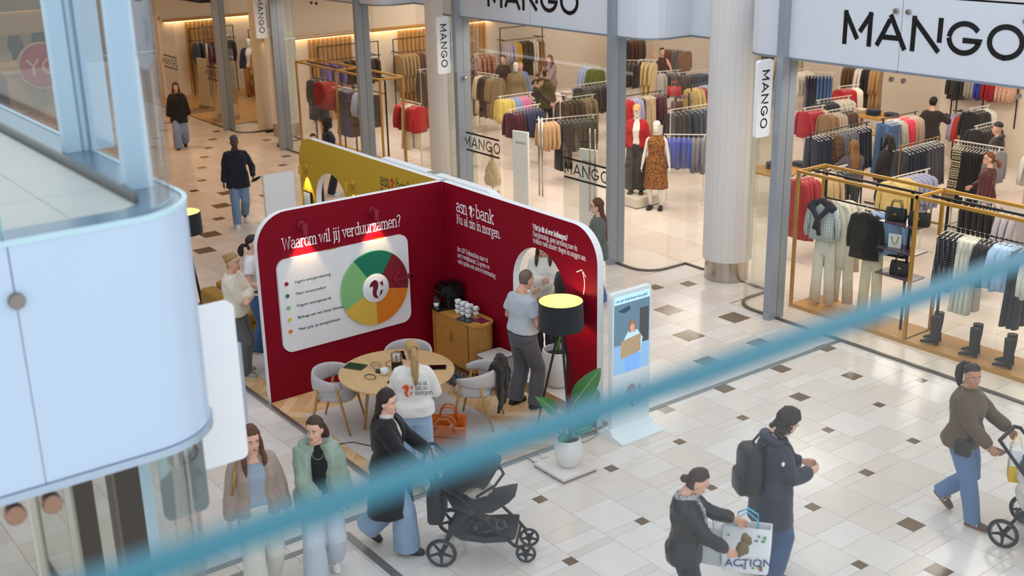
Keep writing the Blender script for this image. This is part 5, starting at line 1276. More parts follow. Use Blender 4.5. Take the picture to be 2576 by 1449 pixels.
# woman in the taupe jacket
p, F = person('woman in a taupe cropped jacket and cream jeans walking at lower left', -9.01, 3.77, -12, 1.72, skin='fair', turn=.12, nod=.12,
    top=dict(col='#9AA9BB', hem=.99, infl=.010, sleeve=.9, sl=.004, collar=1.40, name='cardigan', kind='knit'), coat=dict(col='#A18E84', infl=.040, hem=.90, open=.52, sl=.026, blouse=.015, rough=.45, wr=.010, amt=.12, lapel=False),
    pants=dict(col='#D8D6CE', flare=.055, top=1.0, **{**JE, 'amt': .06}), hair=dict(style='long', col='#4A2C1B', col2='#7A4A2C', len=.30), footR=(.10, .16, 0), footL=(-.10, -.18, .0), heelL=.5, shoes='#D9D4CC')
bt = carried('shoulder_bag', 'gold chain shoulder bag on the taupe-jacket woman', 'bag', p, (0, 0, 0))
bt.scale = p.scale
MB().tube([F['up']((.13, -.08, 1.45)), F['up']((.15, .04, 1.46)), F['up']((.185, .105, 1.36)), F['up']((.215, .10, 1.2)), F['up']((.24, .02, 1.05)), F['up']((.20, -.13, 1.2)), F['up']((.13, -.08, 1.45))], .011, 8).build('strap', mat('gold_chain', '#B08A45', 0.25, 0.9), bt, smooth=True)
bt.rotation_euler = p.rotation_euler
pad(MB(), .215, .285, -.14, .06, .88, 1.04, .02).build('pouch', mat('bag_taupe', '#6b5346', 0.5), bt, smooth=True, auto=50)
nk = MB().tube([F['up']((.06*math.sin(a), .055+.045*math.cos(a)+.02, 1.44-.05*(1+math.cos(a)))) for a in [math.radians(-150+300*i/16) for i in range(17)]], .0016, 5).build('necklace', mat('gold_chain', '#B08A45', 0.25, 0.9), p)
# woman in the green quilted jacket
p, F = person('woman in a sage green quilted jacket looking aside, phone in hand', -8.9, 4.35, -20, 1.68, skin='fair', turn=-.55, nod=.05,
    top=dict(col='#0F1013', hem=.98, infl=.012, sleeve=.9, sl=.004, name='black_top'), coat=dict(col='#8FA394', infl=.060, hem=.82, open=.40, sl=.034, hood=True, blouse=.02, rough=.5, wr=.013, wf=10, amt=.12, name='quilted_jacket'),
    pants=dict(col='#C3CEDA', flare=.06, **{**JE, 'amt': .10}), hair=dict(style='long', col='#2E1C14', col2='#5a3a28', len=.12, front=False, vol=.011), armR=(.06, .34, 1.03), hintR=(.6, -.3, -.5), curl=.9, footR=(.11, .12, 0), footL=(-.10, -.16, .02), heelL=.5)
b = carried('mobile_phone', 'dark mobile phone held by the woman in the green jacket', 'phone', p, (.03, .425, 1.055), .3); b.rotation_euler = (.35, 0, b.rotation_euler.z)
MB().prism(rrect(-.036, .036, -.07, .075, .01), 0, .009).build('body', M_PLB, b); MB().prism(rrect(-.033, .033, -.067, .072, .008), .009, .0095).build('screen', M_PLB2, b)
b = carried('belt_bag', 'silver metallic belt bag on the green-jacket woman', 'bag', p, (-.01, .19, .90))
MB().loft([[(q_[0]*s_, y_, q_[1]*s_) for q_ in rrect(-.13, .13, -.07, .07, .04)] for s_, y_ in ((.85, -.03), (1, -.01), (1, .03), (.8, .05))]).build('pouch', mat('silver_leather', '#B9BEC2', 0.2, 0.7, 'leather'), b, smooth=True, auto=60)
MB().tube([(-.10, .045, .05), (0, .06, .03), (.10, .045, .05)], .006, 6).build('zip', M_STEEL, b)
MB().tube([F['up']((.055*math.sin(a), .055+.045*math.cos(a)+.03, 1.45-.045*(1+math.cos(a)))) for a in [math.radians(-150+300*i/16) for i in range(17)]], .0018, 5).build('necklace', M_STEEL, p)
# woman in the black coat with the pram
HD = 46
p3, F3 = person('woman with long dark hair in a long black coat pushing a dark pram', -8.95, 5.13, HD, 1.70, skin='fair', turn=-.25, nod=.05,
    top=dict(col='#D9D3C8', hem=.90, infl=.012, roll=True, sleeve=.9, sl=.004, kind='knit', name='turtleneck'), coat=dict(col='#14151A', infl=.045, hem=.46, open=.28, sl=.028, flare=.035, lapel=True, name='long_coat', amt=.25, wr=.012, wf=5),
    pants=dict(col='#8FA6C2', flare=.075, hemz=.05, **JE), hair=dict(style='long', col='#1C100E', col2='#3a201a', len=.46, wide=True, front=False), armR=(.20, .36, 1.01), armL=(-.18, .37, 1.02), hintR=(.5, -.4, -.6), hintL=(-.5, -.4, -.6), curl=1.3, footR=(.08, .18, 0), footL=(-.08, -.28, .04), heelL=.7, shoes='#2a2224', sole='#1a1414')
# blonde hostess at the table
p, F = person('blonde woman with a ponytail in a white printed sweatshirt at the round table', -9.83, 5.98, 148, 1.66, TZ+.012, skin='fair', lean=.08, turn=.35,
    top=dict(col='#E3E0DA', hem=.93, infl=.040, sl=.026, blouse=.03, wr=.011, name='sweatshirt'), pants=dict(col='#9DBAD8', flare=.035, **JE), hair=dict(style='pony', col='#A87C42', col2='#D9B278', len=.36, pz=.06), armR=(.14, .30, 1.16), armL=(-.10, .32, 1.20), curl=1.2, footL=(-.1, .05, 0), footR=(.12, -.06, 0))
mb = MB()
o_ = F['up']((-.055, -.158, 1.245)); squirrel(mb, o_, (-1, 0, 0), F['upv'], .085, lift=.012) if False else None
for i, tx in enumerate(('Nu al', 'zin in', 'morgen')): text_mesh(mb, tx, F['up']((.175-.15, -.172, 1.30-.055*i)), (1, 0, 0), F['upv'], .06, .10, lift=.004)
mb.build('back_lettering', mat('print_green', '#3f5a54', 0.6), p)
mb = MB(); squirrel(mb, F['up']((-.065, -.172, 1.25)), (1, 0, 0), F['upv'], .082, lift=.004); mb.build('squirrel_print', mat('print_orange', '#D84A28', 0.6), p)
# man at the arch
person('man in a pale short-sleeved shirt and grey trousers facing the red arch', -10.76, 8.16, 92, 1.78, TZ, skin='light', male=True, fat=1.08, nod=.18, bow=.15,
    top=dict(col='#B6BFC9', hem=1.0, infl=.020, sleeve=.3, sl=.018, blouse=.028, wr=.008, name='shirt', kind='fabric', scale=90, amt=.22), pants=dict(col='#54565E', flare=.028, belt='#17130f', top=1.03, wr=.008, name='trousers', amt=.14),
    hair=dict(style='short', col='#5D4C42', col2='#8a7a6e', vol=.006), armR=(.19, .24, 1.0), armL=(-.20, .20, 1.02), footR=(.14, .08, 0), footL=(-.13, -.02, 0), shoes='#2A2420', sole='#15110f')
# two women at the left of the stand
p, F = person('woman with a blonde top knot in a cream sweatshirt standing with crossed arms', -14.0, 5.84, 42, 1.70, TZ, skin='light',
    top=dict(col='#E2D9C8', hem=.90, infl=.036, sl=.026, blouse=.02, wr=.010, name='sweatshirt'), pants=dict(col='#5D5F62', flare=.035, **{**JE, 'amt': .3}), hair=dict(style='bun', col='#9A7440', col2='#C9A468'),
    armR=(-.10, .215, 1.13), armL=(.13, .235, 1.16), hintR=(.8, .2, -.6), hintL=(-.8, .2, -.6), curl=.6, footR=(.10, .10, 0), footL=(-.13, -.02, 0), shoes='#9A9690', sole='#C9C4BA')
person('dark-haired woman in a white T-shirt half hidden by the red wall end', -14.62, 6.42, 45, 1.70, TZ, skin='fair', turn=.1,
    top=dict(col='#E2E4E8', hem=.97, infl=.016, sleeve=.3, sl=.012, name='tee'), pants=dict(col='#3E5F8C', flare=.03, **JE), hair=dict(style='pony', col='#2A1B15', len=.12, pz=-.03), armR=(.2, .22, 1.0), shoes='#2b2b2e')
# walking man, far left
p, F = person('man in a navy jacket, jeans and white trainers walking down the corridor', -21.11, 9.11, -20, 1.76, skin='dark', male=True, q=1.25, glasses=True,
    top=dict(col='#11182A', hem=.74, infl=.030, sl=.016, wr=.01, name='jacket', amt=.3), pants=dict(col='#6E8CAA', flare=.02, **JE), hair=dict(style='beanie', col='#1a2230', col2='#4a5d7a'), armL=(-.28, .20, .98), footR=(.09, .22, 0), footL=(-.09, -.18, .03), heelL=.6, shoes='#D9DCE2', sole='#E6E2DA')
b = carried('folded_umbrella', 'black folded umbrella held by the man in the navy jacket', 'umbrella', p, (-.30, .28, .93), .4)
MB().tube([(0, -.12, -.05), (0, .02, .0), (0, .2, .08)], [.012, .035, .022], 8).build('canopy', M_PLB, b, smooth=True); MB().tube([(0, .2, .08), (0, .27, .11)], .01, 6).build('handle', M_PLB, b)
person('woman in a long black coat and flared jeans walking past the far entrance', -28.87, 11.04, -20, 1.68, skin='light', q=1.5, top=dict(col='#121214', hem=.70, infl=.04, sl=.03, name='coat'), pants=dict(col='#8295B8', flare=.06, **JE), hair=dict(style='long', col='#3A2016', len=.3), footR=(.09, .2, 0), footL=(-.09, -.18, .03), heelL=.6, shoes='#1c1c1e')
person('person in black clothes seen through the yellow arch', -16.55, 9.55, -60, 1.72, skin='light', q=1.4, top=dict(col='#141416', hem=.75, infl=.05, sl=.03, name='coat'), pants=dict(col='#1a1a1e', flare=.03), hair=dict(style='short', col='#1c1412'), armR=(.15, .35, 1.0), armL=(-.15, .35, 1.0), shoes='#1c1c1e')
# woman behind the right end of the red wall
person('woman with very long brown hair in a grey-green shirt beside the red wall', -13.1, 11.42, 228, 1.68, skin='fair', glasses=True,
    top=dict(col='#5A625C', hem=.78, infl=.035, sl=.026, wr=.009, name='shirt'), pants=dict(col='#40639A', flare=.075, **JE), hair=dict(style='long', col='#3E2416', col2='#7a4a28', len=.52, front=False), armR=(.12, .26, 1.15), armL=(-.14, .24, 1.15))
# pair behind the arch
p, F = person('woman in a white jumper with dark curly hair talking behind the red arch', -11.93, 9.42, -40, 1.72, skin='fair', q=1.1,
    top=dict(col='#E6E4DE', hem=.86, infl=.035, sl=.028, wr=.01, name='jumper'), pants=dict(col='#22242c', flare=.03), hair=dict(style='long', col='#2A1710', col2='#54301f', len=.16), armR=(.0, .34, 1.24), armL=(.06, .33, 1.12), curl=.5, shoes='#1c1c1e')
person('person in a black and red waistcoat with tanned arms behind the red arch', -11.36, 9.34, -95, 1.66, skin='mid', q=1.2, top=dict(col='#16171c', hem=.9, infl=.02, sleeve=.3, sl=.008, name='waistcoat'), pants=dict(col='#1c1d22', flare=.02), hair=dict(style='short', col='#221814'), armR=(.02, .28, 1.08), armL=(.04, .30, 1.12), shoes='#17171a')
# person with backpack
p, F = person('person with dark wavy hair in a long navy parka wearing a black backpack', -6.3, 7.62, 62, 1.72, skin='fair', nod=.5, bow=.3, turn=-.15,
    top=dict(col='#22263A', hem=.62, infl=.055, sl=.034, hood=True, wr=.012, wf=6, flare=.02, name='parka', amt=.2, rough=.6), pants=dict(col='#41587C', flare=.055, **JE), hair=dict(style='curly', col='#1E1512', col2='#3a2a22', len=.17, vol=.02), armR=(.10, .32, 1.14), armL=(-.10, .32, 1.14), shoes='#202126', sole='#101012')
b = carried('backpack', 'black backpack worn over the navy parka', 'backpack', p, (0, 0, 0)); b.scale = p.scale
rg = [[V((q_[0]*s_, y_, 1.17+q_[1]*s_)) for q_ in rrect(-.155, .155, -.25, .25, .09)] for s_, y_ in ((.9, -.165), (1.0, -.19), (1.0, -.27), (.9, -.31), (.75, -.325))]
M_NYL = mat('black_nylon', '#1C1B1D', 0.55, kind='fabric', scale=20, amt=.2)
MB().loft(rg).build('main_bag', M_NYL, b, smooth=True, auto=50)
rg = [[V((q_[0]*s_, y_, 1.06+q_[1]*s_)) for q_ in rrect(-.125, .125, -.12, .12, .05)] for s_, y_ in ((1.0, -.30), (1.0, -.345), (.85, -.365))]
MB().loft(rg).build('front_pocket', M_NYL, b, smooth=True, auto=50)
for s in (-1, 1): MB().tube([(s*.08, -.19, 1.40), (s*.11, -.08, 1.50), (s*.125, .06, 1.47), (s*.14, .15, 1.34), (s*.17, .12, 1.15), (s*.17, -.10, 1.0), (s*.13, -.19, .96)], .016, 8, flat=.5).build('strap', M_NYL, b, smooth=True)
MB().tube([(-.03, -.2, 1.41), (0, -.21, 1.46), (.03, -.2, 1.41)], .008, 6).build('grab_handle', M_NYL, b)
MB().tube([(q_[0], -.332, 1.06+q_[1]) for q_ in rrect(-.115, .115, -.04, .115, .05)][3:17], .004, 5).build('zip', mat('zip_grey', '#3c3c40', 0.4), b)
mb = MB(); mb.prism([(0, .022), (.016, .008), (.012, -.016), (0, -.026), (-.012, -.016), (-.016, .008)], 0, .003, 'yz'); o = mb.build('sleeve_badge', M_TXT, p); o.location = F['up']((.262, -.02, 1.33))
# woman in the leather jacket
p, F = person('woman in a black leather jacket and grey scarf looking into her shopping bag', -6.12, 6.32, 48, 1.64, skin='light', nod=.45, bow=.25, turn=.15,
    top=dict(col='#1B1A1D', hem=.86, infl=.038, sl=.022, wr=.014, wf=11, rough=.38, kind='leather', name='leather_jacket'), pants=dict(col='#1c1c22', flare=.02), hair=dict(style='bun', low=True, col='#2A1C18', col2='#4a342a'),
    armR=(.14, .36, 1.02), armL=(-.16, .44, 1.16), hintR=(.6, -.2, -.6), hintL=(-.6, -.2, -.6), curl=.5, shoes='#17171a')
sc = MB(); sc.tube([F['up']((.075*math.sin(a), .0+.085*math.cos(a), 1.475+.015*math.cos(a))) for a in [i*math.pi/8 for i in range(16)]], .034, 10, close=True)
sc.tube([F['up']((.03, .09, 1.45)), F['up']((.03, .15, 1.35)), F['up']((.02, .175, 1.2)), F['up']((.03, .185, 1.02))], [.035, .045, .048, .05], 10, flat=.45)
remesh(sc, 'scarf', mat('leopard_scarf', '#A8A8AE', 0.9, kind='spots', scale=55, col2='#26262c'), .011, 2, .006, 16, p)
M_BAGW = mat('bag_white', '#E6E9EC', 0.4)
sb_ = carried('shopping_bag', 'white patterned ACTION shopping bag with blue handles in the woman\'s hands', 'bag', p, (-.05, .58, .66), .25); sb_.scale = (1.0, 1.0, 1.0)
rg = [[(q_[0]*a_, q_[1]*b_, z_) for q_ in rrect(-.21, .21, -.09, .09, .02)] for z_, a_, b_ in ((0, .9, 1.0), (.02, .95, 1.05), (.22, 1, 1.0), (.42, 1.0, .7), (.42, .96, .6), (.25, .9, .7))]
MB().loft(rg).build('body', M_BAGW, sb_, smooth=True, auto=50)
for s in (-1, 1): MB().tube([(-.09, s*.055, .36), (-.085, s*.05, .50), (0, s*.03, .56), (.085, s*.05, .50), (.09, s*.055, .36)], .012, 6, flat=.4).build('handle', mat('handle_blue', '#4FB4D8', 0.5), sb_, smooth=True)
font_text('ACTION', (-.17, -.103, .05), (1, 0, .12), (0, 0, 1), .105, mat('action_blue', '#22317A', 0.5), 'bag_lettering', sb_)
rp = random.Random(2)
for k in range(16):
    cx_, cz_ = rp.uniform(-.17, .17), rp.choice((rp.uniform(.20, .36), rp.uniform(.03, .09))); c_ = rp.choice(('#D9542B', '#E8A33A', '#3F9A5C', '#8C6BC0', '#2C6FB4', '#D84A7A'))
    n_ = rp.choice((3, 5, 8)); r_ = rp.uniform(.014, .026)
    MB().prism([(cx_+r_*(1 if j % 2 else .45)*math.cos(j*math.pi/n_), cz_+r_*(1 if j % 2 else .45)*math.sin(j*math.pi/n_)) for j in range(2*n_)], -.0985+(.02 if cz_ > .2 else 0)+.0, -.0975+(.02 if cz_ > .2 else 0), 'xz').build('printed_motif', mat('motif_'+c_[1:], c_, 0.5), sb_)
sb_.location = (-5.92, 6.86, .58); sb_.rotation_euler = (0, 0, math.radians(38))
lb_ = carried('paper_bag', 'plain white paper carrier bag hanging from her arm behind the printed bag', 'bag', p, (.10, .42, .55), .2)
lb_.location = (-6.20, 6.68, .58); lb_.rotation_euler = (0, 0, math.radians(30))
rg = [[(q_[0]*a_, q_[1], z_) for q_ in rrect(-.13, .13, -.055, .055, .008)] for z_, a_ in ((0, 1), (.36, 1.0))]
MB().loft(rg).build('body', mat('paper_white', '#DCE0E2', 0.6), lb_)
for s in (-1, 1): MB().tube([(-.06, s*.05, .36), (-.05, s*.05, .46), (.05, s*.05, .46), (.06, s*.05, .36)], .009, 6).build('handle', mat('paper_white', '#DCE0E2', 0.6), lb_)
gl_ = carried('knit_bundle', 'bundle of olive fabric held over the shopping bag', 'fabric', p, (.10, .50, 1.02))
gb = MB(); gb.ball((0, 0, 0), .07, .05, .05); gb.ball((-.06, .03, .04), .05, .04, .06); gb.ball((-.05, -.02, -.06), .05, .03, .05); remesh(gb, 'bundle', mat('olive_cloth', '#6E5A34', 0.7, kind='fabric'), .010, 2, .02, 18, gl_)
# woman with the second pram
HD2 = 12
p15, F15 = person('woman with a ponytail in an olive-brown fleece and jeans pushing a pram at right', -5.85, 9.95, HD2, 1.68, skin='mid', turn=-.75, nod=.05, fat=1.12,
    top=dict(col='#5C4A36', hem=.88, infl=.042, sl=.028, roll=True, wr=.012, wf=7, blouse=.02, name='fleece'), pants=dict(col='#5E7AA2', flare=.02, **JE), hair=dict(style='pony', col='#2A1B17', len=.22, pz=.08),
    armR=(.20, .34, 1.0), armL=(-.20, .38, 1.06), hintR=(.6, -.4, -.5), hintL=(-.6, -.4, -.5), curl=1.3, footR=(.09, .24, 0), footL=(-.09, -.20, .05), heelL=.75, shoes='#5A4A48', sole='#8A5A3C', extra=dict(stripes=True))
st_ = carried('crossbody_bag', 'small dark crossbody bag worn by the woman in the olive fleece', 'bag', p15, (0, 0, 0)); st_.scale = p15.scale
MB().tube([F15['up']((-.09, -.07, 1.48)), F15['up']((-.06, .085, 1.45)), F15['up']((.04, .175, 1.28)), F15['up']((.15, .19, 1.10)), F15['up']((.23, .12, 1.0))], .008, 6, flat=.5).build('strap', mat('strap_dark', '#3b2f28', 0.5), st_, smooth=True)
pad(MB(), .20, .27, .0, .17, .84, 1.02, .02).build('pouch', mat('pouch_dark', '#2b241f', 0.5), st_, smooth=True, auto=50)
# ---------------------------------------------------------------- prams
def tube_part(t, nm, pts, r, m, n=8): return MB().tube(pts, r, n).build(nm, m, t, smooth=True)
def wheel(t, c, r, m_t, m_r, nm='wheel', w_=.045, spokes=5):
    M = Matrix.Translation(c) @ Matrix.Rotation(math.pi/2, 4, 'Y')
    o = MB().tube([M @ V((r*.90*math.cos(k*math.pi/14), r*.90*math.sin(k*math.pi/14), 0)) for k in range(28)], r*.13, 8, close=True).build(nm, m_t, t, smooth=True)
    MB().tube([M @ V((r*.76*math.cos(k*math.pi/14), r*.76*math.sin(k*math.pi/14), 0)) for k in range(28)], r*.055, 6, close=True).build('rim', mat('rim_silver', '#A9ACAF', 0.3, 0.8), o, smooth=True)
    for k in range(spokes):
        a = 2*math.pi*k/spokes; MB().tube([M @ V((0, 0, 0)), M @ V((r*.8*math.cos(a), r*.8*math.sin(a), 0))], [.02, .012], 6).build('spoke', m_r, o)
    MB().lathe([(.03, -.03), (.03, .03)], 12, M=M).build('hub', m_r, o)
def pram(x, y, hd, label, col='#1E222A'):
    t = thing('pram', label, 'pram', (x, y, 0), math.radians(hd)-math.pi/2, 'prams')
    MF = mat('pram_frame', '#1A1C20', 0.35, 0.4); MR = mat('pram_tyre', '#1B1B1D', 0.6); MC = mat('pram_cloth', col, 0.8, kind='fabric', amt=.2)
    for s in (-1, 1):
        tube_part(t, 'side_frame', [(s*.24, -.40, 1.04), (s*.25, -.17, .80), (s*.25, .05, .58), (s*.22, .42, .22), (s*.16, .50, .16)], .017, MF)
        tube_part(t, 'rear_strut', [(s*.25, .02, .60), (s*.28, -.18, .35), (s*.29, -.28, .16)], .016, MF)
        wheel(t, (s*.30, -.28, .15), .148, MR, MF)
        wheel(t, (s*.15, .52, .10), .098, MR, MF, w_=.03)
        MB().lathe([(.03, -.02), (.03, .02)], 14, M=Matrix.Translation((s*.262, .02, .60)) @ Matrix.Rotation(math.pi/2, 4, 'Y')).build('joint_disc', mat('joint_disc', '#3a3d42', 0.3, 0.5), t)
    tube_part(t, 'handle_bar', [(-.24, -.40, 1.04), (-.20, -.45, 1.06), (.20, -.45, 1.06), (.24, -.40, 1.04)], .019, mat('handle_leather', '#1c1a19', 0.6), 10)
    tube_part(t, 'axle', [(-.29, -.28, .15), (.29, -.28, .15)], .012, MF)
    tube_part(t, 'front_bar', [(-.2, .43, .20), (.2, .43, .20)], .014, MF)
    # basket: hammock between the frames
    bk = MB(); rings = []
    for yy, zz, hh in ((-.22, .30, .13), (-.1, .22, .10), (.12, .20, .09), (.32, .22, .09), (.42, .26, .05)):
        rings.append([(-.22, yy, zz+hh), (-.2, yy, zz+.02), (-.1, yy, zz-.02), (.1, yy, zz-.02), (.2, yy, zz+.02), (.22, yy, zz+hh), (.21, yy, zz+hh), (.19, yy, zz+.03), (.1, yy, zz-.005), (-.1, yy, zz-.005), (-.19, yy, zz+.03), (-.21, yy, zz+hh)])
    bk.loft(rings).build('basket', MC, t, smooth=True, auto=50)
    # seat tub
    st2 = MB(); rings = []
    for yy, zz, wd, hh in ((-.26, .70, .13, .10), (-.18, .62, .19, .20), (.0, .56, .20, .22), (.2, .58, .19, .18), (.36, .66, .17, .10), (.42, .70, .13, .04)):
        rings.append([V((wd*math.cos(a), yy, zz+hh*.5*math.sin(a))) for a in [2*math.pi*k/16 for k in range(16)]])
    st2.loft(rings).build('seat_tub', MC, t, smooth=True)
    tube_part(t, 'bumper_bar', [(-.21, .06, .72), (-.19, .24, .84), (0, .30, .87), (.19, .24, .84), (.21, .06, .72)], .014, mat('handle_leather', '#1c1a19', 0.6))
    # hood: quarter dome of three bows
    hb = MB(); rings = []
    for k in range(9):
        a = math.radians(172-118*k/8); r_ = .37
        rings.append([V((.225*math.cos(b_), .06+r_*math.cos(a)*(.35+.65*math.sin(b_)), .70+r_*math.sin(a)*(.35+.65*math.sin(b_))*1.05)) for b_ in [math.pi*j/12 for j in range(13)]])
    vs_ = [q_ for r_ in rings for q_ in r_]; n_ = 13
    fs_ = [(i*n_+j, i*n_+j+1, (i+1)*n_+j+1, (i+1)*n_+j) for i in range(8) for j in range(12)]
    hb.add(vs_, fs_); ho = hb.build('hood', MC, t, smooth=True); mo = ho.modifiers.new('s', 'SOLIDIFY'); mo.thickness = .012
    for k in (0, 4, 8): MB().tube([q_+V((0, 0, .004)) for q_ in rings[k]], .008, 6).build('hood_bow', MF, ho, smooth=True)
    return t
fx = lambda a, d: (d*math.cos(math.radians(a)), d*math.sin(math.radians(a)))
d_ = fx(HD, .82); pr1 = pram(-8.95+d_[0], 5.13+d_[1], HD, 'dark blue-black pram with a round hood pushed by the woman in the black coat')
M1_ = Matrix.Translation(pr1.location) @ Matrix.Rotation(pr1.rotation_euler.z, 4, 'Z')
def onpram(M, nm, lab, cat, p, rz=0): 
    o = thing(nm, lab, cat, M @ V(p), rz); return o
b = onpram(M1_, 'nappy_bag', 'dark bag hanging behind the first pram\'s handle', 'bag', (0, -.36, .52), pr1.rotation_euler.z)
rg = [[(q_[0]*s_, y_, q_[1]*s_) for q_ in rrect(-.19, .19, -.16, .2, .06)] for s_, y_ in ((.9, -.07), (1, -.05), (1, .05), (.92, .07))]
MB().loft(rg).build('body', mat('nappy_bag', '#2A2D33', 0.7, kind='fabric'), b, smooth=True, auto=50)
for s in (-1, 1): MB().tube([(s*.14, 0, .19), (s*.15, -.03, .36), (s*.15, -.07, .52)], .01, 6).build('strap', M_NYL, b)
b = onpram(M1_, 'plastic_parcel', 'crinkled dark plastic parcel lying in the pram basket', 'parcel', (.0, .12, .29), pr1.rotation_euler.z)
gb = MB(); gb.ball((0, 0, 0), .15, .17, .06); gb.ball((.03, .12, .02), .10, .09, .06); remesh(gb, 'wrap', mat('plastic_wrap', '#26282c', 0.12), .012, 1, .03, 16, b)
b = onpram(M1_, 'sheepskin_liner', 'cream fleece liner in the first pram', 'blanket', (0, .04, .70), pr1.rotation_euler.z)
gb = MB(); gb.ball((0, 0, 0), .15, .15, .07); gb.ball((0, -.14, .08), .13, .06, .10); remesh(gb, 'fleece', mat('fleece_cream', '#CFC6BA', 0.95, kind='fabric'), .012, 2, .02, 22, b)
d_ = fx(HD2, .86); pr2 = pram(-5.85+d_[0], 9.95+d_[1], HD2, 'grey pram at the right frame edge with a shopping bag on its handle', '#3A4048')
M2_ = Matrix.Translation(pr2.location) @ Matrix.Rotation(pr2.rotation_euler.z, 4, 'Z')
b = onpram(M2_, 'blanket', 'cream blanket thrown over the second pram', 'blanket', (.02, .02, .66), pr2.rotation_euler.z)
gb = MB(); gb.ball((.0, .0, .05), .22, .24, .12); gb.ball((.20, -.02, -.14), .06, .20, .20); gb.ball((.16, -.18, -.06), .09, .08, .18); gb.ball((.05, -.2, .06), .15, .1, .1); remesh(gb, 'drape', mat('blanket_cream', '#CBC4BA', 0.95, kind='fabric'), .014, 2, .035, 9, b)
b = onpram(M2_, 'gift_bag', 'white and yellow paper bag hanging from the second pram handle', 'bag', (.02, -.34, .62), pr2.rotation_euler.z+.4)
MB().box(-.10, .10, -.05, .05, .17, .34).build('upper_body', mat('gift_white', '#E3E6E8', 0.5), b); MB().box(-.1005, .1005, -.0505, .0505, .0, .17).build('lower_body', mat('gift_yellow', '#E2B512', 0.5), b)
for s in (-1, 1): MB().tube([(-.05, s*.05, .33), (0, s*.02, .45), (.05, s*.05, .33)], .004, 5).build('cord', mat('gift_yellow', '#E2B512', 0.5), b)
# the black coat over the chair
cj = thing('black_coat', 'black coat thrown over the back of the right grey chair', 'coat', (-10.62, 7.66, .62), math.radians(-140)-math.pi/2)
gb = MB(); gb.tube([(-.2, .0, .18), (0, -.03, .2), (.18, 0, .18)], [.05, .06, .05], 10)
gb.loft([[(-.22, -.03, .18), (.2, -.03, .18), (.2, -.09, .18), (-.22, -.09, .18)], [(-.24, -.05, -.05), (.24, -.05, -.05), (.25, -.10, -.05), (-.26, -.10, -.05)], [(-.30, -.06, -.36), (.20, -.06, -.30), (.20, -.10, -.30), (-.32, -.10, -.36)]][::-1])
gb.loft([[(-.15, .03, .18), (.15, .03, .18), (.15, .07, .18), (-.15, .07, .18)], [(-.18, .05, -.0), (.2, .05, .0), (.2, .09, .0), (-.18, .09, .0)], [(-.05, .10, -.14), (.22, .10, -.17), (.22, .14, -.17), (-.05, .14, -.14)]])
remesh(gb, 'cloth', mat('black_wool', '#15161A', 0.85, kind='fabric', amt=.3), .012, 3, .022, 9, cj)
MB().tube([(-.02, -.105, .1), (-.05, -.115, -.3)], .006, 5).build('zip', mat('zip_grey', '#3c3c40', 0.4), cj)
# ---------------------------------------------------------------- shop stock: garments on hangers
GAR = {}
M_HW = mat('hanger_white', '#E4E0DA', 0.5); M_HB = mat('hanger_black', '#1d1c1c', 0.5)
def garment_mesh(kind, var):
    key = (kind, var)
    if key in GAR: return GAR[key]
    rr = random.Random(hash(kind) % 1000+var*17 if False else sum(map(ord, kind))+var*17); b = MB(); N = 20; ph = rr.uniform(0, 6)
    def body(levels, amp=0.012, fr=5):
        rings = []
        for z, w_, d_, x_ in levels:
            k = min(1, max(0, (-.15-z)/.5)); rg = []
            for i in range(N):
                t = 2*math.pi*i/N; m = 1+k*amp/max(d_, .02)*math.sin(fr*t+ph)
                rg.append(V((x_+w_*math.copysign(abs(math.cos(t))**.7, math.cos(t)), d_*math.sin(t)*m, z)))
            rings.append(rg)
        b.loft(rings[::-1])
    if kind in ('top', 'jacket', 'coat'):
        hem = {'top': -.68, 'jacket': -.74, 'coat': -1.12}[kind]+rr.uniform(-.03, .03); w_ = {'top': .19, 'jacket': .21, 'coat': .21}[kind]
        body([(-.075, .06, .045, 0), (-.095, .11, .055, 0), (-.13, .175, .06, 0), (-.20, w_, .062, 0), (-.4, w_, .06, 0), (hem*.75, w_*1.04, .058, 0), (hem, w_*1.12, .06, 0)])
        L = -.62 if kind != 'coat' else -.68
        for s in (-1, 1):
            b.tube([(s*.13, 0, -.125), (s*.19, 0, -.16), (s*.235, .01, -.34), (s*(.25+rr.uniform(0, .02)), .012, L*.8), (s*.25, .02, L)], [.045, .052, .048, .042, .036], 10, flat=1.0)
    elif kind == 'trousers':
        body([(-.10, .15, .03, 0), (-.14, .155, .036, 0), (-.30, .165, .04, 0), (-.38, .10, .03, 0)], .004, 4)
        for s in (-1, 1): b.tube([(s*.075, 0, -.14), (s*.084, 0, -.35), (s*.098, 0, -.7), (s*.115, .01, -1.12)], [.076, .084, .083, .088], 12, flat=.45, up=(0, 1, 0))
    elif kind == 'folded':
        body([(-.10, .15, .022, 0), (-.13, .155, .028, 0), (-.5, .15, .03, 0), (-.72, .15, .032, 0)], .006, 4)
    elif kind == 'dress':
        for s in (-1, 1): b.tube([(s*.06, 0, -.07), (s*.075, 0, -.17)], .012, 6)
        body([(-.15, .12, .04, 0), (-.2, .145, .05, 0), (-.42, .13, .05, 0), (-.6, .16, .055, 0), (-.95, .20, .06, 0), (-1.2, .23, .065, 0)], .022, 6)
    elif kind == 'skirt':
        body([(-.10, .15, .03, 0), (-.14, .155, .035, 0), (-.5, .19, .05, 0), (-.85, .22, .055, 0)], .02, 6)
    me = b.mesh('garment'); me.polygons.foreach_set('use_smooth', [True]*len(me.polygons)); GAR[key] = me
    return me
hg = MB(); hg.tube([(0, 0, -.07), (0, 0, -.015), (.012, 0, .006), (0, 0, .016), (-.014, 0, .006)], .0035, 5)
hg.tube([(-.19, 0, -.13), (-.1, 0, -.095), (0, 0, -.07), (.1, 0, -.095), (.19, 0, -.13)], .007, 6)
HGM = {}
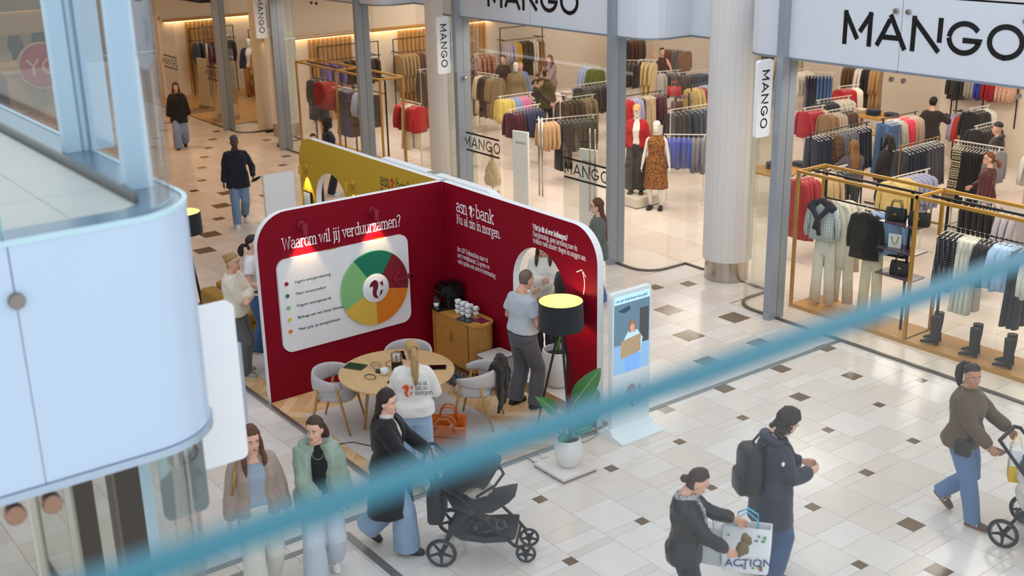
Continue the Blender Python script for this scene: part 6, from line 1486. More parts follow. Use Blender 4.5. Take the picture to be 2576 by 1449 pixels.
for nm, m_ in (('w', M_HW), ('b', M_HB)):
    HGM[nm] = hg.mesh('hanger'); HGM[nm].materials.append(m_)
KN = {'top': 'hanging_jumper', 'jacket': 'hanging_jacket', 'coat': 'hanging_coat', 'trousers': 'hanging_trousers', 'folded': 'folded_trousers', 'dress': 'hanging_dress', 'skirt': 'hanging_skirt'}
CT_ = {'top': 'top', 'jacket': 'jacket', 'coat': 'coat', 'trousers': 'trousers', 'folded': 'trousers', 'dress': 'dress', 'skirt': 'skirt'}
GMAT = {}
gcount = [0]
def hang(kind, colspec, pos, rz, label, group):
    col = colspec if isinstance(colspec, tuple) else (colspec,)
    k = (kind, col, gcount[0] % 3); gcount[0] += 1
    if k not in GMAT:
        me = garment_mesh(kind, k[2]).copy(); c = col[0]
        if len(col) == 3: m = mat('cloth_'+col[1], c, .85, kind=col[1], scale={'spots': 26, 'stripes': 16, 'zebra': 7, 'check': 9}[col[1]], col2=col[2])
        else: m = mat('cloth_hung', c, .85, kind='fabric', scale=9, amt=.18)
        me.materials.append(m); GMAT[k] = me
    o = link(KN[kind], GMAT[k]); o.location = pos; o.rotation_euler = (0, 0, rz+random.uniform(-.12, .12))
    tag(o, label, CT_[kind], group)
    h_ = link('hanger', HGM['w'], o)
    return o
def rail_run(p0, p1, z, runs, where, style='white', z_extra=0.0, stand=True, feet=True):
    """a clothes rail with its garments; runs = [(kind, colour, count, colour word)]"""
    p0, p1 = V((*p0, z)), V((*p1, z)); d = p1-p0; L = d.length; u = d/L; ang = math.atan2(u.y, u.x)
    m_ = {'white': mat('rail_white', '#E3DFD8', 0.4), 'black': mat('rail_black', '#222326', 0.4, 0.4), 'gold': mat('rail_gold', '#A9833F', 0.35, 0.7)}[style]
    if stand:
        t = thing('clothes_rail', style+' clothes rail '+where, 'clothes rail', (p0.x, p0.y, 0), ang, 'clothes rails')
        MB().tube([(-.06, 0, z), (L+.06, 0, z)], .012, 8).build('rail', m_, t)
        if not feet:
            for xx in (-.05, L+.05): MB().box(xx-.012, xx+.012, .10, .124, 0 if z < 2 else .9, z+.38).build('frame_post', m_, t)
            MB().box(-.062, L+.062, .10, .124, z+.356, z+.38).build('frame_bar', m_, t)
            for xx in (.05, L-.05): MB().box(xx-.012, xx+.012, -.012 if abs(u.y) < .5 else -.012, (.22 if abs(u.y) < .5 else (.48 if p0.x > -30 else .55)), z-.012, z+.012).build('wall_bracket', m_, t)
        for xx in ((.02, L-.02) if feet else ()):
            MB().box(xx-.012, xx+.012, -.012, .012, 0, z).build('upright', m_, t); MB().box(xx-.015, xx+.015, -.28, .28, 0, .03).build('foot', m_, t)
    n = sum(r[2] for r in runs); i = 0
    for kind, col, cnt, word in runs:
        for k in range(cnt):
            p = p0+u*(L*(i+.5)/n); i += 1
            noun = {'folded': 'folded trousers'}.get(kind, CT_[kind])
            hang(kind, col, (p.x, p.y, z+.0), ang+math.pi/2, '%s %s on the rail %s' % (word, noun, where), '%s %s %s' % (word, noun, where))
CR, BK, NV, JN, BG, CM, BR, WH_, GY, LB, PK, BU = '#A3122B', '#19191D', '#20263A', '#4A6C9A', '#C2A078', '#B58A58', '#4A3024', '#E8E0D4', '#5A5860', '#8FAEDB', '#D87FB0', '#2440A8'
LEO, ZEB, STR = ('#B08050', 'spots', '#2a1a12'), ('#D8C8A8', 'zebra', '#17130f'), ('#E4DED4', 'stripes', '#1c1c22')
# right bay
rail_run((-13.94, 17.34), (-13.92, 19.0), 1.75, [('trousers', NV, 5, 'navy'), ('top', ('#6B4A30', 'spots', '#1c1310'), 2, 'brown print'), ('top', GY, 5, 'grey'), ('skirt', '#1B2036', 5, 'dark navy')], 'in front of the long-haired shopper', 'black')
rail_run((-16.59, 20.39), (-16.53, 20.95), 1.5, [('top', CR, 7, 'crimson'), ('top', CM, 2, 'camel')], 'behind the right blade sign')
rail_run((-16.03, 20.4), (-16.0, 21.25), 1.5, [('coat', '#8A6A48', 2, 'tan'), ('jacket', '#B0A08C', 3, 'stone'), ('jacket', BR, 4, 'dark brown')], 'beside the crimson tops')
rail_run((-20.35, 24.4), (-20.3, 25.05), 1.5, [('top', WH_, 7, 'cream')], 'at the upper left of the right window')
rail_run((-19.88, 24.4), (-19.4, 24.9), 1.5, [('trousers', NV, 3, 'navy'), ('trousers', JN, 5, 'denim')], 'right of the cream tops')
rail_run((-19.5, 25.44), (-18.56, 25.78), 1.65, [('jacket', '#5A3A22', 4, 'brown leather'), ('coat', WH_, 2, 'white'), ('coat', BK, 2, 'black'), ('coat', CM, 3, 'camel')], 'under the first fascia letters')
rail_run((-18.26, 23.7), (-18.14, 24.27), 1.4, [('top', '#B01218', 6, 'red'), ('top', WH_, 4, 'cream')], 'behind the folded jeans table')
rail_run((-13.93, 19.5), (-13.96, 20.6), 1.75, [('trousers', JN, 5, 'denim'), ('top', STR, 2, 'striped'), ('top', '#C42038', 4, 'coral'), ('top', '#A38A78', 4, 'beige knit')], 'left of the dark-coated shopper', 'black')
rail_run((-15.5, 24.2), (-14.0, 24.2), 2.15, [('jacket', '#38383A', 3, 'charcoal'), ('folded', '#55534F', 2, 'grey'), ('top', STR, 3, 'striped'), ('top', BU, 2, 'royal blue'), ('top', '#A81424', 4, 'red'), ('top', ('#E0B4A4', 'spots', '#C88A70'), 3, 'pink print')], 'high on the back wall', 'black', feet=False)
rail_run((-15.3, 24.1), (-14.75, 24.1), 1.15, [('top', '#B5A4CC', 2, 'lilac'), ('top', '#C43A20', 3, 'orange-red'), ('top', '#E0C878', 3, 'yellow')], 'low on the back wall', 'black', feet=False)
rail_run((-14.17, 22.9), (-14.14, 23.5), 1.5, [('jacket', BK, 5, 'black hooded'), ('top', '#DAD4CC', 2, 'white')], 'right of the dark-coated shopper')
rail_run((-13.02, 21.3), (-13.03, 21.95), 1.5, [('jacket', '#1E1A1C', 4, 'black leather'), ('jacket', '#3a1d24', 2, 'plum')], 'behind the maroon-jacketed woman')
rail_run((-12.2, 19.39), (-11.35, 19.42), 1.6, [('dress', ZEB, 3, 'zebra print'), ('dress', BK, 8, 'black'), ('top', '#8C8890', 3, 'grey')], 'left of the maroon-jacketed woman')
rail_run((-11.0, 19.74), (-10.4, 19.74), 1.6, [('top', '#DCDAD6', 5, 'white')], 'right of the maroon-jacketed woman')
rail_run((-11.6, 16.6), (-11.58, 17.6), 1.45, [('top', '#DCC27A', 4, 'pale yellow'), ('top', '#9A9CC0', 4, 'lavender')], 'behind the boots display')
# gold ladder stand
rail_run((-12.44, 18.0), (-12.49, 19.24), 1.65, [('trousers', '#242A3C', 6, 'dark denim'), ('skirt', '#55525A', 5, 'grey')], 'with the gold uprights', 'gold')
# niche window
rail_run((-24.9, 22.5), (-24.5, 22.86), 1.5, [('jacket', '#2A2220', 5, 'black-brown')], 'left of the cream trench')
rail_run((-24.57, 23.0), (-24.2, 23.2), 1.5, [('coat', '#D8BE88', 3, 'cream')], 'beside the black-brown jackets')
rail_run((-26.1, 25.43), (-25.3, 25.55), 1.5, [('top', '#6B4630', 5, 'cocoa'), ('coat', '#262A36', 2, 'ink blue'), ('top', '#8A5A3C', 2, 'bronze')], 'high in the niche window')
rail_run((-22.6, 21.8), (-22.44, 22.35), 1.5, [('top', STR, 2, 'striped'), ('top', '#2a2a30', 5, 'charcoal')], 'behind the red handbag shelf')
rail_run((-22.08, 22.0), (-21.95, 22.9), 1.5, [('top', '#38302e', 4, 'dark brown'), ('top', '#27304A', 5, 'midnight blue')], 'beside the white column')
rail_run((-19.97, 17.9), (-19.96, 19.3), 1.6, [('top', '#C01820', 5, 'scarlet'), ('top', '#A9A4CC', 3, 'lilac'), ('folded', '#4a4640', 2, 'taupe'), ('trousers', '#CDB693', 4, 'beige'), ('jacket', '#4A1626', 3, 'burgundy')], 'behind the red-jacket mannequin', 'black')
rail_run((-19.95, 20.3), (-20.1, 21.1), 1.6, [('coat', '#C9AE6A', 2, 'sand trench'), ('trousers', '#A81820', 2, 'red'), ('top', LB, 2, 'pale blue')], 'beside the red handbag shelf', 'black')
rail_run((-16.9, 16.55), (-16.35, 17.1), 1.4, [('top', BU, 5, 'royal blue'), ('jacket', '#77747C', 3, 'grey')], 'behind the leopard-dress mannequin')
# entrance bay
rail_run((-29.2, 21.6), (-29.15, 23.1), 1.75, [('top', '#C0B4C6', 3, 'lilac'), ('top', '#D9A820', 2, 'yellow'), ('coat', '#3A281E', 4, 'dark brown'), ('coat', WH_, 2, 'white'), ('dress', LEO, 3, 'leopard print')], 'along the wall beyond the doors', 'black', feet=False)
rail_run((-28.9, 20.3), (-28.85, 20.9), 1.5, [('top', ('#C08A70', 'spots', '#5a2f22'), 4, 'rust print')], 'at the left of the doorway')
rail_run((-25.93, 18.3), (-25.1, 18.35), 1.5, [('coat', BR, 1, 'brown'), ('coat', '#E0CFB0', 2, 'cream'), ('coat', '#2E211C', 4, 'espresso'), ('coat', '#8F7A5C', 3, 'trench')], 'left of the scarf mannequin')
rail_run((-22.87, 16.77), (-22.85, 17.7), 1.4, [('top', '#DEC668', 4, 'yellow'), ('top', '#8FA6D0', 3, 'light blue'), ('top', PK, 4, 'pink'), ('top', ZEB, 2, 'zebra print')], 'in the middle of the doorway')
rail_run((-21.29, 15.88), (-21.4, 16.8), 1.4, [('top', '#4A1528', 3, 'burgundy'), ('top', '#2A3050', 6, 'navy')], 'in front of the yellow tops')
rail_run((-19.9, 15.64), (-19.54, 16.9), 1.4, [('top', '#BE9C70', 4, 'beige'), ('coat', BK, 3, 'black'), ('jacket', '#3A3A32', 6, 'dark olive')], 'just inside the doors')
rail_run((-22.87, 19.26), (-22.81, 20.3), 1.4, [('jacket', '#36363A', 5, 'charcoal'), ('jacket', BK, 4, 'black')], 'left of the entrance fin')
rail_run((-25.64, 21.8), (-24.95, 21.73), 1.4, [('top', '#A8BCE0', 4, 'pale blue'), ('top', '#5E6A1E', 3, 'olive green')], 'behind the charcoal jackets')
rail_run((-28.0, 25.0), (-28.0, 26.2), 1.6, [('jacket', '#1D2336', 4, 'navy suit'), ('coat', '#5A3C2A', 5, 'brown')], 'deep in the shop')
# further stock that fills the depth of the shop
rail_run((-21.6, 17.6), (-21.55, 18.6), 1.4, [('coat', '#3A2A22', 4, 'walnut'), ('coat', '#8A7458', 3, 'putty')], 'behind the navy tops')
rail_run((-18.6, 18.3), (-18.55, 19.5), 1.45, [('jacket', '#2A2A30', 4, 'graphite'), ('trousers', '#3A4256', 4, 'slate denim')], 'behind the two front mannequins')
rail_run((-27.4, 17.4), (-27.3, 18.4), 1.5, [('coat', '#4A3626', 4, 'coffee'), ('coat', '#9A8262', 3, 'oat')], 'left of the espresso coats')
rail_run((-17.2, 21.6), (-17.1, 22.6), 1.45, [('jacket', '#1F2430', 4, 'blue-black'), ('top', '#D8D0C4', 4, 'off-white')], 'between the crimson and red tops')
rail_run((-12.6, 15.4), (-12.55, 16.6), 1.5, [('coat', '#9E1A24', 4, 'raspberry'), ('coat', '#C2A77C', 6, 'wheat'), ('coat', '#1F1F24', 3, 'jet black')], 'behind the lower part of the right blade sign')
rail_run((-10.0, 16.2), (-9.0, 16.25), 1.5, [('dress', '#1E1E24', 6, 'soot black'), ('top', '#B9B4BE', 3, 'silver grey')], 'behind the second gold module')
rail_run((-16.6, 26.6), (-14.6, 26.7), 1.6, [('coat', '#6B5236', 5, 'hazel'), ('jacket', '#2A2C34', 5, 'iron grey')], 'at the rear of the right bay')
rail_run((-23.6, 26.4), (-21.8, 26.5), 1.6, [('coat', '#5A4030', 5, 'umber'), ('coat', '#C9B48C', 4, 'linen')], 'at the rear of the niche')
# display bay C and its wall
rail_run((-29.25, 15.4), (-29.2, 17.2), 1.75, [('top', '#7A6CB8', 3, 'violet'), ('jacket', '#3A2A24', 5, 'dark brown')], 'on the wall behind the display bay', 'black', feet=False)
rail_run((-29.2, 17.8), (-29.15, 20.0), 1.75, [('coat', '#A98C66', 5, 'camel'), ('coat', '#6B4030', 2, 'chestnut'), ('coat', '#B98A50', 3, 'tan'), ('coat', '#E6D6B4', 4, 'cream'), ('coat', '#32261f', 3, 'black-brown')], 'on the wall left of the white column', 'black', feet=False)
rail_run((-36.3, 14.6), (-36.3, 16.0), 1.75, [('jacket', '#3E4A66', 3, 'blue suit'), ('jacket', '#22283A', 4, 'navy suit')], 'in the men\'s entrance', 'black', feet=False)
# ---------------------------------------------------------------- gold display frames in the windows
M_GOLD = mat('frame_gold', '#B8893A', 0.4, 0.3); M_PLOAK = mat('plinth_oak', '#C08E4A', 0.45, kind='wood', scale=10)
def goldframe(x0, n, mod, y0, y1, h, label):
    t = thing('display_stand', label, 'display stand', (x0, y0, 0), group='gold window display frames')
    w_ = .022; D = y1-y0
    for i in range(n+1):
        for yy in (0, D): MB().box(i*mod-w_, i*mod+w_, yy-w_, yy+w_, 0, h).build('post', M_GOLD, t)
        MB().box(i*mod-w_, i*mod+w_, w_, D-w_, h-2*w_, h).build('cross_bar', M_GOLD, t)
    for yy in (0, D): MB().box(w_, n*mod-w_, yy-w_, yy+w_, h-2*w_, h).build('top_bar', M_GOLD, t)
    for i in range(n): MB().box(i*mod+w_, (i+1)*mod-w_, -w_, D+w_, .0, .06).build('plinth', M_PLOAK, t)
    mk = mat('rail_black', '#222326', 0.4, 0.4)
    for i in range(n):
        for xx in (.28, mod-.28): MB().box(i*mod+xx-.015, i*mod+xx+.015, D/2-.015, D/2+.015, .06, h-.05).build('inner_post', mk, t)
        MB().box(i*mod+w_, (i+1)*mod-w_, D/2-.012, D/2+.012, h-.06, h-.03).build('inner_rail', mk, t)
        MB().box(i*mod+.28, (i+1)*mod-.28, D/2-.010, D/2+.010, h-.42, h-.40).build('hang_rail', mk, t)
    return t
goldframe(-11.1, 3, 2.04, 13.6, 14.2, 2.14, 'gold box frame with an oak plinth in the right display window')
goldframe(-27.2, 2, 2.04, 13.6, 14.2, 2.14, 'gold box frame with an oak plinth in the left display bay')
def faceout(kind, col, x, y, z, rz, label, grp): hang(kind, col, (x, y, z), rz, label, grp)
ZR = 1.76
fo = lambda k, c, x, y, lab, z=ZR: hang(k, c, (x, y, z), random.uniform(-.1, .1)+.25, lab, lab)
M_CHK = ('#D5DCDC', 'check', '#8FA3A8')
fo('top', M_CHK, -10.75, 13.78, 'pale checked tweed jacket on the front arm of the right gold frame')
fo('trousers', '#E2DDD0', -10.72, 13.84, 'cream trousers under the checked tweed jacket', 1.22)
for i in range(3): hang('coat', '#E2DCCB', (-10.66+.05*i, 13.95+.09*i, ZR), .25, 'ivory coat behind the checked tweed jacket', 'ivory coats in the right window')
hang('trousers', '#DED5BF', (-10.5, 14.0, 1.25), .25, 'ecru trousers behind the cream trousers', 'ecru trousers in the right window')
kn = thing('navy_jumper', 'navy jumper knotted over the shoulders of the checked jacket', 'jumper', (-10.75, 13.74, ZR-.1), .25)
gb = MB(); gb.tube([(-.2, .02, -.08), (-.12, .0, .0), (0, .03, .04), (.12, 0, .0), (.2, .02, -.08)], [.06, .06, .055, .06, .06], 10); gb.tube([(-.14, -.05, -.02), (-.04, -.10, -.16), (.0, -.10, -.2), (-.06, -.10, -.36)], [.045, .04, .045, .035], 8); gb.tube([(.14, -.05, -.02), (.04, -.10, -.16), (.0, -.11, -.2), (.03, -.11, -.45)], [.045, .04, .04, .035], 8)
remesh(gb, 'knit', mat('navy_knit', '#252A3A', 0.9, kind='knit'), .014, 2, .008, 14, kn)
fo('jacket', '#1E1A1A', -9.98, 13.78, 'black jacket hanging before the blue shirts in the right window')
for i in range(4): hang('top', '#9FC0E8', (-9.90+.05*i, 13.90+.06*i, ZR), .25, 'pale blue shirt behind the black jacket in the right window', 'pale blue shirts in the right window')
hang('jacket', '#2c2422', (-9.72, 14.12, ZR), .25, 'dark brown jacket behind the pale blue shirts', 'dark jackets in the right window')
hang('trousers', '#DDD3B8', (-9.92, 13.92, 1.22), .25, 'cream trousers hanging under the black jacket', 'cream trousers under the jacket')
rail_run((-8.8, 13.9), (-7.25, 13.9), 1.73, [('skirt', ('#22222A', 'check', '#6a6a72'), 4, 'dark check'), ('trousers', '#E4E2DA', 4, 'white'), ('top', '#20222a', 3, 'ink'), ('top', '#A4C2EA', 4, 'sky blue'), ('trousers', BK, 3, 'black'), ('top', '#E2DED2', 4, 'ivory')], 'of the right gold frame', 'black', stand=False)
rail_run((-6.7, 13.9), (-5.3, 13.9), 1.73, [('dress', '#23252d', 5, 'dark'), ('dress', '#9DBEE2', 4, 'blue')], 'at the right frame edge', 'black', stand=False)
# left bay garments
for i in range(3): hang('coat', '#4E4C4C', (-26.8+.06*i, 13.82+.1*i, ZR), .25, 'charcoal coat at the left end of the left gold frame', 'charcoal coats in the left bay')
for i in range(3): hang('jacket', '#A51A1C', (-26.35+.07*i, 13.8+.1*i, ZR), .25, 'red jacket beside the charcoal coats', 'red jackets beside the charcoal coats')
rail_run((-25.75, 13.9), (-23.9, 13.9), 1.73, [('top', '#A8121C', 3, 'cherry'), ('dress', '#263444', 3, 'petrol'), ('dress', '#1E2F8A', 4, 'cobalt'), ('coat', '#3a2a24', 2, 'mocha'), ('top', '#A9BEE4', 3, 'ice blue'), ('skirt', '#2c2c30', 4, 'black pleated')], 'of the left gold frame', 'black', stand=False)
rail_run((-23.7, 14.5), (-22.9, 14.5), 1.5, [('top', '#B4141A', 2, 'poppy red'), ('trousers', '#E4DCC8', 3, 'cream'), ('top', '#B4141A', 3, 'tomato red')], 'left of the white column', 'white')
# shelves of bags in the right frame, bags, jewellery stand
M_SMK = mat('smoked_acrylic', '#5A4A58', 0.15)
def shelf(x, y, z, label, w_=.62, d_=.34):
    t = thing('display_shelf', label, 'shelf', (x, y, z), group='smoked display shelves'); MB().prism(rrect(-w_/2, w_/2, -d_/2, d_/2, .03), 0, .016).build('board', M_SMK, t)
    for s in (-1, 1): MB().box(s*.2-.01, s*.2+.01, d_/2-.02, d_/2, -.05, 0).build('bracket', mat('rail_black', '#222326', 0.4, 0.4), t)
for k, z in enumerate((1.62, 1.24, .86)): shelf(-9.42, 13.88, z, ('top', 'middle', 'lowest')[k]+' smoked shelf of the right gold frame')
for k_ in (-.22, .22): tag(MB().box(-19.9+k_-.012, -19.9+k_+.012, 19.95, 19.98, 0, 1.5).build('shelf_upright', mat('rail_black', '#222326', 0.4, 0.4)), 'slim black upright holding the niche shelves, '+('left' if k_ < 0 else 'right'), 'post')
for k, z in enumerate((1.42, 1.08, .74)): shelf(-19.9, 19.8, z, ('top', 'middle', 'lowest')[k]+' smoked shelf in the niche window')
def bag(x, y, z, rz, col, label, s=1.0):
    t = thing('handbag', label, 'bag', (x, y, z), rz); m = mat('bag_leather', col, 0.35, kind='leather'); t.scale = (s, s, s)
    MB().loft([[(q_[0]*a_, q_[1]*b_, zz) for q_ in rrect(-.15, .15, -.05, .05, .03)] for zz, a_, b_ in ((0, .95, 1), (.03, 1, 1.1), (.14, .97, .9), (.2, .9, .5))]).build('body', m, t, smooth=True, auto=50)
    for q_ in (-1, 1): MB().tube([(-.08, q_*.03, .18), (-.06, q_*.04, .29), (.06, q_*.04, .29), (.08, q_*.03, .18)], .007, 6).build('handle', m, t, smooth=True)
    MB().box(-.02, .02, -.062, -.055, .10, .125).build('clasp', mat('brass', '#C9A25A', 0.25, 1.0), t)
bag(-9.55, 13.86, 1.637, .3, '#17161A', 'black handbag on the top shelf of the right frame'); bag(-9.2, 13.9, 1.637, .3, '#201d22', 'second black handbag at the right of the top shelf')
bag(-9.4, 13.86, .877, .3, '#1B181C', 'black handbag with a gold clasp on the lowest shelf of the right frame')
t = thing('necklace_stand', 'white necklace display card on the middle shelf', 'jewellery', (-9.52, 13.84, 1.257), .3); MB().box(-.09, .09, -.01, .01, 0, .2).build('card', M_SIGNW, t); MB().tube([(-.05, -.014, .17), (-.03, -.014, .08), (0, -.014, .05), (.03, -.014, .08), (.05, -.014, .17)], .006, 6).build('chain', mat('gold_chain', '#B08A45', 0.25, 0.9), t)
bag(-19.95, 19.75, 1.437, .8, '#B3121C', 'red handbag on the top shelf in the niche window', 1.1); bag(-19.9, 19.8, 1.097, .8, '#7A4A30', 'brown handbag on the middle shelf in the niche window')
# boots on the plinth
def boots(x, y, rz, label):
    for s in (-1, 1):
        t = thing('boot', label+(', left boot' if s < 0 else ', right boot'), 'boot', (x+s*.07*math.cos(rz)-s*.0, y+s*.08*math.sin(rz)+s*.02, .061), rz, 'black boots on the oak plinth'); m = mat('boot_black', '#1C1A1B', 0.5, kind='leather')
        MB().loft([ell((0, yy, zz), a_, b_, n=14) for zz, a_, b_, yy in ((.06, .036, .045, 0), (.10, .040, .05, 0), (.16, .045, .055, .0), (.3, .058, .065, -.005), (.42, .06, .068, -.005))]).build('shaft', m, t, smooth=True, auto=60)
        MB().loft([[V((a_*math.cos(q_), yy, .02+hh*(.5+.5*math.sin(q_)))) for q_ in [2*math.pi*k/12 for k in range(12)]] for yy, a_, hh in ((-.06, .03, .1), (0, .036, .13), (.07, .038, .075), (.13, .034, .05), (.18, .012, .03))]).build('foot', m, t, smooth=True)
        MB().box(-.025, .025, -.065, -.015, 0, .04).build('heel', m, t)
boots(-8.72, 13.82, math.radians(120), 'tall black boots left of the boot row'); boots(-8.12, 13.82, math.radians(120), 'tall black boots in the middle of the boot row'); boots(-7.62, 13.82, math.radians(120), 'tall black boots right of the boot row')
# tables with folded clothes
def stock_table(x, y, w_, d_, h_, m, label, piles):
    t = thing('display_table', label, 'table', (x, y, 0)); MB().box(-w_/2, w_/2, -d_/2, d_/2, h_-.04, h_).build('table_top', m, t)
    for sx in (-1, 1):
        for sy in (-1, 1): MB().box(sx*(w_/2-.05)-.03, sx*(w_/2-.05)+.03, sy*(d_/2-.05)-.03, sy*(d_/2-.05)+.03, 0, h_-.04).build('leg', m, t)
    for (px, py, col, n_, word) in piles:
        for k in range(n_):
            o = MB(); pad(o, -.16, .16, -.12, .12, 0, .045, .04); ob = o.build('folded_garment', mat('cloth_fold', col, .9, kind='fabric'), smooth=True, auto=60); ob.location = (x+px, y+py, h_+.046*k+.001); ob.rotation_euler = (0, 0, random.uniform(-.2, .2))
            tag(ob, '%s folded garment in a pile on the %s' % (word, label), 'garment', '%s pile on the %s' % (word, label))
stock_table(-17.3, 24.0, 1.6, .9, .8, M_PLOAK, 'oak table under the fascia lettering', [(-.5, 0, '#D9CDBA', 2, 'cream'), (-.05, -.1, '#20283C', 3, 'navy'), (.35, .05, '#20283C', 2, 'dark denim')])
stock_table(-15.6, 22.4, .9, 1.2, .85, M_PLOAK, 'oak table beside the dark-coated shopper', [(0, .2, '#6B4420', 2, 'tobacco')])
stock_table(-15.2, 18.2, 1.0, 1.4, .75, M_PLOAK, 'oak table right of the blade sign', [(-.1, -.2, '#2B2A30', 3, 'charcoal'), (.1, .35, '#2B3146', 2, 'ink blue')])
stock_table(-24.5, 20.7, .9, 1.4, .85, mat('table_white', '#E0DAD0', 0.5), 'white table inside the entrance', [(0, -.5, '#C9B8B4', 2, 'blush'), (0, -.1, '#6E86B0', 3, 'denim'), (0, .45, '#2A2A32', 4, 'black')])
stock_table(-24.2, 15.9, 1.0, .8, .7, mat('table_white', '#E0DAD0', 0.5), 'white table beside the white column', [(-.2, 0, '#4E6A9A', 3, 'blue denim'), (.25, 0, '#55535A', 2, 'slate')])
# security pillars with lettering, tote on a stand, mirror, shelves in the men's part
for k, (x, y) in enumerate(((-18.55, 14.1), (-16.35, 14.0))):
    t = thing('security_pillar', 'white security pillar inside the doors, '+('left one', 'right one')[k], 'security pillar', (x, y, 0), .25, 'security pillars'); MB().prism(rrect(-.2, .2, -.03, .03, .02), 0, 1.55).build('body', M_SIGNW, t)
    mb = MB(); text_mesh(mb, 'MANGO', (-.11, -.031, 1.3), UX, UZ, .045, .12, gl=MG); mb.build('lettering', M_BLACK, t); MB().box(-.22, .22, -.06, .06, 0, .02).build('foot_plate', M_ALU, t)
for k, (x, y) in enumerate(((-34.0, 13.9), (-32.2, 13.7))):
    t = thing('security_pillar', 'beige security pillar in the men\'s entrance, '+('left one', 'right one')[k], 'security pillar', (x, y, 0), .2, 'men\'s security pillars'); MB().prism(rrect(-.24, .24, -.03, .03, .02), 0, 1.5).build('body', mat('pillar_beige', '#D9C8AE', 0.5), t); MB().box(-.3, .3, -.06, .06, 0, .08).build('foot_plate', M_ALU, t)
t = thing('tote_stand', 'beige canvas tote hanging on a low stand left of the doors', 'bag stand', (-19.9, 14.35, 0), .3)
MB().tube([(0, 0, 0), (0, 0, 1.0)], .012, 8).build('pole', M_PLB, t); MB().box(-.15, .15, -.03, .03, 0, .03).build('foot', M_PLB, t)
gb = MB(); gb.loft([ell((0, 0, zz), a_, b_, n=16) for zz, a_, b_ in ((.15, .19, .09), (.3, .21, .10), (.5, .17, .07), (.68, .09, .04))]); gb.tube([(-.06, 0, .65), (-.04, 0, .9), (0, 0, 1.0), (.04, 0, .9), (.06, 0, .65)], .018, 8); remesh(gb, 'tote', mat('canvas_beige', '#CDB896', 0.9, kind='fabric'), .013, 2, .02, 12, t)
t = thing('plinth_block', 'low white plinth under the red-jacket mannequin', 'plinth', (-17.25, 16.05, 0)); MB().box(-.4, .4, -.35, .35, 0, .2).build('block', mat('plinth_white', '#E2D8CA', 0.6), t); MB().box(-.405, .405, -.355, .355, 0, .015).build('base_strip', M_LINE, t)  # dark strip round the foot of the plinth
t = thing('shoe_shelf', 'black metal shelf of shoes and folded shirts in the men\'s part', 'shelf unit', (-36.2, 17.0, 0))
mk = mat('rail_black', '#222326', 0.4, 0.4)
for y_ in (-.45, .45):
    for x_ in (-.15, .15): MB().box(x_-.012, x_+.012, y_-.012, y_+.012, 0, 1.95).build('post', mk, t)
for z_ in (.35, .8, 1.15, 1.5, 1.93): MB().box(-.15, .15, -.45, .45, z_, z_+.02).build('shelf_board', mk, t)
for k in range(6):
    o = MB(); pad(o, -.11, .11, -.11, .11, 0, .07, .03); ob = o.build('folded_shirt', mat('fold_%d' % (k % 3), ('#E6E2DA', '#2A2C3A', '#3a3030')[k//2 % 3], .9), smooth=True, auto=60); ob.location = (-36.2, 16.78+.35*(k % 2), (.371, .821, 1.171)[k//2]); tag(ob, ('white', 'navy', 'dark brown')[k//2]+' folded shirt on the men\'s shelf, '+('left', 'right')[k % 2], 'shirt')
# ---------------------------------------------------------------- mannequins and shoppers in the shop
mq = dict(mannequin=True, skin='white', name='mannequin', cat='mannequin', q=1.5, group='mannequins')
p, F = person('mannequin in a red jacket, white top and camel cap behind the glass', -17.25, 16.05, -50, 1.82, .201, top=dict(col='#E6E0DA', hem=.98, infl=.012, sleeve=.9, sl=.004), coat=dict(col='#B0141E', hem=.93, infl=.026, open=.30, sl=.012, name='red_jacket'), pants=dict(col='#3A3436', flare=.07, hemz=.12), shoes='#3a2a22', sole='#2a1c14', armR=(.26, .08, .86), **mq)
cp = MB(); cp.loft([[F['H']((q_.x, q_.y, z_)) for q_ in ell((0, -.005, 0), a_, a_*1.28, n=18)] for z_, a_ in ((.045, .080), (.08, .078), (.11, .062), (.13, .02))]); cp.loft([[F['H']((x_, y_, .05-.015*k_)) for x_, y_ in ((-.07, .06), (.07, .06), (.045, .165), (-.045, .165))] for k_ in (0, 1)]); cp.build('cap', mat('cap_camel', '#C9A06C', 0.8), p, smooth=True, auto=40)
p, F = person('mannequin in a leopard print dress and sunglasses behind the glass', -16.62, 16.0, -55, 1.80, skin='white', mannequin=True, name='mannequin', cat='mannequin', q=1.5, group='mannequins', top=dict(col='#9A6230', kind='spots', scale=34, col2='#1E1008', hem=.42, infl=.018, sleeve=0, flare=.022, name='leopard_dress', mname='leo'), shoes='#15161A', sole='#15161A', glasses=True)
person('mannequin in a trench coat with a blue scarf inside the entrance', -25.03, 18.9, -40, 1.80, top=dict(col='#8F7A5C', hem=.55, infl=.035, sl=.02, roll=True, name='trench_coat'), pants=dict(col='#2A3048'), shoes='#222222', **mq)
person('male mannequin in a white shirt, navy jacket and camel trousers', -34.9, 15.85, -25, 1.85, male=True, top=dict(col='#E6E2DC', hem=.9, infl=.02, sl=.004), coat=dict(col='#232A3C', hem=.9, infl=.035, open=.5, sl=.02), pants=dict(col='#A9783A', flare=.03), shoes='#2a2420', **mq)
person('male mannequin in a tan jacket and navy trousers', -34.25, 15.9, -35, 1.85, male=True, top=dict(col='#B08450', hem=.88, infl=.035, sl=.02, name='tan_jacket'), pants=dict(col='#262B3A', flare=.03), shoes='#E6E2DA', **mq)
sq = dict(q=1.9, hands=True, group='shoppers inside the shop')
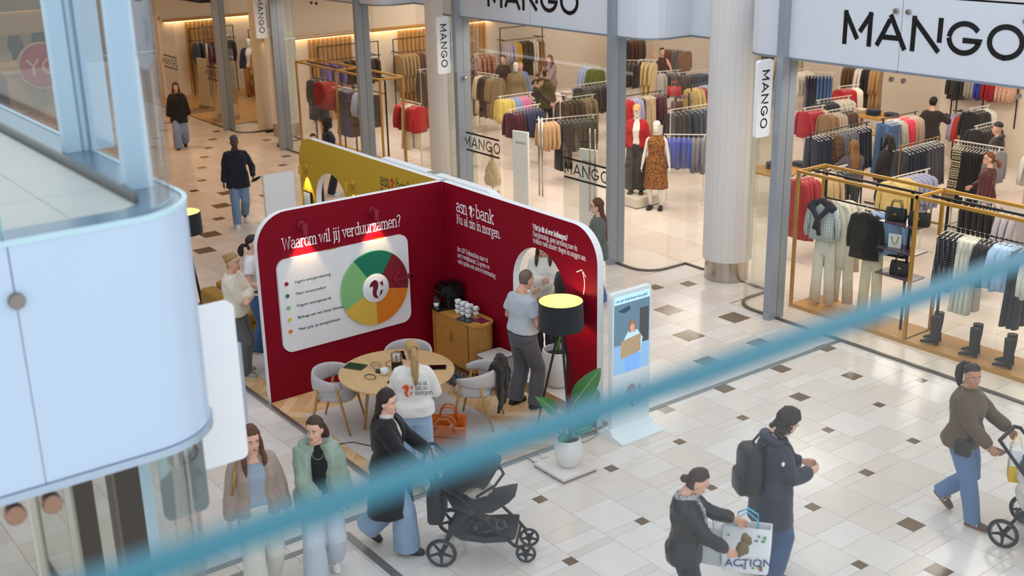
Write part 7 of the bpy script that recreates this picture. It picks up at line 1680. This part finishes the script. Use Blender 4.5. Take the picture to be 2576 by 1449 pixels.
person('shopper with long light-brown hair in a grey-violet cardigan at the trouser rail', -13.25, 17.75, 150, 1.66, top=dict(col='#55495A', hem=.85, infl=.03, sl=.02), pants=dict(col='#3A3A44', flare=.03), hair=dict(style='long', col='#6B4424', col2='#A9773E', len=.34), armR=(.15, .42, 1.15), armL=(-.15, .42, 1.2), **sq)
person('dark-haired shopper behind the woman in the grey-violet cardigan', -13.1, 18.6, 170, 1.68, skin='mid', top=dict(col='#2C2A30', hem=.85, infl=.03, sl=.02), pants=dict(col='#23242A'), hair=dict(style='long', col='#1A1210', len=.2), **sq)
person('shopper in a long dark brown coat holding up a jacket', -14.7, 22.3, 100, 1.74, top=dict(col='#221619', hem=.62, infl=.04, sl=.03, name='coat'), pants=dict(col='#262C3C'), hair=dict(style='short', col='#15100f'), armR=(.15, .35, 1.35), armL=(-.2, .2, 1.0), **sq)
person('woman with short auburn hair and glasses in a maroon jacket and pale jeans', -11.1, 18.7, 215, 1.66, skin='fair', q=1.4, glasses=True, top=dict(col='#4E1420', hem=.86, infl=.045, sl=.03, wr=.012, name='maroon_jacket', rough=.5), pants=dict(col='#97A0B0', flare=.03, **JE), hair=dict(style='pony', col='#8A4A1C', len=.08, pz=-.04), armR=(.18, .25, 1.05))
person('shopper in a dark cap and grey hood near the right wall', -12.3, 20.9, 200, 1.72, top=dict(col='#3A3230', hem=.85, infl=.04, sl=.03, hood=True), pants=dict(col='#23242A'), hair=dict(style='beanie', col='#17181c', col2='#26272c'), **sq)
person('shopper with reddish hair deep inside the entrance', -27.2, 20.1, -60, 1.65, top=dict(col='#3A2A26', hem=.8, infl=.035, sl=.02), pants=dict(col='#222226'), hair=dict(style='bun', col='#5A2A1C'), **sq)
person('blonde shopper in a denim-blue shirt inside the entrance', -25.75, 19.6, -40, 1.66, top=dict(col='#6E86B4', hem=.86, infl=.03, sl=.02), pants=dict(col='#17181c'), hair=dict(style='pony', col='#C9A468', len=.1, pz=-.03), **sq)
person('shopper in a dark jacket leaning over the folded clothes', -23.75, 18.45, 60, 1.60, lean=.3, top=dict(col='#3A2C30', hem=.86, infl=.035, sl=.02), pants=dict(col='#222226'), hair=dict(style='pony', col='#4A2C1C', len=.12, pz=.02), armR=(.12, .5, 1.0), armL=(-.12, .5, 1.0), **sq)
person('shopper in a pale lilac jacket with chestnut hair inside the entrance', -26.2, 21.0, -70, 1.66, top=dict(col='#9A8890', hem=.84, infl=.04, sl=.025), pants=dict(col='#2c2c30'), hair=dict(style='long', col='#7A4A26', len=.18), armR=(.12, .4, 1.0), armL=(-.12, .4, 1.0), **sq)
person('shopper in an olive hooded coat seen from behind inside the entrance', -24.1, 19.15, 110, 1.68, top=dict(col='#5A5030', hem=.7, infl=.045, sl=.03, hood=True), pants=dict(col='#222226'), hair=dict(style='bun', col='#4a3220'), **sq)
person('shopper in a brown vest with one arm raised in the niche window', -25.0, 24.2, -30, 1.68, top=dict(col='#4A2E2A', hem=.98, infl=.012, sleeve=0), pants=dict(col='#7F98C0', flare=.04), hair=dict(style='pony', col='#15100f', len=.14), armR=(.2, .1, 1.85), armL=(-.2, .4, 1.1), hintR=(1, 0, .2), **sq)
p, F = person('shopper in a beige coat carrying a white paper bag behind the left bay', -22.35, 15.4, 70, 1.66, top=dict(col='#B59A70', hem=.55, infl=.045, sl=.03), pants=dict(col='#5A6480', flare=.03), hair=dict(style='bun', col='#3a2a20'), **sq)
b = carried('paper_bag', 'white paper carrier bag held by the beige-coated shopper', 'bag', p, (.34, .1, .45)); MB().box(-.06, .06, -.17, .17, 0, .36).build('body', mat('paper_white', '#DCE0E2', 0.6), b)
for s in (-1, 1): MB().tube([(s*.05, -.07, .36), (s*.04, -.05, .46), (s*.04, .05, .46), (s*.05, .07, .36)], .006, 6).build('handle', mat('paper_white', '#DCE0E2', 0.6), b)
person('person with thick dark hair in a navy jumper beyond the yellow wall', -21.98, 11.6, 60, 1.65, q=1.5, top=dict(col='#12172A', hem=.85, infl=.035, sl=.025), pants=dict(col='#20222c', flare=.03), hair=dict(style='curly', col='#17100e', len=.2, vol=.03))
person('auburn-haired person whose head shows above the yellow wall corner', -21.3, 10.9, -40, 1.53, q=1.5, top=dict(col='#4a3a36', hem=.85, infl=.03, sl=.02), pants=dict(col='#20222c'), hair=dict(style='pony', col='#4A2418', len=.1, pz=-.02))
person('standing figure in a dark jacket far behind the gallery glass', -46, 12.6, -20, 1.75, q=2.4, top=dict(col='#2A3040', hem=.8, infl=.04, sl=.03), pants=dict(col='#23242A'), hair=dict(style='short', col='#15100f'))
person('smaller figure in dark clothes far behind the gallery glass', -46.3, 11.8, -20, 1.6, q=2.4, top=dict(col='#39404e', hem=.8, infl=.04, sl=.03), pants=dict(col='#23242A'), hair=dict(style='short', col='#15100f'))
